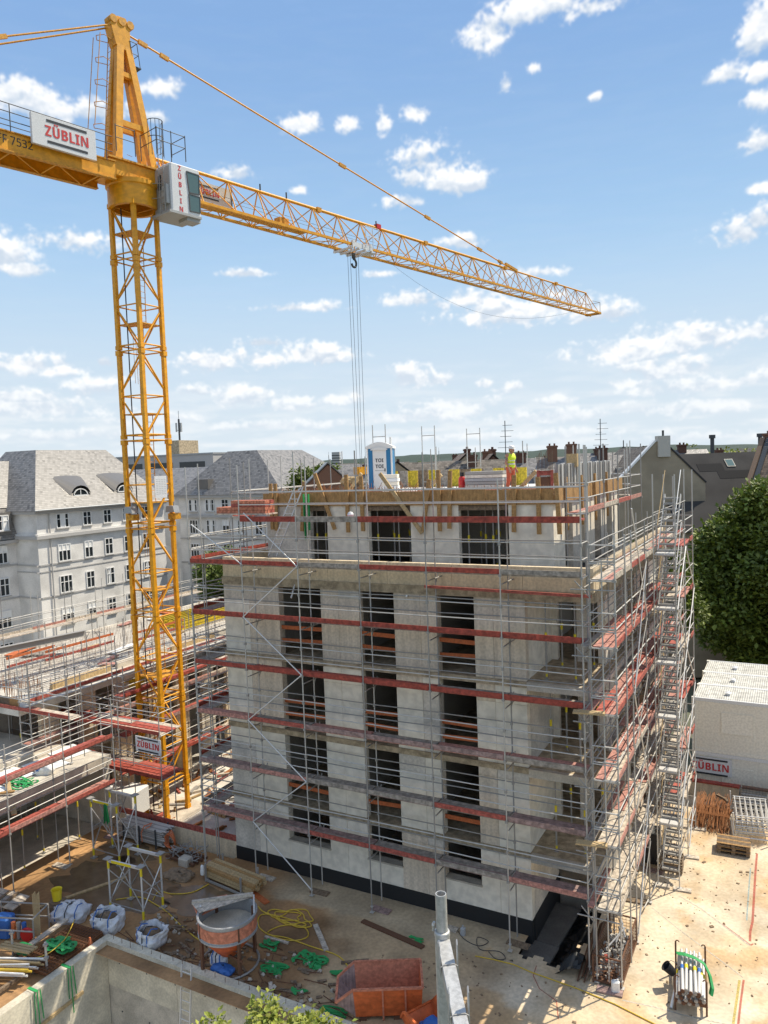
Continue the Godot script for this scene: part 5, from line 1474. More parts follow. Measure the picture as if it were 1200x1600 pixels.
func skylight(par: Node, at: Vector3, bas: Basis, w: float, h: float) -> void:
	var o := put(par, "skylight", unit_box, "steel_dark", Transform3D(bas * Basis.from_scale(Vector3(w, h, 0.12)), at))
	put(o, "pane", unit_box, "cab_glass", Transform3D(Basis.from_scale(Vector3(0.8, 0.8, 0.3)), Vector3(0, 0, 0.45)))
func eyebrow(par: Node, at: Vector3) -> void:
	# half-round dormer looking along +x
	var b := Bat.new()
	for k in 8:
		var t0 := PI * k / 8; var t1 := PI * (k + 1) / 8
		var a := at + Vector3(0, sin(t0) * 0.95, cos(t0) * 1.15); var c := at + Vector3(0, sin(t1) * 0.95, cos(t1) * 1.15)
		var back0 := at + Vector3(-1.9, 1.72 + sin(t0) * 0.22, cos(t0) * 1.9 + 0.1); var back1 := at + Vector3(-1.9, 1.72 + sin(t1) * 0.22, cos(t1) * 1.9 + 0.1)
		b.quad(a, back0, back1, c)
		b.quad(c, back1, back0, a)
	var o := bat(par, "dormer", b, "slate")
	var w := Bat.new()
	var ring := [at + Vector3(-0.12, 0, -0.85), at + Vector3(-0.12, 0, 0.85)]
	var pts := []
	for k in 9: pts.append(at + Vector3(-0.14, sin(PI * k / 8) * 0.62, -cos(PI * k / 8) * 0.8))
	pts.reverse()
	w.prism(pts, Vector3(0.05, 0, 0))
	bat(o, "pane", w, "glass_dark")
	var f := Bat.new()
	for k in 8: f.bar(pts[k] + Vector3(0.06, 0, 0), pts[k + 1] + Vector3(0.06, 0, 0), 0.1, 0.08)
	f.bar(pts[0] + Vector3(0.06, 0, 0), pts[8] + Vector3(0.06, 0, 0), 0.1, 0.1)
	f.bar(at + Vector3(-0.08, 0, 0), at + Vector3(-0.08, 0.6, 0), 0.06, 0.06)
	bat(o, "frame", f, "frame_white")
func town() -> void:
	var east := Basis(Vector3.UP, PI / 2)   # faces +x
	var south := Basis.IDENTITY
	# A: the near grey house, its long front turned to the right
	var a := thing("town_house", "large pale grey town house with bright slate hip roof behind the crane", "building")
	span(a, "wall", Vector3(-70, -4, -61.5), Vector3(-60, 12.95, -45.75), "facade")
	span(a, "wall", Vector3(-72, -4, -46.2), Vector3(-63, 10.35, -25), "facade")
	var rf := Bat.new()
	hip(rf, [Vector3(-59.5, 12.9, -45.3), Vector3(-59.5, 12.9, -62.0), Vector3(-71.5, 12.9, -62.0), Vector3(-71.5, 12.9, -45.3)], [Vector3(-65.0, 18.55, -50.0), Vector3(-65.0, 18.55, -58.6), Vector3(-69.5, 18.55, -58.6), Vector3(-69.5, 18.55, -50.0)])
	bat(a, "roof", rf, "slate")
	var r2 := Bat.new()
	hip(r2, [Vector3(-63.7, 13.25, -25), Vector3(-63.7, 13.25, -47.5), Vector3(-76, 13.25, -47.5), Vector3(-76, 13.25, -25)], [Vector3(-68, 17.6, -25), Vector3(-68, 17.6, -49.6), Vector3(-72, 17.6, -49.6), Vector3(-72, 17.6, -25)])
	bat(a, "roof", r2, "slate")
	var md := Bat.new()
	var m0 := [Vector3(-62.6, 10.4, -25), Vector3(-62.6, 10.4, -46.2)]
	md.quv(m0[0], m0[1], Vector3(-63.75, 13.2, -46.2), Vector3(-63.75, 13.2, -25), Vector2.ZERO, Vector3(0, 0, -1), Vector3(-0.38, 0.92, 0))
	bat(a, "mansard", md, "slate")
	for s in [[-60.0, 12.62, 0.34, 0.30, "facade_trim"], [-60.0, 10.35, 0.34, 0.30, "facade_trim"], [-60.0, 10.62, 0.2, 0.2, "facade"], [-60.0, 7.9, 0.07, 0.13, "facade_trim"], [-60.0, 4.95, 0.07, 0.13, "facade_trim"], [-60.0, 7.3, 0.05, 0.1, "facade_trim"]]:
		span(a, "string_course", Vector3(s[0] + 0.002, s[1], -61.6), Vector3(s[0] + s[2], s[1] + s[3], -45.45), s[4])
		span(a, "string_course", Vector3(-63.0, s[1] + 0.003, -45.748), Vector3(-59.72, s[1] + s[3] - 0.003, -45.75 + s[2]), s[4])
	for s in [[10.05, 0.42, 0.3], [7.95, 0.08, 0.14], [4.95, 0.08, 0.14]]:
		span(a, "string_course", Vector3(-63.0, s[0], -46.2), Vector3(-63.0 + s[1], s[0] + s[2], -25), "facade_trim")
	tube(a, "gutter", Vector3(-59.4, 12.95, -45.2), Vector3(-59.4, 12.95, -62.1), 0.1, "zinc")
	tube(a, "downpipe", Vector3(-59.86, -3, -47.0), Vector3(-59.86, 12.9, -47.0), 0.065, "facade_trim")
	for row in 5:
		var y: float = [11.84, 8.88, 5.95, 3.0, 0.1][row]
		var hh := 1.35 if row == 0 else 1.62
		var ci := 0
		for z in [-48.5, -51.3, -53.75, -56.2, -58.7]:
			town_window(a, Vector3(-60.0 + 0.03, y, z), 1.38 if ci == 0 else 1.0, hh, east, 3 if ci == 0 else 2, 2)
			ci += 1
		for z in [-44.1, -41.2, -38.3]:
			if row > 0: town_window(a, Vector3(-62.97, y + 0.2, z), 1.4, 1.62, east, 3, 2)
	for z in [-44.4, -40.5]:
		var dm := Bat.new()
		dm.span(Vector3(-64.6, 10.9, z - 0.85), Vector3(-62.75, 12.9, z + 0.85))
		var dmo := bat(a, "dormer", dm, "slate")
		town_window(a, Vector3(-62.72, 11.95, z), 1.1, 1.4, east, 2, 2)
	eyebrow(a, Vector3(-60.55, 14.05, -51.3))
	eyebrow(a, Vector3(-60.55, 14.15, -56.7))
	chimney(a, Vector3(-68.5, 17.4, -46.8), Vector3(0.5, 1.0, 0.5), "brick_dark")
	# C: the second wing, its dark hip turned to us
	var c := thing("town_house", "pale grey house with slate hip roof behind the scaffold left of the penthouse", "building")
	span(c, "wall", Vector3(-62, -4, -84), Vector3(-47.5, 13.3, -66.0), "facade")
	var cr := Bat.new()
	hip(cr, [Vector3(-62.4, 13.25, -65.5), Vector3(-47.1, 13.25, -65.5), Vector3(-47.1, 13.25, -84.4), Vector3(-62.4, 13.25, -84.4)], [Vector3(-57.6, 18.05, -69.6), Vector3(-53.4, 18.05, -69.6), Vector3(-53.4, 18.05, -78.5), Vector3(-57.6, 18.05, -78.5)])
	bat(c, "roof", cr, "slate")
	for row in 4:
		var y: float = [12.1, 9.7, 7.0, 4.2][row]
		for x in [-59.9, -57.45, -55.3, -53.2, -50.8]:
			town_window(c, Vector3(x, y, -65.97), 1.25 if x < -56 else 1.0, 1.35 if row == 0 else 1.6, south, 3 if x < -56 else 2, 2)
	for s in [[12.95, 0.4, 0.3], [10.75, 0.3, 0.26], [8.3, 0.08, 0.14], [5.6, 0.08, 0.14]]:
		span(c, "string_course", Vector3(-62, s[0], -65.998), Vector3(-47.5, s[0] + s[2], -66.0 + s[1]), "facade_trim")
	var cdm := Bat.new()
	cdm.span(Vector3(-59.2, 13.9, -67.5), Vector3(-57.6, 15.0, -66.0))
	bat(c, "dormer", cdm, "slate")
	# linking roofs between the two
	var l := thing("town_house", "dark slate roof linking the two grey town houses, seen through the crane mast", "building", Vector3(-68, 0, -74), 0.0)
	gable(l, 20, 12, -4, 13.3, 16.3, "facade", "slate")
	var fb := thing("flat_block", "grey flat-roofed block with a small roof house behind the crane mast", "building", Vector3(-76, 0, -84))
	span(fb, "wall", Vector3(-9, -4, -6), Vector3(9, 18.1, 6), "facade_trim")
	span(fb, "coping", Vector3(-9.1, 18.1, -6.1), Vector3(9.1, 18.3, 6.1), "zinc")
	span(fb, "roof_house", Vector3(-3.8, 18.3, -3), Vector3(-1.4, 20.4, 1), "slab_band")
	for k in 3: span(fb, "window_band", Vector3(-8 + 5.6 * k, 15.8, 6.0), Vector3(-3.6 + 5.6 * k, 17.2, 6.03), "glass_dark")
	var am := thing("antenna_mast", "slim mobile phone mast with panel aerials on the flat roof behind the crane", "antenna", Vector3(-78.6, 18.3, -84.5))
	tube(am, "mast", Vector3.ZERO, Vector3(0, 5.2, 0), 0.14, "steel_dark")
	for k in 3:
		var g := TAU * k / 3
		box(am, "aerial", Vector3(cos(g) * 0.4, 4.0, sin(g) * 0.4), Vector3(0.2, 1.3, 0.2), "grey_paint", -g)
		tube(am, "bracket", Vector3(0, 3.6, 0), Vector3(cos(g) * 0.4, 3.6, sin(g) * 0.4), 0.04, "steel_dark")
	tube(am, "rod", Vector3(0, 5.2, 0), Vector3(0, 6.4, 0), 0.03, "steel_dark")
	# houses behind the apartment block, one street grid turned by 28 degrees
	var g := 0.49
	var h1 := thing("terrace_house", "long dark felt roof with skylights and a tan chimney above the green tree", "building", Vector3(-5.2, 0, -82.2), g)
	var roof := gable(h1, 17, 15, -4, 9.3, 15.75, "facade_tan", "roof_felt")
	chimney(roof, Vector3(3.6, 13.2, 3.0), Vector3(1.5, 1.8, 0.9), "facade_tan")
	var slope := Basis(Vector3(1, 0, 0), -atan2(7.5, 6.45))
	for q in [[-1.2, 1.2], [5.6, 2.8]]:
		skylight(roof, Vector3(q[0], 15.75 + 0.14 - q[1] * 0.86, q[1]), slope, 0.8, 1.1)
	for q in [[-3.2, 1.6, 2.4], [-1.0, 2.4, 3.6], [2.4, 1.4, 1.8]]:
		put(roof, "felt_patch", unit_box, "felt_dark", Transform3D(slope * Basis.from_scale(Vector3(q[2], 1.1, 0.03)), Vector3(q[0], 15.75 + 0.13 - q[1] * 0.86, q[1])))
	for q in [[-2.0, -0.8], [3.5, -2.5]]:
		var fl := Bat.new()
		fl.tube(Vector3(q[0], 14.4, q[1]), Vector3(q[0], 17.3, q[1]), 0.2, 8)
		fl.tube(Vector3(q[0], 17.3, q[1]), Vector3(q[0], 17.65, q[1]), 0.32, 8)
		bat(h1, "flue", fl, "steel_dark")
	var h2 := thing("gable_house", "tan gable wall with pale coping and a grey chimney pier, right of the roof formwork", "building", Vector3(-13.9, 0, -78.3), g + PI / 2)
	gable(h2, 10, 8.5, -4, 12.6, 16.6, "facade_tan", "tile_grey")
	var gw := Bat.new()
	gw.prism([Vector3(-5.35, 2, -4.4), Vector3(-5.35, 2, 4.4), Vector3(-5.35, 13.2, 4.4), Vector3(-5.35, 17.1, 0.6), Vector3(-5.35, 17.1, -0.2), Vector3(-5.35, 12.7, -4.4)], Vector3(-0.3, 0, 0))
	bat(h2, "gable_wall", gw, "facade_tan")
	bar(h2, "coping", Vector3(-5.5, 12.75, -4.45), Vector3(-5.5, 17.2, -0.1), 0.6, 0.16, "frame_white")
	bar(h2, "coping", Vector3(-5.5, 13.25, 4.45), Vector3(-5.5, 17.2, 0.55), 0.5, 0.14, "roof_felt")
	span(h2, "chimney", Vector3(-5.85, 15.7, 0.1), Vector3(-5.0, 17.6, 1.2), "facade_pale")
	tube(h2, "flue", Vector3(-5.4, 17.6, 0.7), Vector3(-5.4, 18.1, 0.7), 0.1, "steel_dark")
	var h3 := thing("tiled_house", "steep brown tiled roof with roof windows and a dormer at the right edge", "building", Vector3(4.8, 0, -76.0), -0.3)
	var r3 := gable(h3, 15.6, 16.8, -4, 7.6, 16.9, "facade_pale", "tile_brown", 0.3)
	var sl3 := Basis(Vector3(1, 0, 0), -atan2(8.4, 9.3))
	for q in [[-5.4, 1.5], [-5.0, 3.0], [-3.2, 1.9], [-6.3, 4.6]]:
		skylight(r3, Vector3(q[0], 16.9 + 0.18 - q[1] * 1.107, q[1]), sl3, 1.3, 1.7)
	bar(r3, "verge", Vector3(-7.9, 7.4, 8.7), Vector3(-7.9, 17.05, 0), 0.4, 0.25, "tile_strip")
	bar(r3, "verge_flashing", Vector3(-7.35, 7.42, 8.72), Vector3(-7.35, 17.06, 0), 0.4, 0.22, "steel_dark")
	chimney(r3, Vector3(-7.3, 15.6, -0.4), Vector3(1.2, 1.9, 0.8), "brick_brown")
	for x in [-5.6, -2.6]:
		var dm := Bat.new(); dm.span(Vector3(x - 0.8, 9.0, 3.0), Vector3(x + 0.8, 11.9, 6.8))
		bat(h3, "dormer", dm, "roof_felt")
		town_window(h3, Vector3(x, 10.8, 6.83), 1.2, 1.4, south)
		span(h3, "dormer_roof", Vector3(x - 1.0, 11.9, 2.8), Vector3(x + 1.0, 12.05, 7.2), "zinc")
	for q in [[-26.4, -61.5, 9.0, 8, 13.2, 15.9, 0.45, "facade_pale", "tile_grey", "low house with a long tan roof just behind the yellow formwork on the roof"],
			[-30.4, -59.0, 5.0, 6, 13.6, 16.1, 0.5 + PI / 2, "facade_tan", "tile_grey", "small tan gable beside the portable toilet"],
			[-29.6, -72.0, 6.0, 5.5, 14.2, 16.6, 0.5 + PI / 2, "facade_tan", "tile_brown", "tan gable house between the yellow formwork and the grey panel stack"],
			[-27.6, -74.0, 6.5, 5.5, 13.6, 16.5, 0.5 + PI / 2, "brick_dark", "tile_brown", "dark gable with a reddish verge left of the row of chimneys"],
			[-36.9, -58.0, 4.6, 5.2, 13.8, 16.2, 0.62 + PI / 2, "brick_brown", "slate", "red brown gable in front of the bright slate roof"],
			[-41.5, -70.0, 9.0, 7, 13.0, 15.4, 0.4, "facade_pale", "slate", "low dark roofed house behind the scaffold posts left of the toilet"],
			[-9.6, -96.0, 8.0, 8, 12.6, 15.6, 0.49, "facade_pale", "tile_brown", "pale house between the dark felt roof and the far trees"]]:
		var h := thing("gable_house", q[9], "building", Vector3(q[0], 0, q[1]), q[6])
		var rr := gable(h, q[2], q[3], -4, q[4], q[5], q[7], q[8])
		if q[2] > 5.5: chimney(rr, Vector3(q[2] * 0.2, q[5] - 0.8, 0.6), Vector3(0.8, 1.4, 0.6), "brick_dark")
	var h8 := thing("terrace_row", "row of houses with dark roofs and five tall brick chimneys behind the worker", "building", Vector3(-21.4, 0, -77.0), 0.37)
	var r8 := gable(h8, 17, 10, -4, 12.5, 15.9, "facade_tan", "slate")
	for q in [[-7.0, 1.9], [-3.6, 1.6], [-0.5, 2.2], [1.4, 2.3], [4.4, 1.8]]:
		chimney(r8, Vector3(q[0], 15.0, 0.3), Vector3(0.95, q[1], 0.75), "brick_brown" if q[1] > 1.85 else "brick_dark")
	for k in 4:
		var dm := Bat.new(); dm.span(Vector3(-6.6 + 4.0 * k, 13.2, 1.8), Vector3(-5.2 + 4.0 * k, 14.8, 4.0))
		bat(h8, "dormer", dm, "facade_pale" if k % 2 else "zinc")
		town_window(h8, Vector3(-5.9 + 4.0 * k, 14.0, 4.02), 1.0, 1.2, south)
	var h9 := thing("terrace_row", "row of slate roofs with arched dormers right of the brick chimneys", "building", Vector3(-15.2, 0, -88.0), 0.42)
	var r9 := gable(h9, 14, 10, -4, 13.0, 16.2, "facade_pale", "slate")
	for q in [[-4.6, 1.2], [0.5, 1.1], [4.4, 1.3]]: chimney(r9, Vector3(q[0], 15.6, 0.2), Vector3(0.8, q[1], 0.7), "brick_dark")
	for k in 3:
		var dm := Bat.new()
		dm.prism([Vector3(-5 + 3.6 * k, 13.6, 4.2), Vector3(-3.4 + 3.6 * k, 13.6, 4.2), Vector3(-3.4 + 3.6 * k, 14.8, 4.2), Vector3(-3.8 + 3.6 * k, 15.3, 4.2), Vector3(-4.6 + 3.6 * k, 15.3, 4.2), Vector3(-5 + 3.6 * k, 14.8, 4.2)], Vector3(0, 0, 0.4))
		bat(h9, "dormer", dm, "roof_felt")
	var tw := thing("turret", "small pointed roof turret with a finial above the far roofs", "turret", Vector3(-16.2, 0, -84.0))
	var tb := Bat.new()
	tb.lathe([Vector2(1.0, 12), Vector2(1.0, 15.4), Vector2(1.25, 15.4), Vector2(0.4, 16.5), Vector2(0.05, 16.9), Vector2(0.05, 17.5), Vector2(0.0, 17.6)], Vector3.ZERO, 8)
	bat(tw, "turret_body", tb, "roof_felt")
	for q in [[-23.4, 15.3, -67.2, 4.2, "tall television aerial standing among the brick chimneys"], [-16.9, 15.2, -76.4, 4.4, "tall television aerial above the roofs right of the worker"], [-1.9, 15.0, -76.0, 3.0, "small aerial above the dark felt roof at the right"]]:
		var an := thing("roof_aerial", q[4], "antenna", Vector3(q[0], q[1], q[2]), 0.4, "")
		tube(an, "mast", Vector3.ZERO, Vector3(0, q[3], 0), 0.04, "steel_dark")
		for k in 5:
			var y: float = q[3] * (0.42 + 0.12 * k)
			tube(an, "element", Vector3(-0.7 + 0.12 * k, y, 0), Vector3(0.75 - 0.1 * (k % 3), y, 0), 0.02, "steel_dark")
		tube(an, "element", Vector3(0, q[3] * 0.7, -0.5), Vector3(0, q[3] * 0.7, 0.5), 0.02, "steel_dark")
	# the rest of the town, out to the hills
	var kinds := [["facade_pale", "tile_brown"], ["facade_tan", "slate"], ["facade", "tile_grey"], ["facade_pale", "slate"], ["facade_tan", "tile_brown"]]
	var tones := {"facade_pale": "cream", "facade_tan": "tan", "facade": "grey"}
	var tops := {"tile_brown": "brown tiled", "tile_grey": "grey tiled", "slate": "slate"}
	for k in 64:
		var az := lerpf(-47.0, 6.0, fmod(k * 0.6180339, 1.0))
		var d := 108.0 * pow(8.5, pow(k / 64.0, 0.8))
		var kk: Array = kinds[rng.randi() % 5]
		var ridge := 13.6 + rng.randf() * 2.6 + d * 0.0015
		var ht := thing("distant_house", "distant %s house with a %s roof on the skyline" % [tones[kk[0]], tops[kk[1]]], "building", Vector3(sin(deg_to_rad(az)) * d, 0, -cos(deg_to_rad(az)) * d), rng.randf_range(0.2, 0.8) + (PI / 2 if rng.randf() < 0.4 else 0.0), "houses on the skyline")
		var w := rng.randf_range(9, 19)
		var rr := gable(ht, w, rng.randf_range(8, 11), -4.2, ridge - rng.randf_range(2.4, 4.0), ridge, kk[0], kk[1], 0.4, 2.5 if rng.randf() < 0.25 else 0.0)
		if rng.randf() < 0.6: chimney(rr, Vector3(w * rng.randf_range(-0.35, 0.35), ridge - 0.5, 0.3), Vector3(0.9, 1.5, 0.7), "brick_dark")
	for q in [[-792, 12, -1282, 15, 46, "taller blue grey tower block far behind the scaffold posts"], [-720, 12, -1310, 20, 40, "broad blue grey tower block far left of the portable toilet"]]:
		var ht := thing("tower_block", q[5], "building", Vector3(q[0], -4, q[2]), 0.4)
		box(ht, "wall", Vector3(0, q[4] * 0.5, 0), Vector3(q[3], q[4], q[3]), "facade_trim")
		for r in 8: box(ht, "window_band", Vector3(0, 4.0 + q[4] * 0.11 * r, 0), Vector3(q[3] + 0.3, 1.8, q[3] + 0.3), "glass_dark")
	for q in [[-1250, -1980, 0.5], [-930, -2080, 0.6]]:
		var ms := thing("radio_mast", "thin %s radio mast on the horizon" % ("left" if q[2] < 0.55 else "right"), "mast", Vector3(q[0], -4, q[1]))
		tube(ms, "mast", Vector3.ZERO, Vector3(0, 52, 0), 1.0, "steel_old")
		tube(ms, "tip", Vector3(0, 52, 0), Vector3(0, 62, 0), 0.4, "steel_old")
	# wooded hills on the horizon
	var f := FastNoiseLite.new(); f.seed = 12; f.frequency = 0.045; f.fractal_octaves = 4
	for ridge in [[5200.0, 0.0, "hills"], [7200.0, 0.6, "hills"]]:
		var b := Bat.new()
		var n := 150
		var rows := []
		for i in n + 1:
			var az := -62.0 + 84.0 * i / n
			var top: float = 14.0 + 52.0 * smoothstep(-33.0, -13.0, az) - 16.0 * smoothstep(-9.0, 4.0, az) + f.get_noise_1d(az * 6.0) * 22.0
			if ridge[1] > 0.0: top = 34.0 + 66.0 * smoothstep(-38.0, -20.0, az + 4.0) - 34.0 * smoothstep(-12.0, 2.0, az) + f.get_noise_1d(az * 5.0 + 300.0) * 26.0
			var col := []
			for j in 9:
				var q := j / 8.0
				var r: float = ridge[0] + 1500.0 * q
				var y: float = -4.0 + (top + 4.0) * sin(minf(q * 1.25, 1.0) * PI / 2) + f.get_noise_2d(az * 9.0, j * 40.0) * 9.0 * q
				col.append(Vector3(sin(deg_to_rad(az)) * r, y, -cos(deg_to_rad(az)) * r))
			rows.append(col)
		for i in n:
			for j in 8: b.quad(rows[i][j], rows[i + 1][j], rows[i + 1][j + 1], rows[i][j + 1])
		structure("hills", b, "hill", "wooded hills on the far horizon")

# ---------------------------------------------------------------- trees
func leaf_mesh(n: int, r: float, l: float, seed_: int) -> ArrayMesh:
	var q := RandomNumberGenerator.new(); q.seed = seed_
	var b := Bat.new()
	for k in n:
		var c := Vector3(q.randf_range(-r, r), q.randf_range(-r, r) * 0.7, q.randf_range(-r, r))
		var d := (c + Vector3(q.randf_range(-1, 1), q.randf_range(-0.8, 0.6), q.randf_range(-1, 1)) * r).normalized()
		var s := d.cross(Vector3(q.randf_range(-0.4, 0.4), 1, q.randf_range(-0.4, 0.4))).normalized() * l * 0.34
		var up := s.cross(d).normalized() * l * 0.12
		var m := c + d * l * 0.5
		b.tri(c, m + s + up, c + d * l)
		b.tri(c, c + d * l, m - s + up)
	return b.mesh()
func tree(called: String, label: String, at: Vector3, trunk: float, blobs: Array, count: int, clump: Mesh, mt: String, seed_: int, scale_ := 1.0, group := "") -> Node3D:
	var t := thing(called, label, "tree", at, 0.0, group)
	var q := RandomNumberGenerator.new(); q.seed = seed_
	var tk := Bat.new()
	tk.tube(Vector3(0, -0.3, 0), Vector3(0.1, trunk, 0), trunk * 0.055 + 0.05, 9, trunk * 0.035 + 0.03)
	bat(t, "trunk", tk, "bark")
	var lm := Bat.new()
	for bl in blobs:
		var c: Vector3 = bl[0]
		var mid := Vector3(c.x * 0.4, lerpf(trunk * 0.8, c.y, 0.5), c.z * 0.4)
		lm.tube(Vector3(0.05, trunk * 0.8, 0), mid, trunk * 0.022 + 0.02, 6, trunk * 0.015 + 0.012, false)
		lm.tube(mid, c, trunk * 0.015 + 0.012, 6, 0.01, false)
	bat(t, "limbs", lm, "bark")
	var mm := MultiMesh.new()
	mm.transform_format = MultiMesh.TRANSFORM_3D
	mm.use_colors = true
	mm.mesh = clump
	mm.instance_count = count
	var vol := 0.0
	for bl in blobs: vol += bl[1] * bl[1]
	var i := 0
	for bl in blobs:
		var c: Vector3 = bl[0]; var r: float = bl[1]
		var n := int(count * r * r / vol) if bl != blobs[-1] else count - i
		for k in n:
			if i >= count: break
			var d := Vector3(q.randfn(), q.randfn() * 0.85 + 0.12, q.randfn()).normalized()
			var rr := r * (0.62 + 0.46 * pow(q.randf(), 0.8)) if q.randf() < 0.86 else r * q.randf()
			var p := c + d * rr * Vector3(1, 0.86, 1)
			var s := scale_ * q.randf_range(0.7, 1.25)
			mm.set_instance_transform(i, Transform3D(Basis.from_euler(Vector3(q.randf_range(-0.5, 0.5), q.randf() * TAU, q.randf_range(-0.5, 0.5))) * Basis.from_scale(Vector3.ONE * s), p))
			var g := q.randf_range(0.6, 1.35)
			var yel := q.randf() * 0.35
			mm.set_instance_color(i, Color(g * (1.0 + yel), g * (1.0 + yel * 0.4), g * (1.0 - yel * 0.4)))
			i += 1
	var mi := MultiMeshInstance3D.new()
	mi.name = "crown"
	mi.multimesh = mm
	mi.material_override = mats[mt]
	t.add_child(mi, true)
	mi.set_meta("kind", "stuff")
	return t
func blobs_of(center: Vector3, rad: Vector3, n: int, seed_: int, size := 0.42) -> Array:
	var q := RandomNumberGenerator.new(); q.seed = seed_
	var out := []
	for k in n:
		var y := 1.0 - 2.0 * (k + 0.5) / n
		var r := sqrt(1.0 - y * y)
		var g := k * 2.39996 + q.randf_range(-0.4, 0.4)
		var d := Vector3(cos(g) * r, y, sin(g) * r) * q.randf_range(0.5, 0.78)
		out.append([center + d * rad, size * (rad.x + rad.y) * 0.5 * q.randf_range(0.7, 1.15)])
	out.append([center, size * 1.4 * rad.x])
	return out
func trees() -> void:
	var clump := leaf_mesh(11, 0.26, 0.2, 5)
	var big := leaf_mesh(9, 0.7, 0.5, 6)
	tree("broadleaf_tree", "large dark green tree behind the white site container", Vector3(-0.9, -4, -57.0), 8.0, blobs_of(Vector3(0, 10.6, 0), Vector3(6.1, 8.8, 5.0), 40, 3, 0.23), 10500, clump, "leaf_dark", 4, 1.75)
	tree("broadleaf_tree", "small bright green tree glimpsed through the stair tower scaffold", Vector3(-8.0, -4, -47.5), 6.0, blobs_of(Vector3(0, 11.8, 0), Vector3(3.2, 3.2, 2.6), 12, 8, 0.4), 2600, clump, "leaf_mid", 9, 1.25)
	tree("broadleaf_tree", "green tree showing in the gap left of the apartment block", Vector3(-46.5, -4, -55.0), 6.0, blobs_of(Vector3(0, 9.6, 0), Vector3(3.0, 3.4, 3.0), 12, 18, 0.42), 2400, clump, "leaf_mid", 19, 1.3)
	for q in [[-15.8, -120.0, 16.9, 4.2, "left one of three sunny green trees above the dark felt roof"], [-10.8, -126.0, 16.2, 3.8, "middle one of three sunny green trees above the dark felt roof"], [-7.4, -122.0, 16.0, 3.4, "right one of three sunny green trees above the dark felt roof"], [-18.4, -112.0, 15.4, 2.4, "dark green tree left of the tan gable wall"],
			[-43.6, -66.5, 15.6, 2.0, "green tree top between the bright slate roof and the toilet"], [-46.5, -72.5, 16.0, 1.6, "round green tree top behind the scaffold posts"], [-35.6, -67.5, 15.0, 1.7, "green tree top right of the portable toilet"]]:
		var r: float = q[3]
		tree("distant_tree", q[4], Vector3(q[0], -4, q[1]), 9.0, blobs_of(Vector3(0, q[2] + 4 - r, 0), Vector3(r * 1.25, r, r), 9, int(r * 100), 0.46), 700, big, "leaf_mid" if r < 3.0 else "leaf_light", int(r * 77), 0.5 + r * 0.12)
	# distant trees between the far houses
	for k in 40:
		var az := lerpf(-46.0, 5.0, fmod(k * 0.7548, 1.0))
		var d := 150.0 * pow(7.0, k / 40.0)
		var p := Vector3(sin(deg_to_rad(az)) * d, -4.2, -cos(deg_to_rad(az)) * d)
		var r := rng.randf_range(3.5, 6.5)
		tree("distant_tree", "distant green tree among the houses on the skyline", p, 9.0, blobs_of(Vector3(0, 19.2 - r * 0.9 + rng.randf_range(-1.5, 0.6) + d * 0.001, 0), Vector3(r * 1.2, r, r), 6, 50 + k, 0.5), 260, big, "leaf_mid", 60 + k, 1.3, "trees on the skyline")

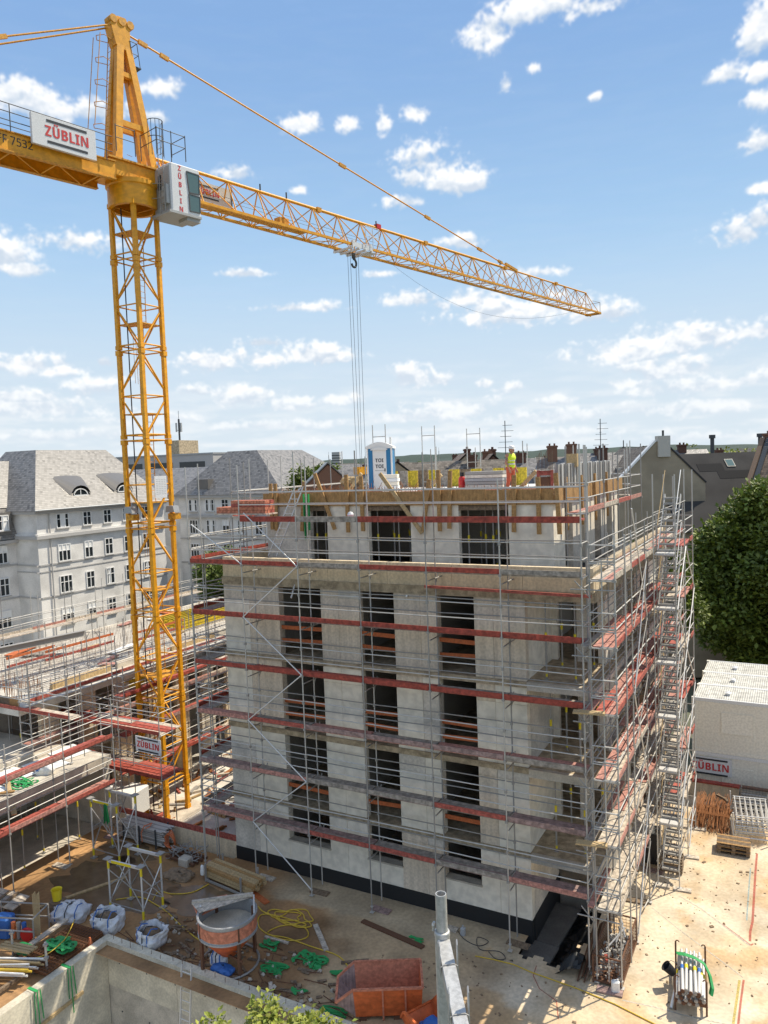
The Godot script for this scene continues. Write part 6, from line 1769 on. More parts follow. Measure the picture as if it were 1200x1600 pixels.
# ---------------------------------------------------------------- figures: capsules joined by a smooth minimum, meshed as surface nets
func sdf_mesh(bones: Array, cell: float, blend: float, b: Bat) -> void:
	var lo := Vector3(1e9, 1e9, 1e9); var hi := -lo
	for q in bones:
		var m: float = maxf(q[2], q[3]) + cell * 2.0
		for p in [q[0], q[1]]:
			lo = lo.min(p - Vector3.ONE * m); hi = hi.max(p + Vector3.ONE * m)
	var n := Vector3i(((hi - lo) / cell).ceil()) + Vector3i.ONE
	var val := PackedFloat32Array(); val.resize(n.x * n.y * n.z); val.fill(10.0)
	for q in bones:
		var a: Vector3 = q[0]; var e: Vector3 = q[1]; var ra: float = q[2]; var rb: float = q[3]
		var m := maxf(ra, rb) + maxf(blend * 1.5, cell * 2.0)
		var i0 := Vector3i((a.min(e) - Vector3.ONE * m - lo) / cell).max(Vector3i.ZERO)
		var i1 := (Vector3i((a.max(e) + Vector3.ONE * m - lo) / cell) + Vector3i.ONE).min(n - Vector3i.ONE)
		var d := e - a
		var l2 := maxf(d.length_squared(), 1e-9)
		for k in range(i0.z, i1.z + 1):
			for j in range(i0.y, i1.y + 1):
				for i in range(i0.x, i1.x + 1):
					var p := lo + Vector3(i, j, k) * cell
					var t := clampf((p - a).dot(d) / l2, 0.0, 1.0)
					var s := p.distance_to(a + d * t) - lerpf(ra, rb, t)
					var at := (k * n.y + j) * n.x + i
					var o := val[at]
					var h := maxf(blend - absf(o - s), 0.0) / blend
					val[at] = minf(o, s) - h * h * blend * 0.25
	var idx := {}
	var pts := []
	var corner := [Vector3i(0, 0, 0), Vector3i(1, 0, 0), Vector3i(0, 1, 0), Vector3i(1, 1, 0), Vector3i(0, 0, 1), Vector3i(1, 0, 1), Vector3i(0, 1, 1), Vector3i(1, 1, 1)]
	var edges := [[0, 1], [2, 3], [4, 5], [6, 7], [0, 2], [1, 3], [4, 6], [5, 7], [0, 4], [1, 5], [2, 6], [3, 7]]
	for k in n.z - 1:
		for j in n.y - 1:
			for i in n.x - 1:
				var base := (k * n.y + j) * n.x + i
				if val[base] > 4.0 * cell or val[base] < -4.0 * cell: continue
				var v := []
				var neg := 0
				for c in corner:
					var x := val[base + (c.z * n.y + c.y) * n.x + c.x]
					v.append(x)
					if x < 0.0: neg += 1
				if neg == 0 or neg == 8: continue
				var sum := Vector3.ZERO
				var cnt := 0
				for ed in edges:
					var a: float = v[ed[0]]; var c: float = v[ed[1]]
					if (a < 0.0) != (c < 0.0):
						sum += Vector3(corner[ed[0]]).lerp(Vector3(corner[ed[1]]), a / (a - c))
						cnt += 1
				idx[Vector3i(i, j, k)] = pts.size()
				pts.append(lo + (Vector3(i, j, k) + sum / cnt) * cell)
	var faces := []
	var norm := []
	for p in pts: norm.append(Vector3.ZERO)
	for key in idx:
		var c: Vector3i = key
		for ax in 3:
			var e := Vector3i.ZERO; e[ax] = 1
			var u := Vector3i.ZERO; u[(ax + 1) % 3] = 1
			var w := Vector3i.ZERO; w[(ax + 2) % 3] = 1
			var va := val[(c.z * n.y + c.y) * n.x + c.x]
			var ce := c + e
			var vb := val[(ce.z * n.y + ce.y) * n.x + ce.x]
			if (va < 0.0) == (vb < 0.0): continue
			if not (idx.has(c - u) and idx.has(c - w) and idx.has(c - u - w)): continue
			var f := [idx[c], idx[c - u], idx[c - u - w], idx[c - w]]
			if va > 0.0: f.reverse()
			var nn: Vector3 = (pts[f[2]] - pts[f[0]]).cross(pts[f[3]] - pts[f[1]])
			for q in f: norm[q] += nn
			faces.append(f)
	for f in faces:
		var na: Vector3 = norm[f[0]].normalized(); var nb: Vector3 = norm[f[1]].normalized(); var nc: Vector3 = norm[f[2]].normalized(); var nd: Vector3 = norm[f[3]].normalized()
		b.smooth(pts[f[0]], pts[f[1]], pts[f[2]], na, nb, nc)
		b.smooth(pts[f[0]], pts[f[2]], pts[f[3]], na, nc, nd)
func worker() -> void:
	# faces +z before the turn; stands with the weight on one leg, looking down
	var t := thing("person", "worker in a white helmet and yellow vest standing on the penthouse roof, looking down", "person", Vector3(-9.75, 14.725, -28.5), 1.25)
	var hipl := Vector3(0.10, 0.92, 0); var hipr := Vector3(-0.10, 0.92, 0.0)
	var knl := Vector3(0.11, 0.50, 0.05); var knr := Vector3(-0.12, 0.50, 0.0)
	var anl := Vector3(0.12, 0.09, 0.0); var anr := Vector3(-0.13, 0.09, -0.08)
	var chest := Vector3(0, 1.30, 0.02); var neck := Vector3(0, 1.50, 0.03); var head := Vector3(0, 1.625, 0.085)
	var sl := Vector3(0.19, 1.42, 0.01); var sr := Vector3(-0.19, 1.42, 0.01)
	var el := Vector3(0.25, 1.14, -0.02); var er := Vector3(-0.26, 1.14, 0.0)
	var wl := Vector3(0.23, 0.90, 0.10); var wr := Vector3(-0.24, 0.90, 0.13)
	var body := Bat.new()
	sdf_mesh([[Vector3(0, 0.95, 0), chest, 0.13, 0.145], [Vector3(-0.06, 0.95, 0), Vector3(0.06, 0.95, 0), 0.12, 0.12], [sr, sl, 0.075, 0.075], [Vector3(-0.09, 1.32, 0.03), Vector3(0.09, 1.32, 0.03), 0.12, 0.12], [neck - Vector3(0, 0.08, 0.01), head, 0.055, 0.06],
		[hipl, knl, 0.088, 0.058], [knl, anl, 0.06, 0.04], [hipr, knr, 0.088, 0.058], [knr, anr, 0.06, 0.04], [anl, anl + Vector3(0.02, -0.05, 0.15), 0.04, 0.03], [anr, anr + Vector3(-0.02, -0.05, 0.15), 0.04, 0.03],
		[sl, el, 0.055, 0.042], [el, wl, 0.043, 0.029], [sr, er, 0.055, 0.042], [er, wr, 0.043, 0.029]], 0.022, 0.06, body)
	# head: skull, jaw, nose, ears, brow
	sdf_mesh([[head + Vector3(0, 0.03, -0.015), head + Vector3(0, 0.02, 0.0), 0.094, 0.094], [head + Vector3(0, -0.04, 0.03), head + Vector3(0, -0.075, 0.055), 0.062, 0.042], [head + Vector3(0, 0.0, 0.095), head + Vector3(0, -0.03, 0.112), 0.012, 0.018],
		[head + Vector3(-0.03, 0.025, 0.082), head + Vector3(0.03, 0.025, 0.082), 0.016, 0.016], [head + Vector3(-0.022, -0.062, 0.085), head + Vector3(0.022, -0.062, 0.085), 0.013, 0.013], [head + Vector3(0.096, 0.0, 0.0), head + Vector3(0.096, -0.03, 0.0), 0.016, 0.013], [head + Vector3(-0.096, 0.0, 0.0), head + Vector3(-0.096, -0.03, 0.0), 0.016, 0.013]], 0.009, 0.022, body)
	for side in [-1, 1]:
		var w := wl if side > 0 else wr
		var d := Vector3(0, -0.93, 0.30).normalized()
		var x := Vector3(side, 0, 0)
		var pal := w + d * 0.075
		var hb := [[w, pal, 0.026, 0.030], [pal + x * 0.0 + Vector3(0, 0, 0.028), pal + Vector3(0, 0, -0.028), 0.02, 0.02]]
		for f in 4:
			var off := Vector3(0, 0.006, 0.036 - 0.024 * f)
			var l: float = [0.036, 0.042, 0.039, 0.030][f]
			var k0 := pal + off + d * 0.03
			var k1 := k0 + d * l
			var k2 := k1 + (d - x * 0.55).normalized() * l * 0.8
			hb.append([k0 - d * 0.02, k1, 0.0095, 0.009]); hb.append([k1, k2, 0.009, 0.0075])
		var tb := w + d * 0.035 + Vector3(0, 0, 0.03)
		hb.append([tb, tb + Vector3(-side * 0.012, -0.03, 0.028), 0.012, 0.0105]); hb.append([tb + Vector3(-side * 0.012, -0.03, 0.028), tb + Vector3(-side * 0.02, -0.062, 0.03), 0.0105, 0.008])
		sdf_mesh(hb, 0.006, 0.008, body)
	bat(t, "body", body, "skin")
	var eyes := Bat.new()
	for s in [-1, 1]: eyes.ball(head + Vector3(0.032 * s, 0.008, 0.083), Vector3(0.012, 0.009, 0.009), 6)
	bat(t, "eyes", eyes, "black_plastic")
	var tr := Bat.new()
	sdf_mesh([[Vector3(-0.06, 0.96, 0), Vector3(0.06, 0.96, 0), 0.14, 0.14], [hipl, knl, 0.105, 0.08], [knl, anl + Vector3(0, 0.04, 0), 0.08, 0.068], [hipr, knr, 0.105, 0.08], [knr, anr + Vector3(0, 0.04, 0), 0.08, 0.068]], 0.022, 0.05, tr)
	bat(t, "trousers", tr, "trousers")
	var ve := Bat.new()
	sdf_mesh([[Vector3(0, 0.99, 0), chest, 0.15, 0.162], [Vector3(-0.07, 1.0, 0), Vector3(0.07, 1.0, 0), 0.135, 0.135], [Vector3(-0.1, 1.32, 0.03), Vector3(0.1, 1.32, 0.03), 0.138, 0.138], [sr * Vector3(0.8, 1, 1), sl * Vector3(0.8, 1, 1), 0.082, 0.082]], 0.02, 0.05, ve)
	bat(t, "vest", ve, "vest")
	var bd := Bat.new()
	for y in [1.06, 1.2]: bd.lathe([Vector2(0.168, 0.0), Vector2(0.172, 0.0), Vector2(0.172, 0.05), Vector2(0.168, 0.05)], Vector3(0, y, 0.01), 18, Basis.from_scale(Vector3(1.16, 1, 0.98)))
	bat(t, "reflective_band", bd, "alu")
	var sh := Bat.new()
	sdf_mesh([[sl * Vector3(0.85, 1, 1), sl.lerp(el, 0.5), 0.075, 0.062], [sr * Vector3(0.85, 1, 1), sr.lerp(er, 0.5), 0.075, 0.062]], 0.018, 0.02, sh)
	bat(t, "sleeves", sh, "board_pink")
	for s in [anl, anr]:
		var bo := Bat.new()
		sdf_mesh([[s + Vector3(0, 0.07, -0.005), s + Vector3(0, -0.03, -0.01), 0.055, 0.05], [s + Vector3(0, -0.045, -0.02), s + Vector3(0, -0.05, 0.16), 0.045, 0.04]], 0.016, 0.03, bo)
		bat(t, "boot", bo, "boot")
	var hr := Bat.new()
	sdf_mesh([[head + Vector3(0, 0.03, -0.03), head + Vector3(0, -0.02, -0.055), 0.092, 0.07]], 0.012, 0.02, hr)
	bat(t, "hair", hr, "hair")
	var he := Bat.new()
	var hbs := Basis(Vector3.RIGHT, 0.22)
	he.lathe([Vector2(0.118, 0.0), Vector2(0.117, 0.05), Vector2(0.098, 0.095), Vector2(0.06, 0.122), Vector2(0.0, 0.13)], head + Vector3(0, 0.055, -0.01), 18, hbs)
	he.lathe([Vector2(0.0, -0.004), Vector2(0.13, -0.006), Vector2(0.13, 0.006), Vector2(0.112, 0.012)], head + Vector3(0, 0.055, -0.005), 18, hbs)
	he.prism([head + Vector3(-0.08, 0.045, 0.09), head + Vector3(0.08, 0.045, 0.09), head + Vector3(0.05, 0.03, 0.165), head + Vector3(-0.05, 0.03, 0.165)], Vector3(0, -0.008, 0))
	bat(t, "helmet", he, "helmet")

# ---------------------------------------------------------------- things on the penthouse roof
func roof_things() -> void:
	worker()
	var R := 14.72
	var wc := thing("portable_toilet", "white and blue portable toilet standing on the penthouse roof", "portable toilet", Vector3(-16.75, R, -31.0), 0.36)
	box(wc, "base", Vector3(0, 0.06, 0), Vector3(1.14, 0.12, 1.14), "black_plastic")
	for s in [-1, 1]:
		box(wc, "front_panel", Vector3(0.43 * s, 1.05, 0.535), Vector3(0.24, 1.9, 0.06), "toilet_blue")
		box(wc, "side_panel", Vector3(0.535 * s, 1.05, 0.0), Vector3(0.06, 1.9, 1.0), "toilet_blue")
		box(wc, "corner_post", Vector3(0.545 * s, 1.05, 0.545), Vector3(0.07, 1.92, 0.07), "toilet_white")
	box(wc, "rear_panel", Vector3(0, 1.05, -0.535), Vector3(1.08, 1.9, 0.06), "toilet_blue")
	var dr := Bat.new(); dr.cham(Vector3(0, 1.02, 0.555), Vector3(0.62, 1.84, 0.07), 0.03)
	var door := bat(wc, "door", dr, "toilet_white")
	box(door, "handle", Vector3(0.24, 1.0, 0.6), Vector3(0.05, 0.14, 0.03), "steel_dark")
	letters(door, "lettering", "TOI\nTOI", 0.16, Transform3D(Basis.IDENTITY, Vector3(0, 1.3, 0.594)), "logo_black")
	box(door, "printed_line", Vector3(0, 0.98, 0.592), Vector3(0.44, 0.03, 0.004), "grey_paint")
	var rf := Bat.new()
	var pr := []
	for k in 11:
		var q := k / 10.0
		pr.append(Vector3(0.62 - 1.24 * q, 2.06 + 0.2 * sin(PI * q), 0.62))
	pr.append(Vector3(-0.62, 1.97, 0.62)); pr.append(Vector3(0.62, 1.97, 0.62))
	rf.prism(pr, Vector3(0, 0, -1.22))
	bat(wc, "roof", rf, "toilet_white")
	var ap := Bat.new()
	var arc := []
	for k in 9:
		var q := k / 8.0
		arc.append(Vector3(0.38 - 0.76 * q, 1.94 + 0.09 * sin(PI * q), 0.63))
	arc.append(Vector3(-0.38, 1.9, 0.63)); arc.append(Vector3(0.38, 1.9, 0.63))
	ap.prism(arc, Vector3(0, 0, 0.02))
	bat(wc, "door_head", ap, "toilet_white")
	tube(wc, "vent_pipe", Vector3(0.4, 1.9, -0.45), Vector3(0.4, 2.5, -0.45), 0.05, "toilet_white")
	var fw := thing("formwork_wall", "row of yellow and brown formwork panels standing along the back of the roof", "formwork", Vector3(-15.6, R, -35.8), 0.0)
	for k in 15:
		var x := -4.2 + 0.58 * k
		var o := box(fw, "panel", Vector3(x, 0.44, 0.02 * (k % 3)), Vector3(0.5, 0.86, 0.1), ["girder_yellow", "timber_old", "girder_yellow", "board_grey"][k % 4])
		box(o, "rib", Vector3(-0.45, 0, 0.6), Vector3(0.12, 1.0, 0.8), "timber_old" if k % 2 else "girder_yellow")
	var ps := thing("panel_stack", "stack of six long grey concrete planks on the roof left of the worker", "stack", Vector3(-11.3, R, -30.0), 0.05)
	for k in 6: box(ps, "plank", Vector3(0.01 * (k % 3), 0.07 + 0.138 * k, 0), Vector3(1.6, 0.12, 0.9), ["zinc", "panel_grey", "steel_old"][k % 3], 0.012 * (k % 2))
	var ps2 := thing("block_stack", "small stack of white blocks at the foot of the portable toilet", "stack", Vector3(-15.35, R, -29.2), 0.3)
	for k in 5: box(ps2, "block", Vector3(0.02 * (k % 2), 0.1 + 0.16 * k, 0), Vector3(0.66, 0.145, 0.6), "sheet_white" if k % 2 else "panel_white", 0.03 * (k % 3))
	var gs := thing("gas_cylinder", "red gas bottle standing on the roof left of the grey stack", "gas bottle", Vector3(-12.35, R, -29.9))
	var gb := Bat.new()
	gb.lathe([Vector2(0.0, 0.0), Vector2(0.15, 0.0), Vector2(0.155, 0.05), Vector2(0.155, 0.5), Vector2(0.12, 0.6), Vector2(0.05, 0.65), Vector2(0.05, 0.68)], Vector3.ZERO, 14)
	bat(gs, "bottle", gb, "red_paint")
	var gv := Bat.new(); gv.lathe([Vector2(0.08, 0.64), Vector2(0.09, 0.64), Vector2(0.09, 0.8), Vector2(0.08, 0.8)], Vector3.ZERO, 10); gv.tube(Vector3(0, 0.66, 0), Vector3(0, 0.76, 0), 0.03, 6)
	bat(gs, "collar", gv, "black_plastic")
	var rb := thing("roof_rebar", "thicket of thin reinforcing bars along the front edge of the roof slab", "reinforcement")
	var rm := Bat.new()
	for k in 230:
		var p := Vector3(-19.3 + 11.7 * k / 230.0, R, -26.25 + rng.randf_range(-0.1, 0.1))
		rm.bar(p, p + Vector3(rng.randf_range(-0.03, 0.03), rng.randf_range(0.28, 0.42), 0), 0.012, 0.012)
	for h in [0.12, 0.25]: rm.bar(Vector3(-19.3, R + h, -26.25), Vector3(-7.6, R + h, -26.25), 0.012, 0.012)
	for k in 160:
		var p := Vector3(rng.randf_range(-19.2, -15.5), R + 0.03, rng.randf_range(-34, -27))
		rm.bar(p, p + Vector3(rng.randf_range(-0.4, 0.4), rng.randf_range(0.05, 0.5), rng.randf_range(-0.4, 0.4)), 0.014, 0.014)
	tag(bat(rb, "bars", rm, "rust"), "rust brown thin bars", "", "", "stuff")
	var mat_ := thing("loose_boards", "orange and red boards and mats scattered across the roof slab", "boards")
	for k in 26:
		var p := Vector3(rng.randf_range(-19.0, -9.0), R + 0.05 + 0.03 * (k % 3), rng.randf_range(-30.5, -26.8))
		box(mat_, "board", p, Vector3(rng.randf_range(0.9, 2.2), 0.035, rng.randf_range(0.12, 0.4)), ["orange_board", "red_board_b", "timber_pale", "red_pale"][k % 4], rng.randf_range(-0.5, 0.5))
	var br := thing("brick_stack", "stack of orange red bricks on the scaffold at the left end of the penthouse", "bricks", Vector3(-18.6, 14.42, -23.35))
	var bs := Bat.new(); bs.box(Vector3(0, -0.13, 0), Vector3(2.5, 0.05, 0.7)); bat(br, "board", bs, "board_pale")
	var bm := [mats["orange_board"]]
	for r in 4:
		for k in 13:
			if r > 1 and (k < 4): continue
			for m in 2: box(br, "brick", Vector3(-1.08 + 0.18 * k, -0.05 + 0.125 * r, -0.15 + 0.3 * m), Vector3(0.17, 0.115, 0.28), "red_board_b" if (k * 3 + r + m) % 3 == 0 else "orange_worn", rng.randf_range(-0.03, 0.03))
	var gst := thing("green_strap", "green webbing strap hanging down the penthouse wall by the ladder", "strap", Vector3(-17.35, 13.0, -25.72))
	for k in 3: bar(gst, "webbing", Vector3(-0.16 + 0.12 * k, 1.9, 0.0), Vector3(-0.1 + 0.1 * k, 0.05 + 0.2 * k, 0.05), 0.1, 0.03, "strap_green" if k != 1 else "net_green", Vector3.RIGHT)
	var pk := thing("column_formwork", "red steel column form with upright bars at the right of the roof edge", "formwork", Vector3(-7.95, R, -27.0), 0.25)
	for s in [-1, 1]: box(pk, "flange", Vector3(0.24 * s, 0.42, 0), Vector3(0.1, 0.84, 0.4), "red_board_b")
	box(pk, "face", Vector3(0, 0.74, 0.1), Vector3(0.42, 0.16, 0.1), "red_board_b")
	box(pk, "face", Vector3(0, 0.3, 0.02), Vector3(0.42, 0.6, 0.06), "brick_brown")
	for k in 12: tube(pk, "bar", Vector3(-0.25 + 0.045 * k, 0.5, -0.1 + 0.06 * (k % 3)), Vector3(-0.28 + 0.05 * k, 1.35 + 0.06 * (k % 4), -0.1 + 0.06 * (k % 3)), 0.012, "timber_old")
	var wf := thing("wall_formwork", "row of upright silver steel formwork panels along the right roof edge", "formwork", Vector3(-7.62, R, -27.4))
	for k in 20:
		var z := -0.45 * k
		box(wf, "panel", Vector3(0.02 * (k % 2), 0.52, z), Vector3(0.09, 1.0 + 0.05 * (k % 3), 0.36), "alu" if k % 3 else "steel")
		box(wf, "rib", Vector3(0.07, 0.52, z + 0.2), Vector3(0.07, 1.02, 0.06), "steel_old")
	box(wf, "end_box", Vector3(0.0, 1.15, -2.3), Vector3(0.4, 0.5, 0.5), "timber_pale")
	var tb := thing("tarpaulin", "pale bundled tarpaulin on the roof left of the portable toilet", "tarpaulin", Vector3(-18.5, R + 0.35, -31.2), 0.4)
	bat(tb, "sheet", sack(Vector3(1.0, 0.4, 0.6), 41), "timber_pale")
	box(tb, "crate", Vector3(0, -0.17, 0), Vector3(1.1, 0.34, 0.7), "timber_old")
	for q in [[-17.0, -28.9, 0.9, "pale timber prop leaning in front of the portable toilet"], [-9.0, -28.0, 0.8, "pale timber prop leaning right of the worker"], [-13.2, -28.8, 0.75, "pale timber prop leaning behind the red gas bottle"]]:
		var lp := thing("timber_prop", q[3], "timber", Vector3(q[0], R, q[1]))
		bar(lp, "beam", Vector3(-0.35, 0.05, 0), Vector3(0.45, q[2], 0.1), 0.09, 0.13, "timber_pale")
	var sp := thing("spirit_light", "white lamp head sticking up behind the red scaffold board at the middle opening", "lamp", Vector3(-13.9, 14.18, -23.3))
	var sb := Bat.new(); sb.lathe([Vector2(0.0, 0.0), Vector2(0.1, 0.0), Vector2(0.12, 0.08), Vector2(0.07, 0.16), Vector2(0.0, 0.18)], Vector3.ZERO, 10)
	bat(sp, "head", sb, "white_paint")

# ---------------------------------------------------------------- right part of the yard
func cabin(label: String, at: Vector3, front: bool) -> Node3D:
	# steel site cabin, ribbed long wall towards +z; origin at the middle of its base
	var t := thing("site_container", label, "site container", at, 0.0, "site containers")
	var L := 6.06; var W := 2.42; var H := 2.6
	var w := Bat.new()
	var n := 100
	for k in n:
		var x0 := -L / 2 + 0.12 + (L - 0.24) * k / n; var x1 := -L / 2 + 0.12 + (L - 0.24) * (k + 1) / n
		var m := lerpf(x0, x1, 0.6); var m2 := lerpf(x0, x1, 0.72)
		var z := W / 2 - 0.03
		var y0 := 0.14; var y1 := H - 0.16
		w.quad(Vector3(x0, y0, z), Vector3(m, y0, z), Vector3(m, y1, z), Vector3(x0, y1, z))
		w.quad(Vector3(m, y0, z), Vector3(m2, y0, z - 0.01), Vector3(m2, y1, z - 0.01), Vector3(m, y1, z))
		w.quad(Vector3(m2, y0, z - 0.01), Vector3(x1, y0, z), Vector3(x1, y1, z), Vector3(m2, y1, z - 0.01))
	bat(t, "front_wall", w, "container")
	span(t, "rear_wall", Vector3(-L / 2 + 0.1, 0.1, -W / 2 + 0.04), Vector3(L / 2 - 0.1, H - 0.1, -W / 2 + 0.1), "container")
	for s in [-1, 1]:
		span(t, "end_wall", Vector3(s * (L / 2 - 0.1), 0.1, -W / 2 + 0.1), Vector3(s * (L / 2 - 0.04), H - 0.1, W / 2 - 0.1), "container")
		for q in [-1, 1]: box(t, "corner_post", Vector3(s * (L / 2 - 0.075), H / 2, q * (W / 2 - 0.075)), Vector3(0.15, H, 0.15), "container")
	for q in [-1, 1]:
		box(t, "bottom_rail", Vector3(0, 0.07, q * (W / 2 - 0.05)), Vector3(L - 0.3, 0.14, 0.1), "container")
		box(t, "top_rail", Vector3(0, H - 0.08, q * (W / 2 - 0.05)), Vector3(L - 0.3, 0.16, 0.1), "white_paint")
	var r := Bat.new()
	for k in 60:
		var x0 := -L / 2 + 0.1 + (L - 0.2) * k / 60; var x1 := -L / 2 + 0.1 + (L - 0.2) * (k + 1) / 60
		var y := H - 0.03
		r.quad(Vector3(x0, y, W / 2 - 0.1), Vector3(lerpf(x0, x1, 0.5), y + 0.025, W / 2 - 0.1), Vector3(lerpf(x0, x1, 0.5), y + 0.025, -W / 2 + 0.1), Vector3(x0, y, -W / 2 + 0.1))
		r.quad(Vector3(lerpf(x0, x1, 0.5), y + 0.025, W / 2 - 0.1), Vector3(x1, y, W / 2 - 0.1), Vector3(x1, y, -W / 2 + 0.1), Vector3(lerpf(x0, x1, 0.5), y + 0.025, -W / 2 + 0.1))
	bat(t, "roof", r, "container_roof")
	for k in 2:
		var v := Bat.new(); v.lathe([Vector2(0.1, 0), Vector2(0.1, 0.1), Vector2(0.16, 0.12), Vector2(0.0, 0.2)], Vector3(-1.5 + 2.6 * k, H - 0.01, 0.3), 10)
		bat(t, "roof_vent", v, "white_paint")
	if front:
		for q in [[-1.05, 1.15], [1.9, 1.15]]:
			var f := Bat.new()
			for s in [-1, 1]:
				f.box(Vector3(q[0] + s * 0.66, 1.5, W / 2 - 0.012), Vector3(0.05, 0.98, 0.04))
				f.box(Vector3(q[0], 1.5 + s * 0.47, W / 2 - 0.012), Vector3(1.27, 0.05, 0.04))
			bat(t, "shutter_frame", f, "container")
			box(t, "shutter", Vector3(q[0], 1.5, W / 2 - 0.02), Vector3(1.27, 0.9, 0.02), "container")
	return t
func mesh_panel(b: Bat, o: Vector3, x: Vector3, y: Vector3, nx: int, ny: int, w := 0.008) -> void:
	for i in nx + 1: b.bar(o + x * (float(i) / nx), o + x * (float(i) / nx) + y, w, w)
	for j in ny + 1: b.bar(o + y * (float(j) / ny), o + y * (float(j) / ny) + x, w, w)
func hose(called: String, label: String, cat: String, pts: Array, r: float, mt: String) -> void:
	var c := Curve3D.new()
	for k in pts.size():
		var p := Vector3(pts[k][0], (pts[k][2] if pts[k].size() > 2 else r + 0.006), pts[k][1])
		var a: Array = pts[maxi(k - 1, 0)]; var e: Array = pts[mini(k + 1, pts.size() - 1)]
		var d := Vector3(e[0] - a[0], 0, e[1] - a[1]) * 0.18
		c.add_point(p, -d, d)
	var b := Bat.new()
	b.path(Array(c.tessellate(4, 5.0)), r, 6)
	tag(bat(self, called, b, mt), label, cat)
func yard_right() -> void:
	cabin("upper front site container, its shuttered ribbed wall facing the yard", Vector3(-1.45, 1.76, -39.8), true)
	var lo := cabin("lower front site container carrying the company sign", Vector3(-1.45, -0.85, -39.8), true)
	cabin("middle site container of the three seen from above, behind the front one", Vector3(-1.40, 1.76, -42.24), false)
	cabin("rearmost site container of the three seen from above, below the tree", Vector3(-1.46, 1.76, -44.68), false)
	var sg := thing("company_sign", "white sign with red lettering on the site container at the edge of the yard", "sign", Vector3(-3.62, 1.12, -38.56))
	box(sg, "board", Vector3.ZERO, Vector3(1.75, 0.82, 0.03), "white_paint")
	logo(sg, Vector3(-0.05, -0.04, 0.022), Basis.IDENTITY, 0.34, 1.5)
	var lw := thing("low_wall", "low tan boarded wall with a red cap in front of the site containers", "wall")
	for k in 3:
		span(lw, "wall_length", Vector3(-4.95 + 0.9 * k, -0.1, -37.55), Vector3(-4.95 + 0.9 * k + 0.892, 0.72, -37.4), "parapet")
		span(lw, "cap", Vector3(-5.0 + 0.9 * k, 0.725, -37.62), Vector3(-5.0 + 0.9 * k + 0.895, 0.8, -37.3), "red_board")
	span(lw, "rear_cap", Vector3(-2.25, 0.72, -37.62), Vector3(4.0, 0.8, -37.4), "brick_brown")
	span(lw, "wall_length", Vector3(-2.25, -0.1, -37.55), Vector3(4.0, 0.715, -37.42), "concrete")
	var rm := thing("rebar_pile", "pile of rust brown reinforcing bars on the yard in front of the low wall", "reinforcement", Vector3(-3.3, 0, -35.4))
	var b := Bat.new()
	for k in 190:
		var x := rng.randf_range(-0.65, 0.65)
		var y := 0.06 + rng.randf() * 0.55
		var a := Vector3(x + rng.randf_range(-0.1, 0.1), y + 0.12, -1.1 + rng.randf_range(-0.2, 0.2)); var m := Vector3(x * 1.05, y + 0.1, 0.2); var e := Vector3(x * 1.15 + rng.randf_range(-0.1, 0.1), maxf(0.03, y - 0.25), 1.25 + rng.randf_range(-0.25, 0.3))
		b.bar(a, m, 0.012, 0.012); b.bar(m, e, 0.012, 0.012)
	for k in 30:
		b.bar(Vector3(-0.75, 0.1 + 0.018 * k, -1.0 + 0.07 * k), Vector3(0.75, 0.12 + 0.017 * k, -1.0 + 0.07 * k), 0.012, 0.012)
	tag(bat(rm, "bars", b, "rust"), "rust brown bars", "", "", "stuff")
	for k in 3: bar(rm, "bearer", Vector3(0.1 + 0.15 * k, 0.74, -0.8 + 0.12 * k), Vector3(0.6, 0.8, -0.3 + 0.1 * k), 0.08, 0.08, "timber_old")
	var fs := thing("frame_stack", "stillage of silver scaffold frames at the right edge of the yard", "scaffold frames", Vector3(-1.75, 0, -34.9), 0.12)
	for q in [[-0.75, 1.1], [0.75, 1.1], [-0.75, -1.1], [0.75, -1.1]]: tube(fs, "post", Vector3(q[0], 0.05, q[1]), Vector3(q[0], 1.15, q[1]), 0.03, "alu")
	for s in [-1, 1]:
		tube(fs, "base_rail", Vector3(-0.75, 0.15, 1.1 * s), Vector3(0.75, 0.15, 1.1 * s), 0.03, "alu")
		tube(fs, "base_rail", Vector3(0.75 * s, 0.15, -1.1), Vector3(0.75 * s, 0.15, 1.1), 0.03, "alu")
	for k in 8:
		var f := Bat.new()
		var y := 0.24 + 0.11 * k
		for s in [-1, 1]: f.tube(Vector3(-0.66, y, 0.95 * s + 0.05 * (k % 2)), Vector3(0.66, y + 0.02, 0.95 * s + 0.05 * (k % 2)), 0.024, 6)
		for m in 7: f.tube(Vector3(-0.6 + 0.2 * m, y, -0.95), Vector3(-0.6 + 0.2 * m, y + 0.01, 0.95), 0.017, 5)
		bat(fs, "frame", f, "alu" if k % 2 else "steel")
	var cr := thing("wire_crate", "dark wire crate against the low wall behind the silver frames", "crate", Vector3(-1.4, 0, -36.7))
	var cb := Bat.new()
	mesh_panel(cb, Vector3(-0.9, 0.1, 0.4), Vector3(1.8, 0, 0), Vector3(0, 0.9, 0), 14, 8)
	mesh_panel(cb, Vector3(-0.9, 0.1, -0.4), Vector3(1.8, 0, 0), Vector3(0, 0.9, 0), 14, 8)
	mesh_panel(cb, Vector3(-0.9, 0.1, -0.4), Vector3(0, 0, 0.8), Vector3(0, 0.9, 0), 6, 8)
	bat(cr, "mesh", cb, "steel_dark")
	span(cr, "floor", Vector3(-0.9, 0.05, -0.4), Vector3(0.9, 0.1, 0.4), "steel_dark")
	for k in 5: tube(cr, "tube", Vector3(-0.85, 0.2 + 0.13 * k, -0.2 + 0.1 * (k % 3)), Vector3(0.85, 0.22 + 0.13 * k, -0.2 + 0.1 * (k % 3)), 0.05, "steel_old")
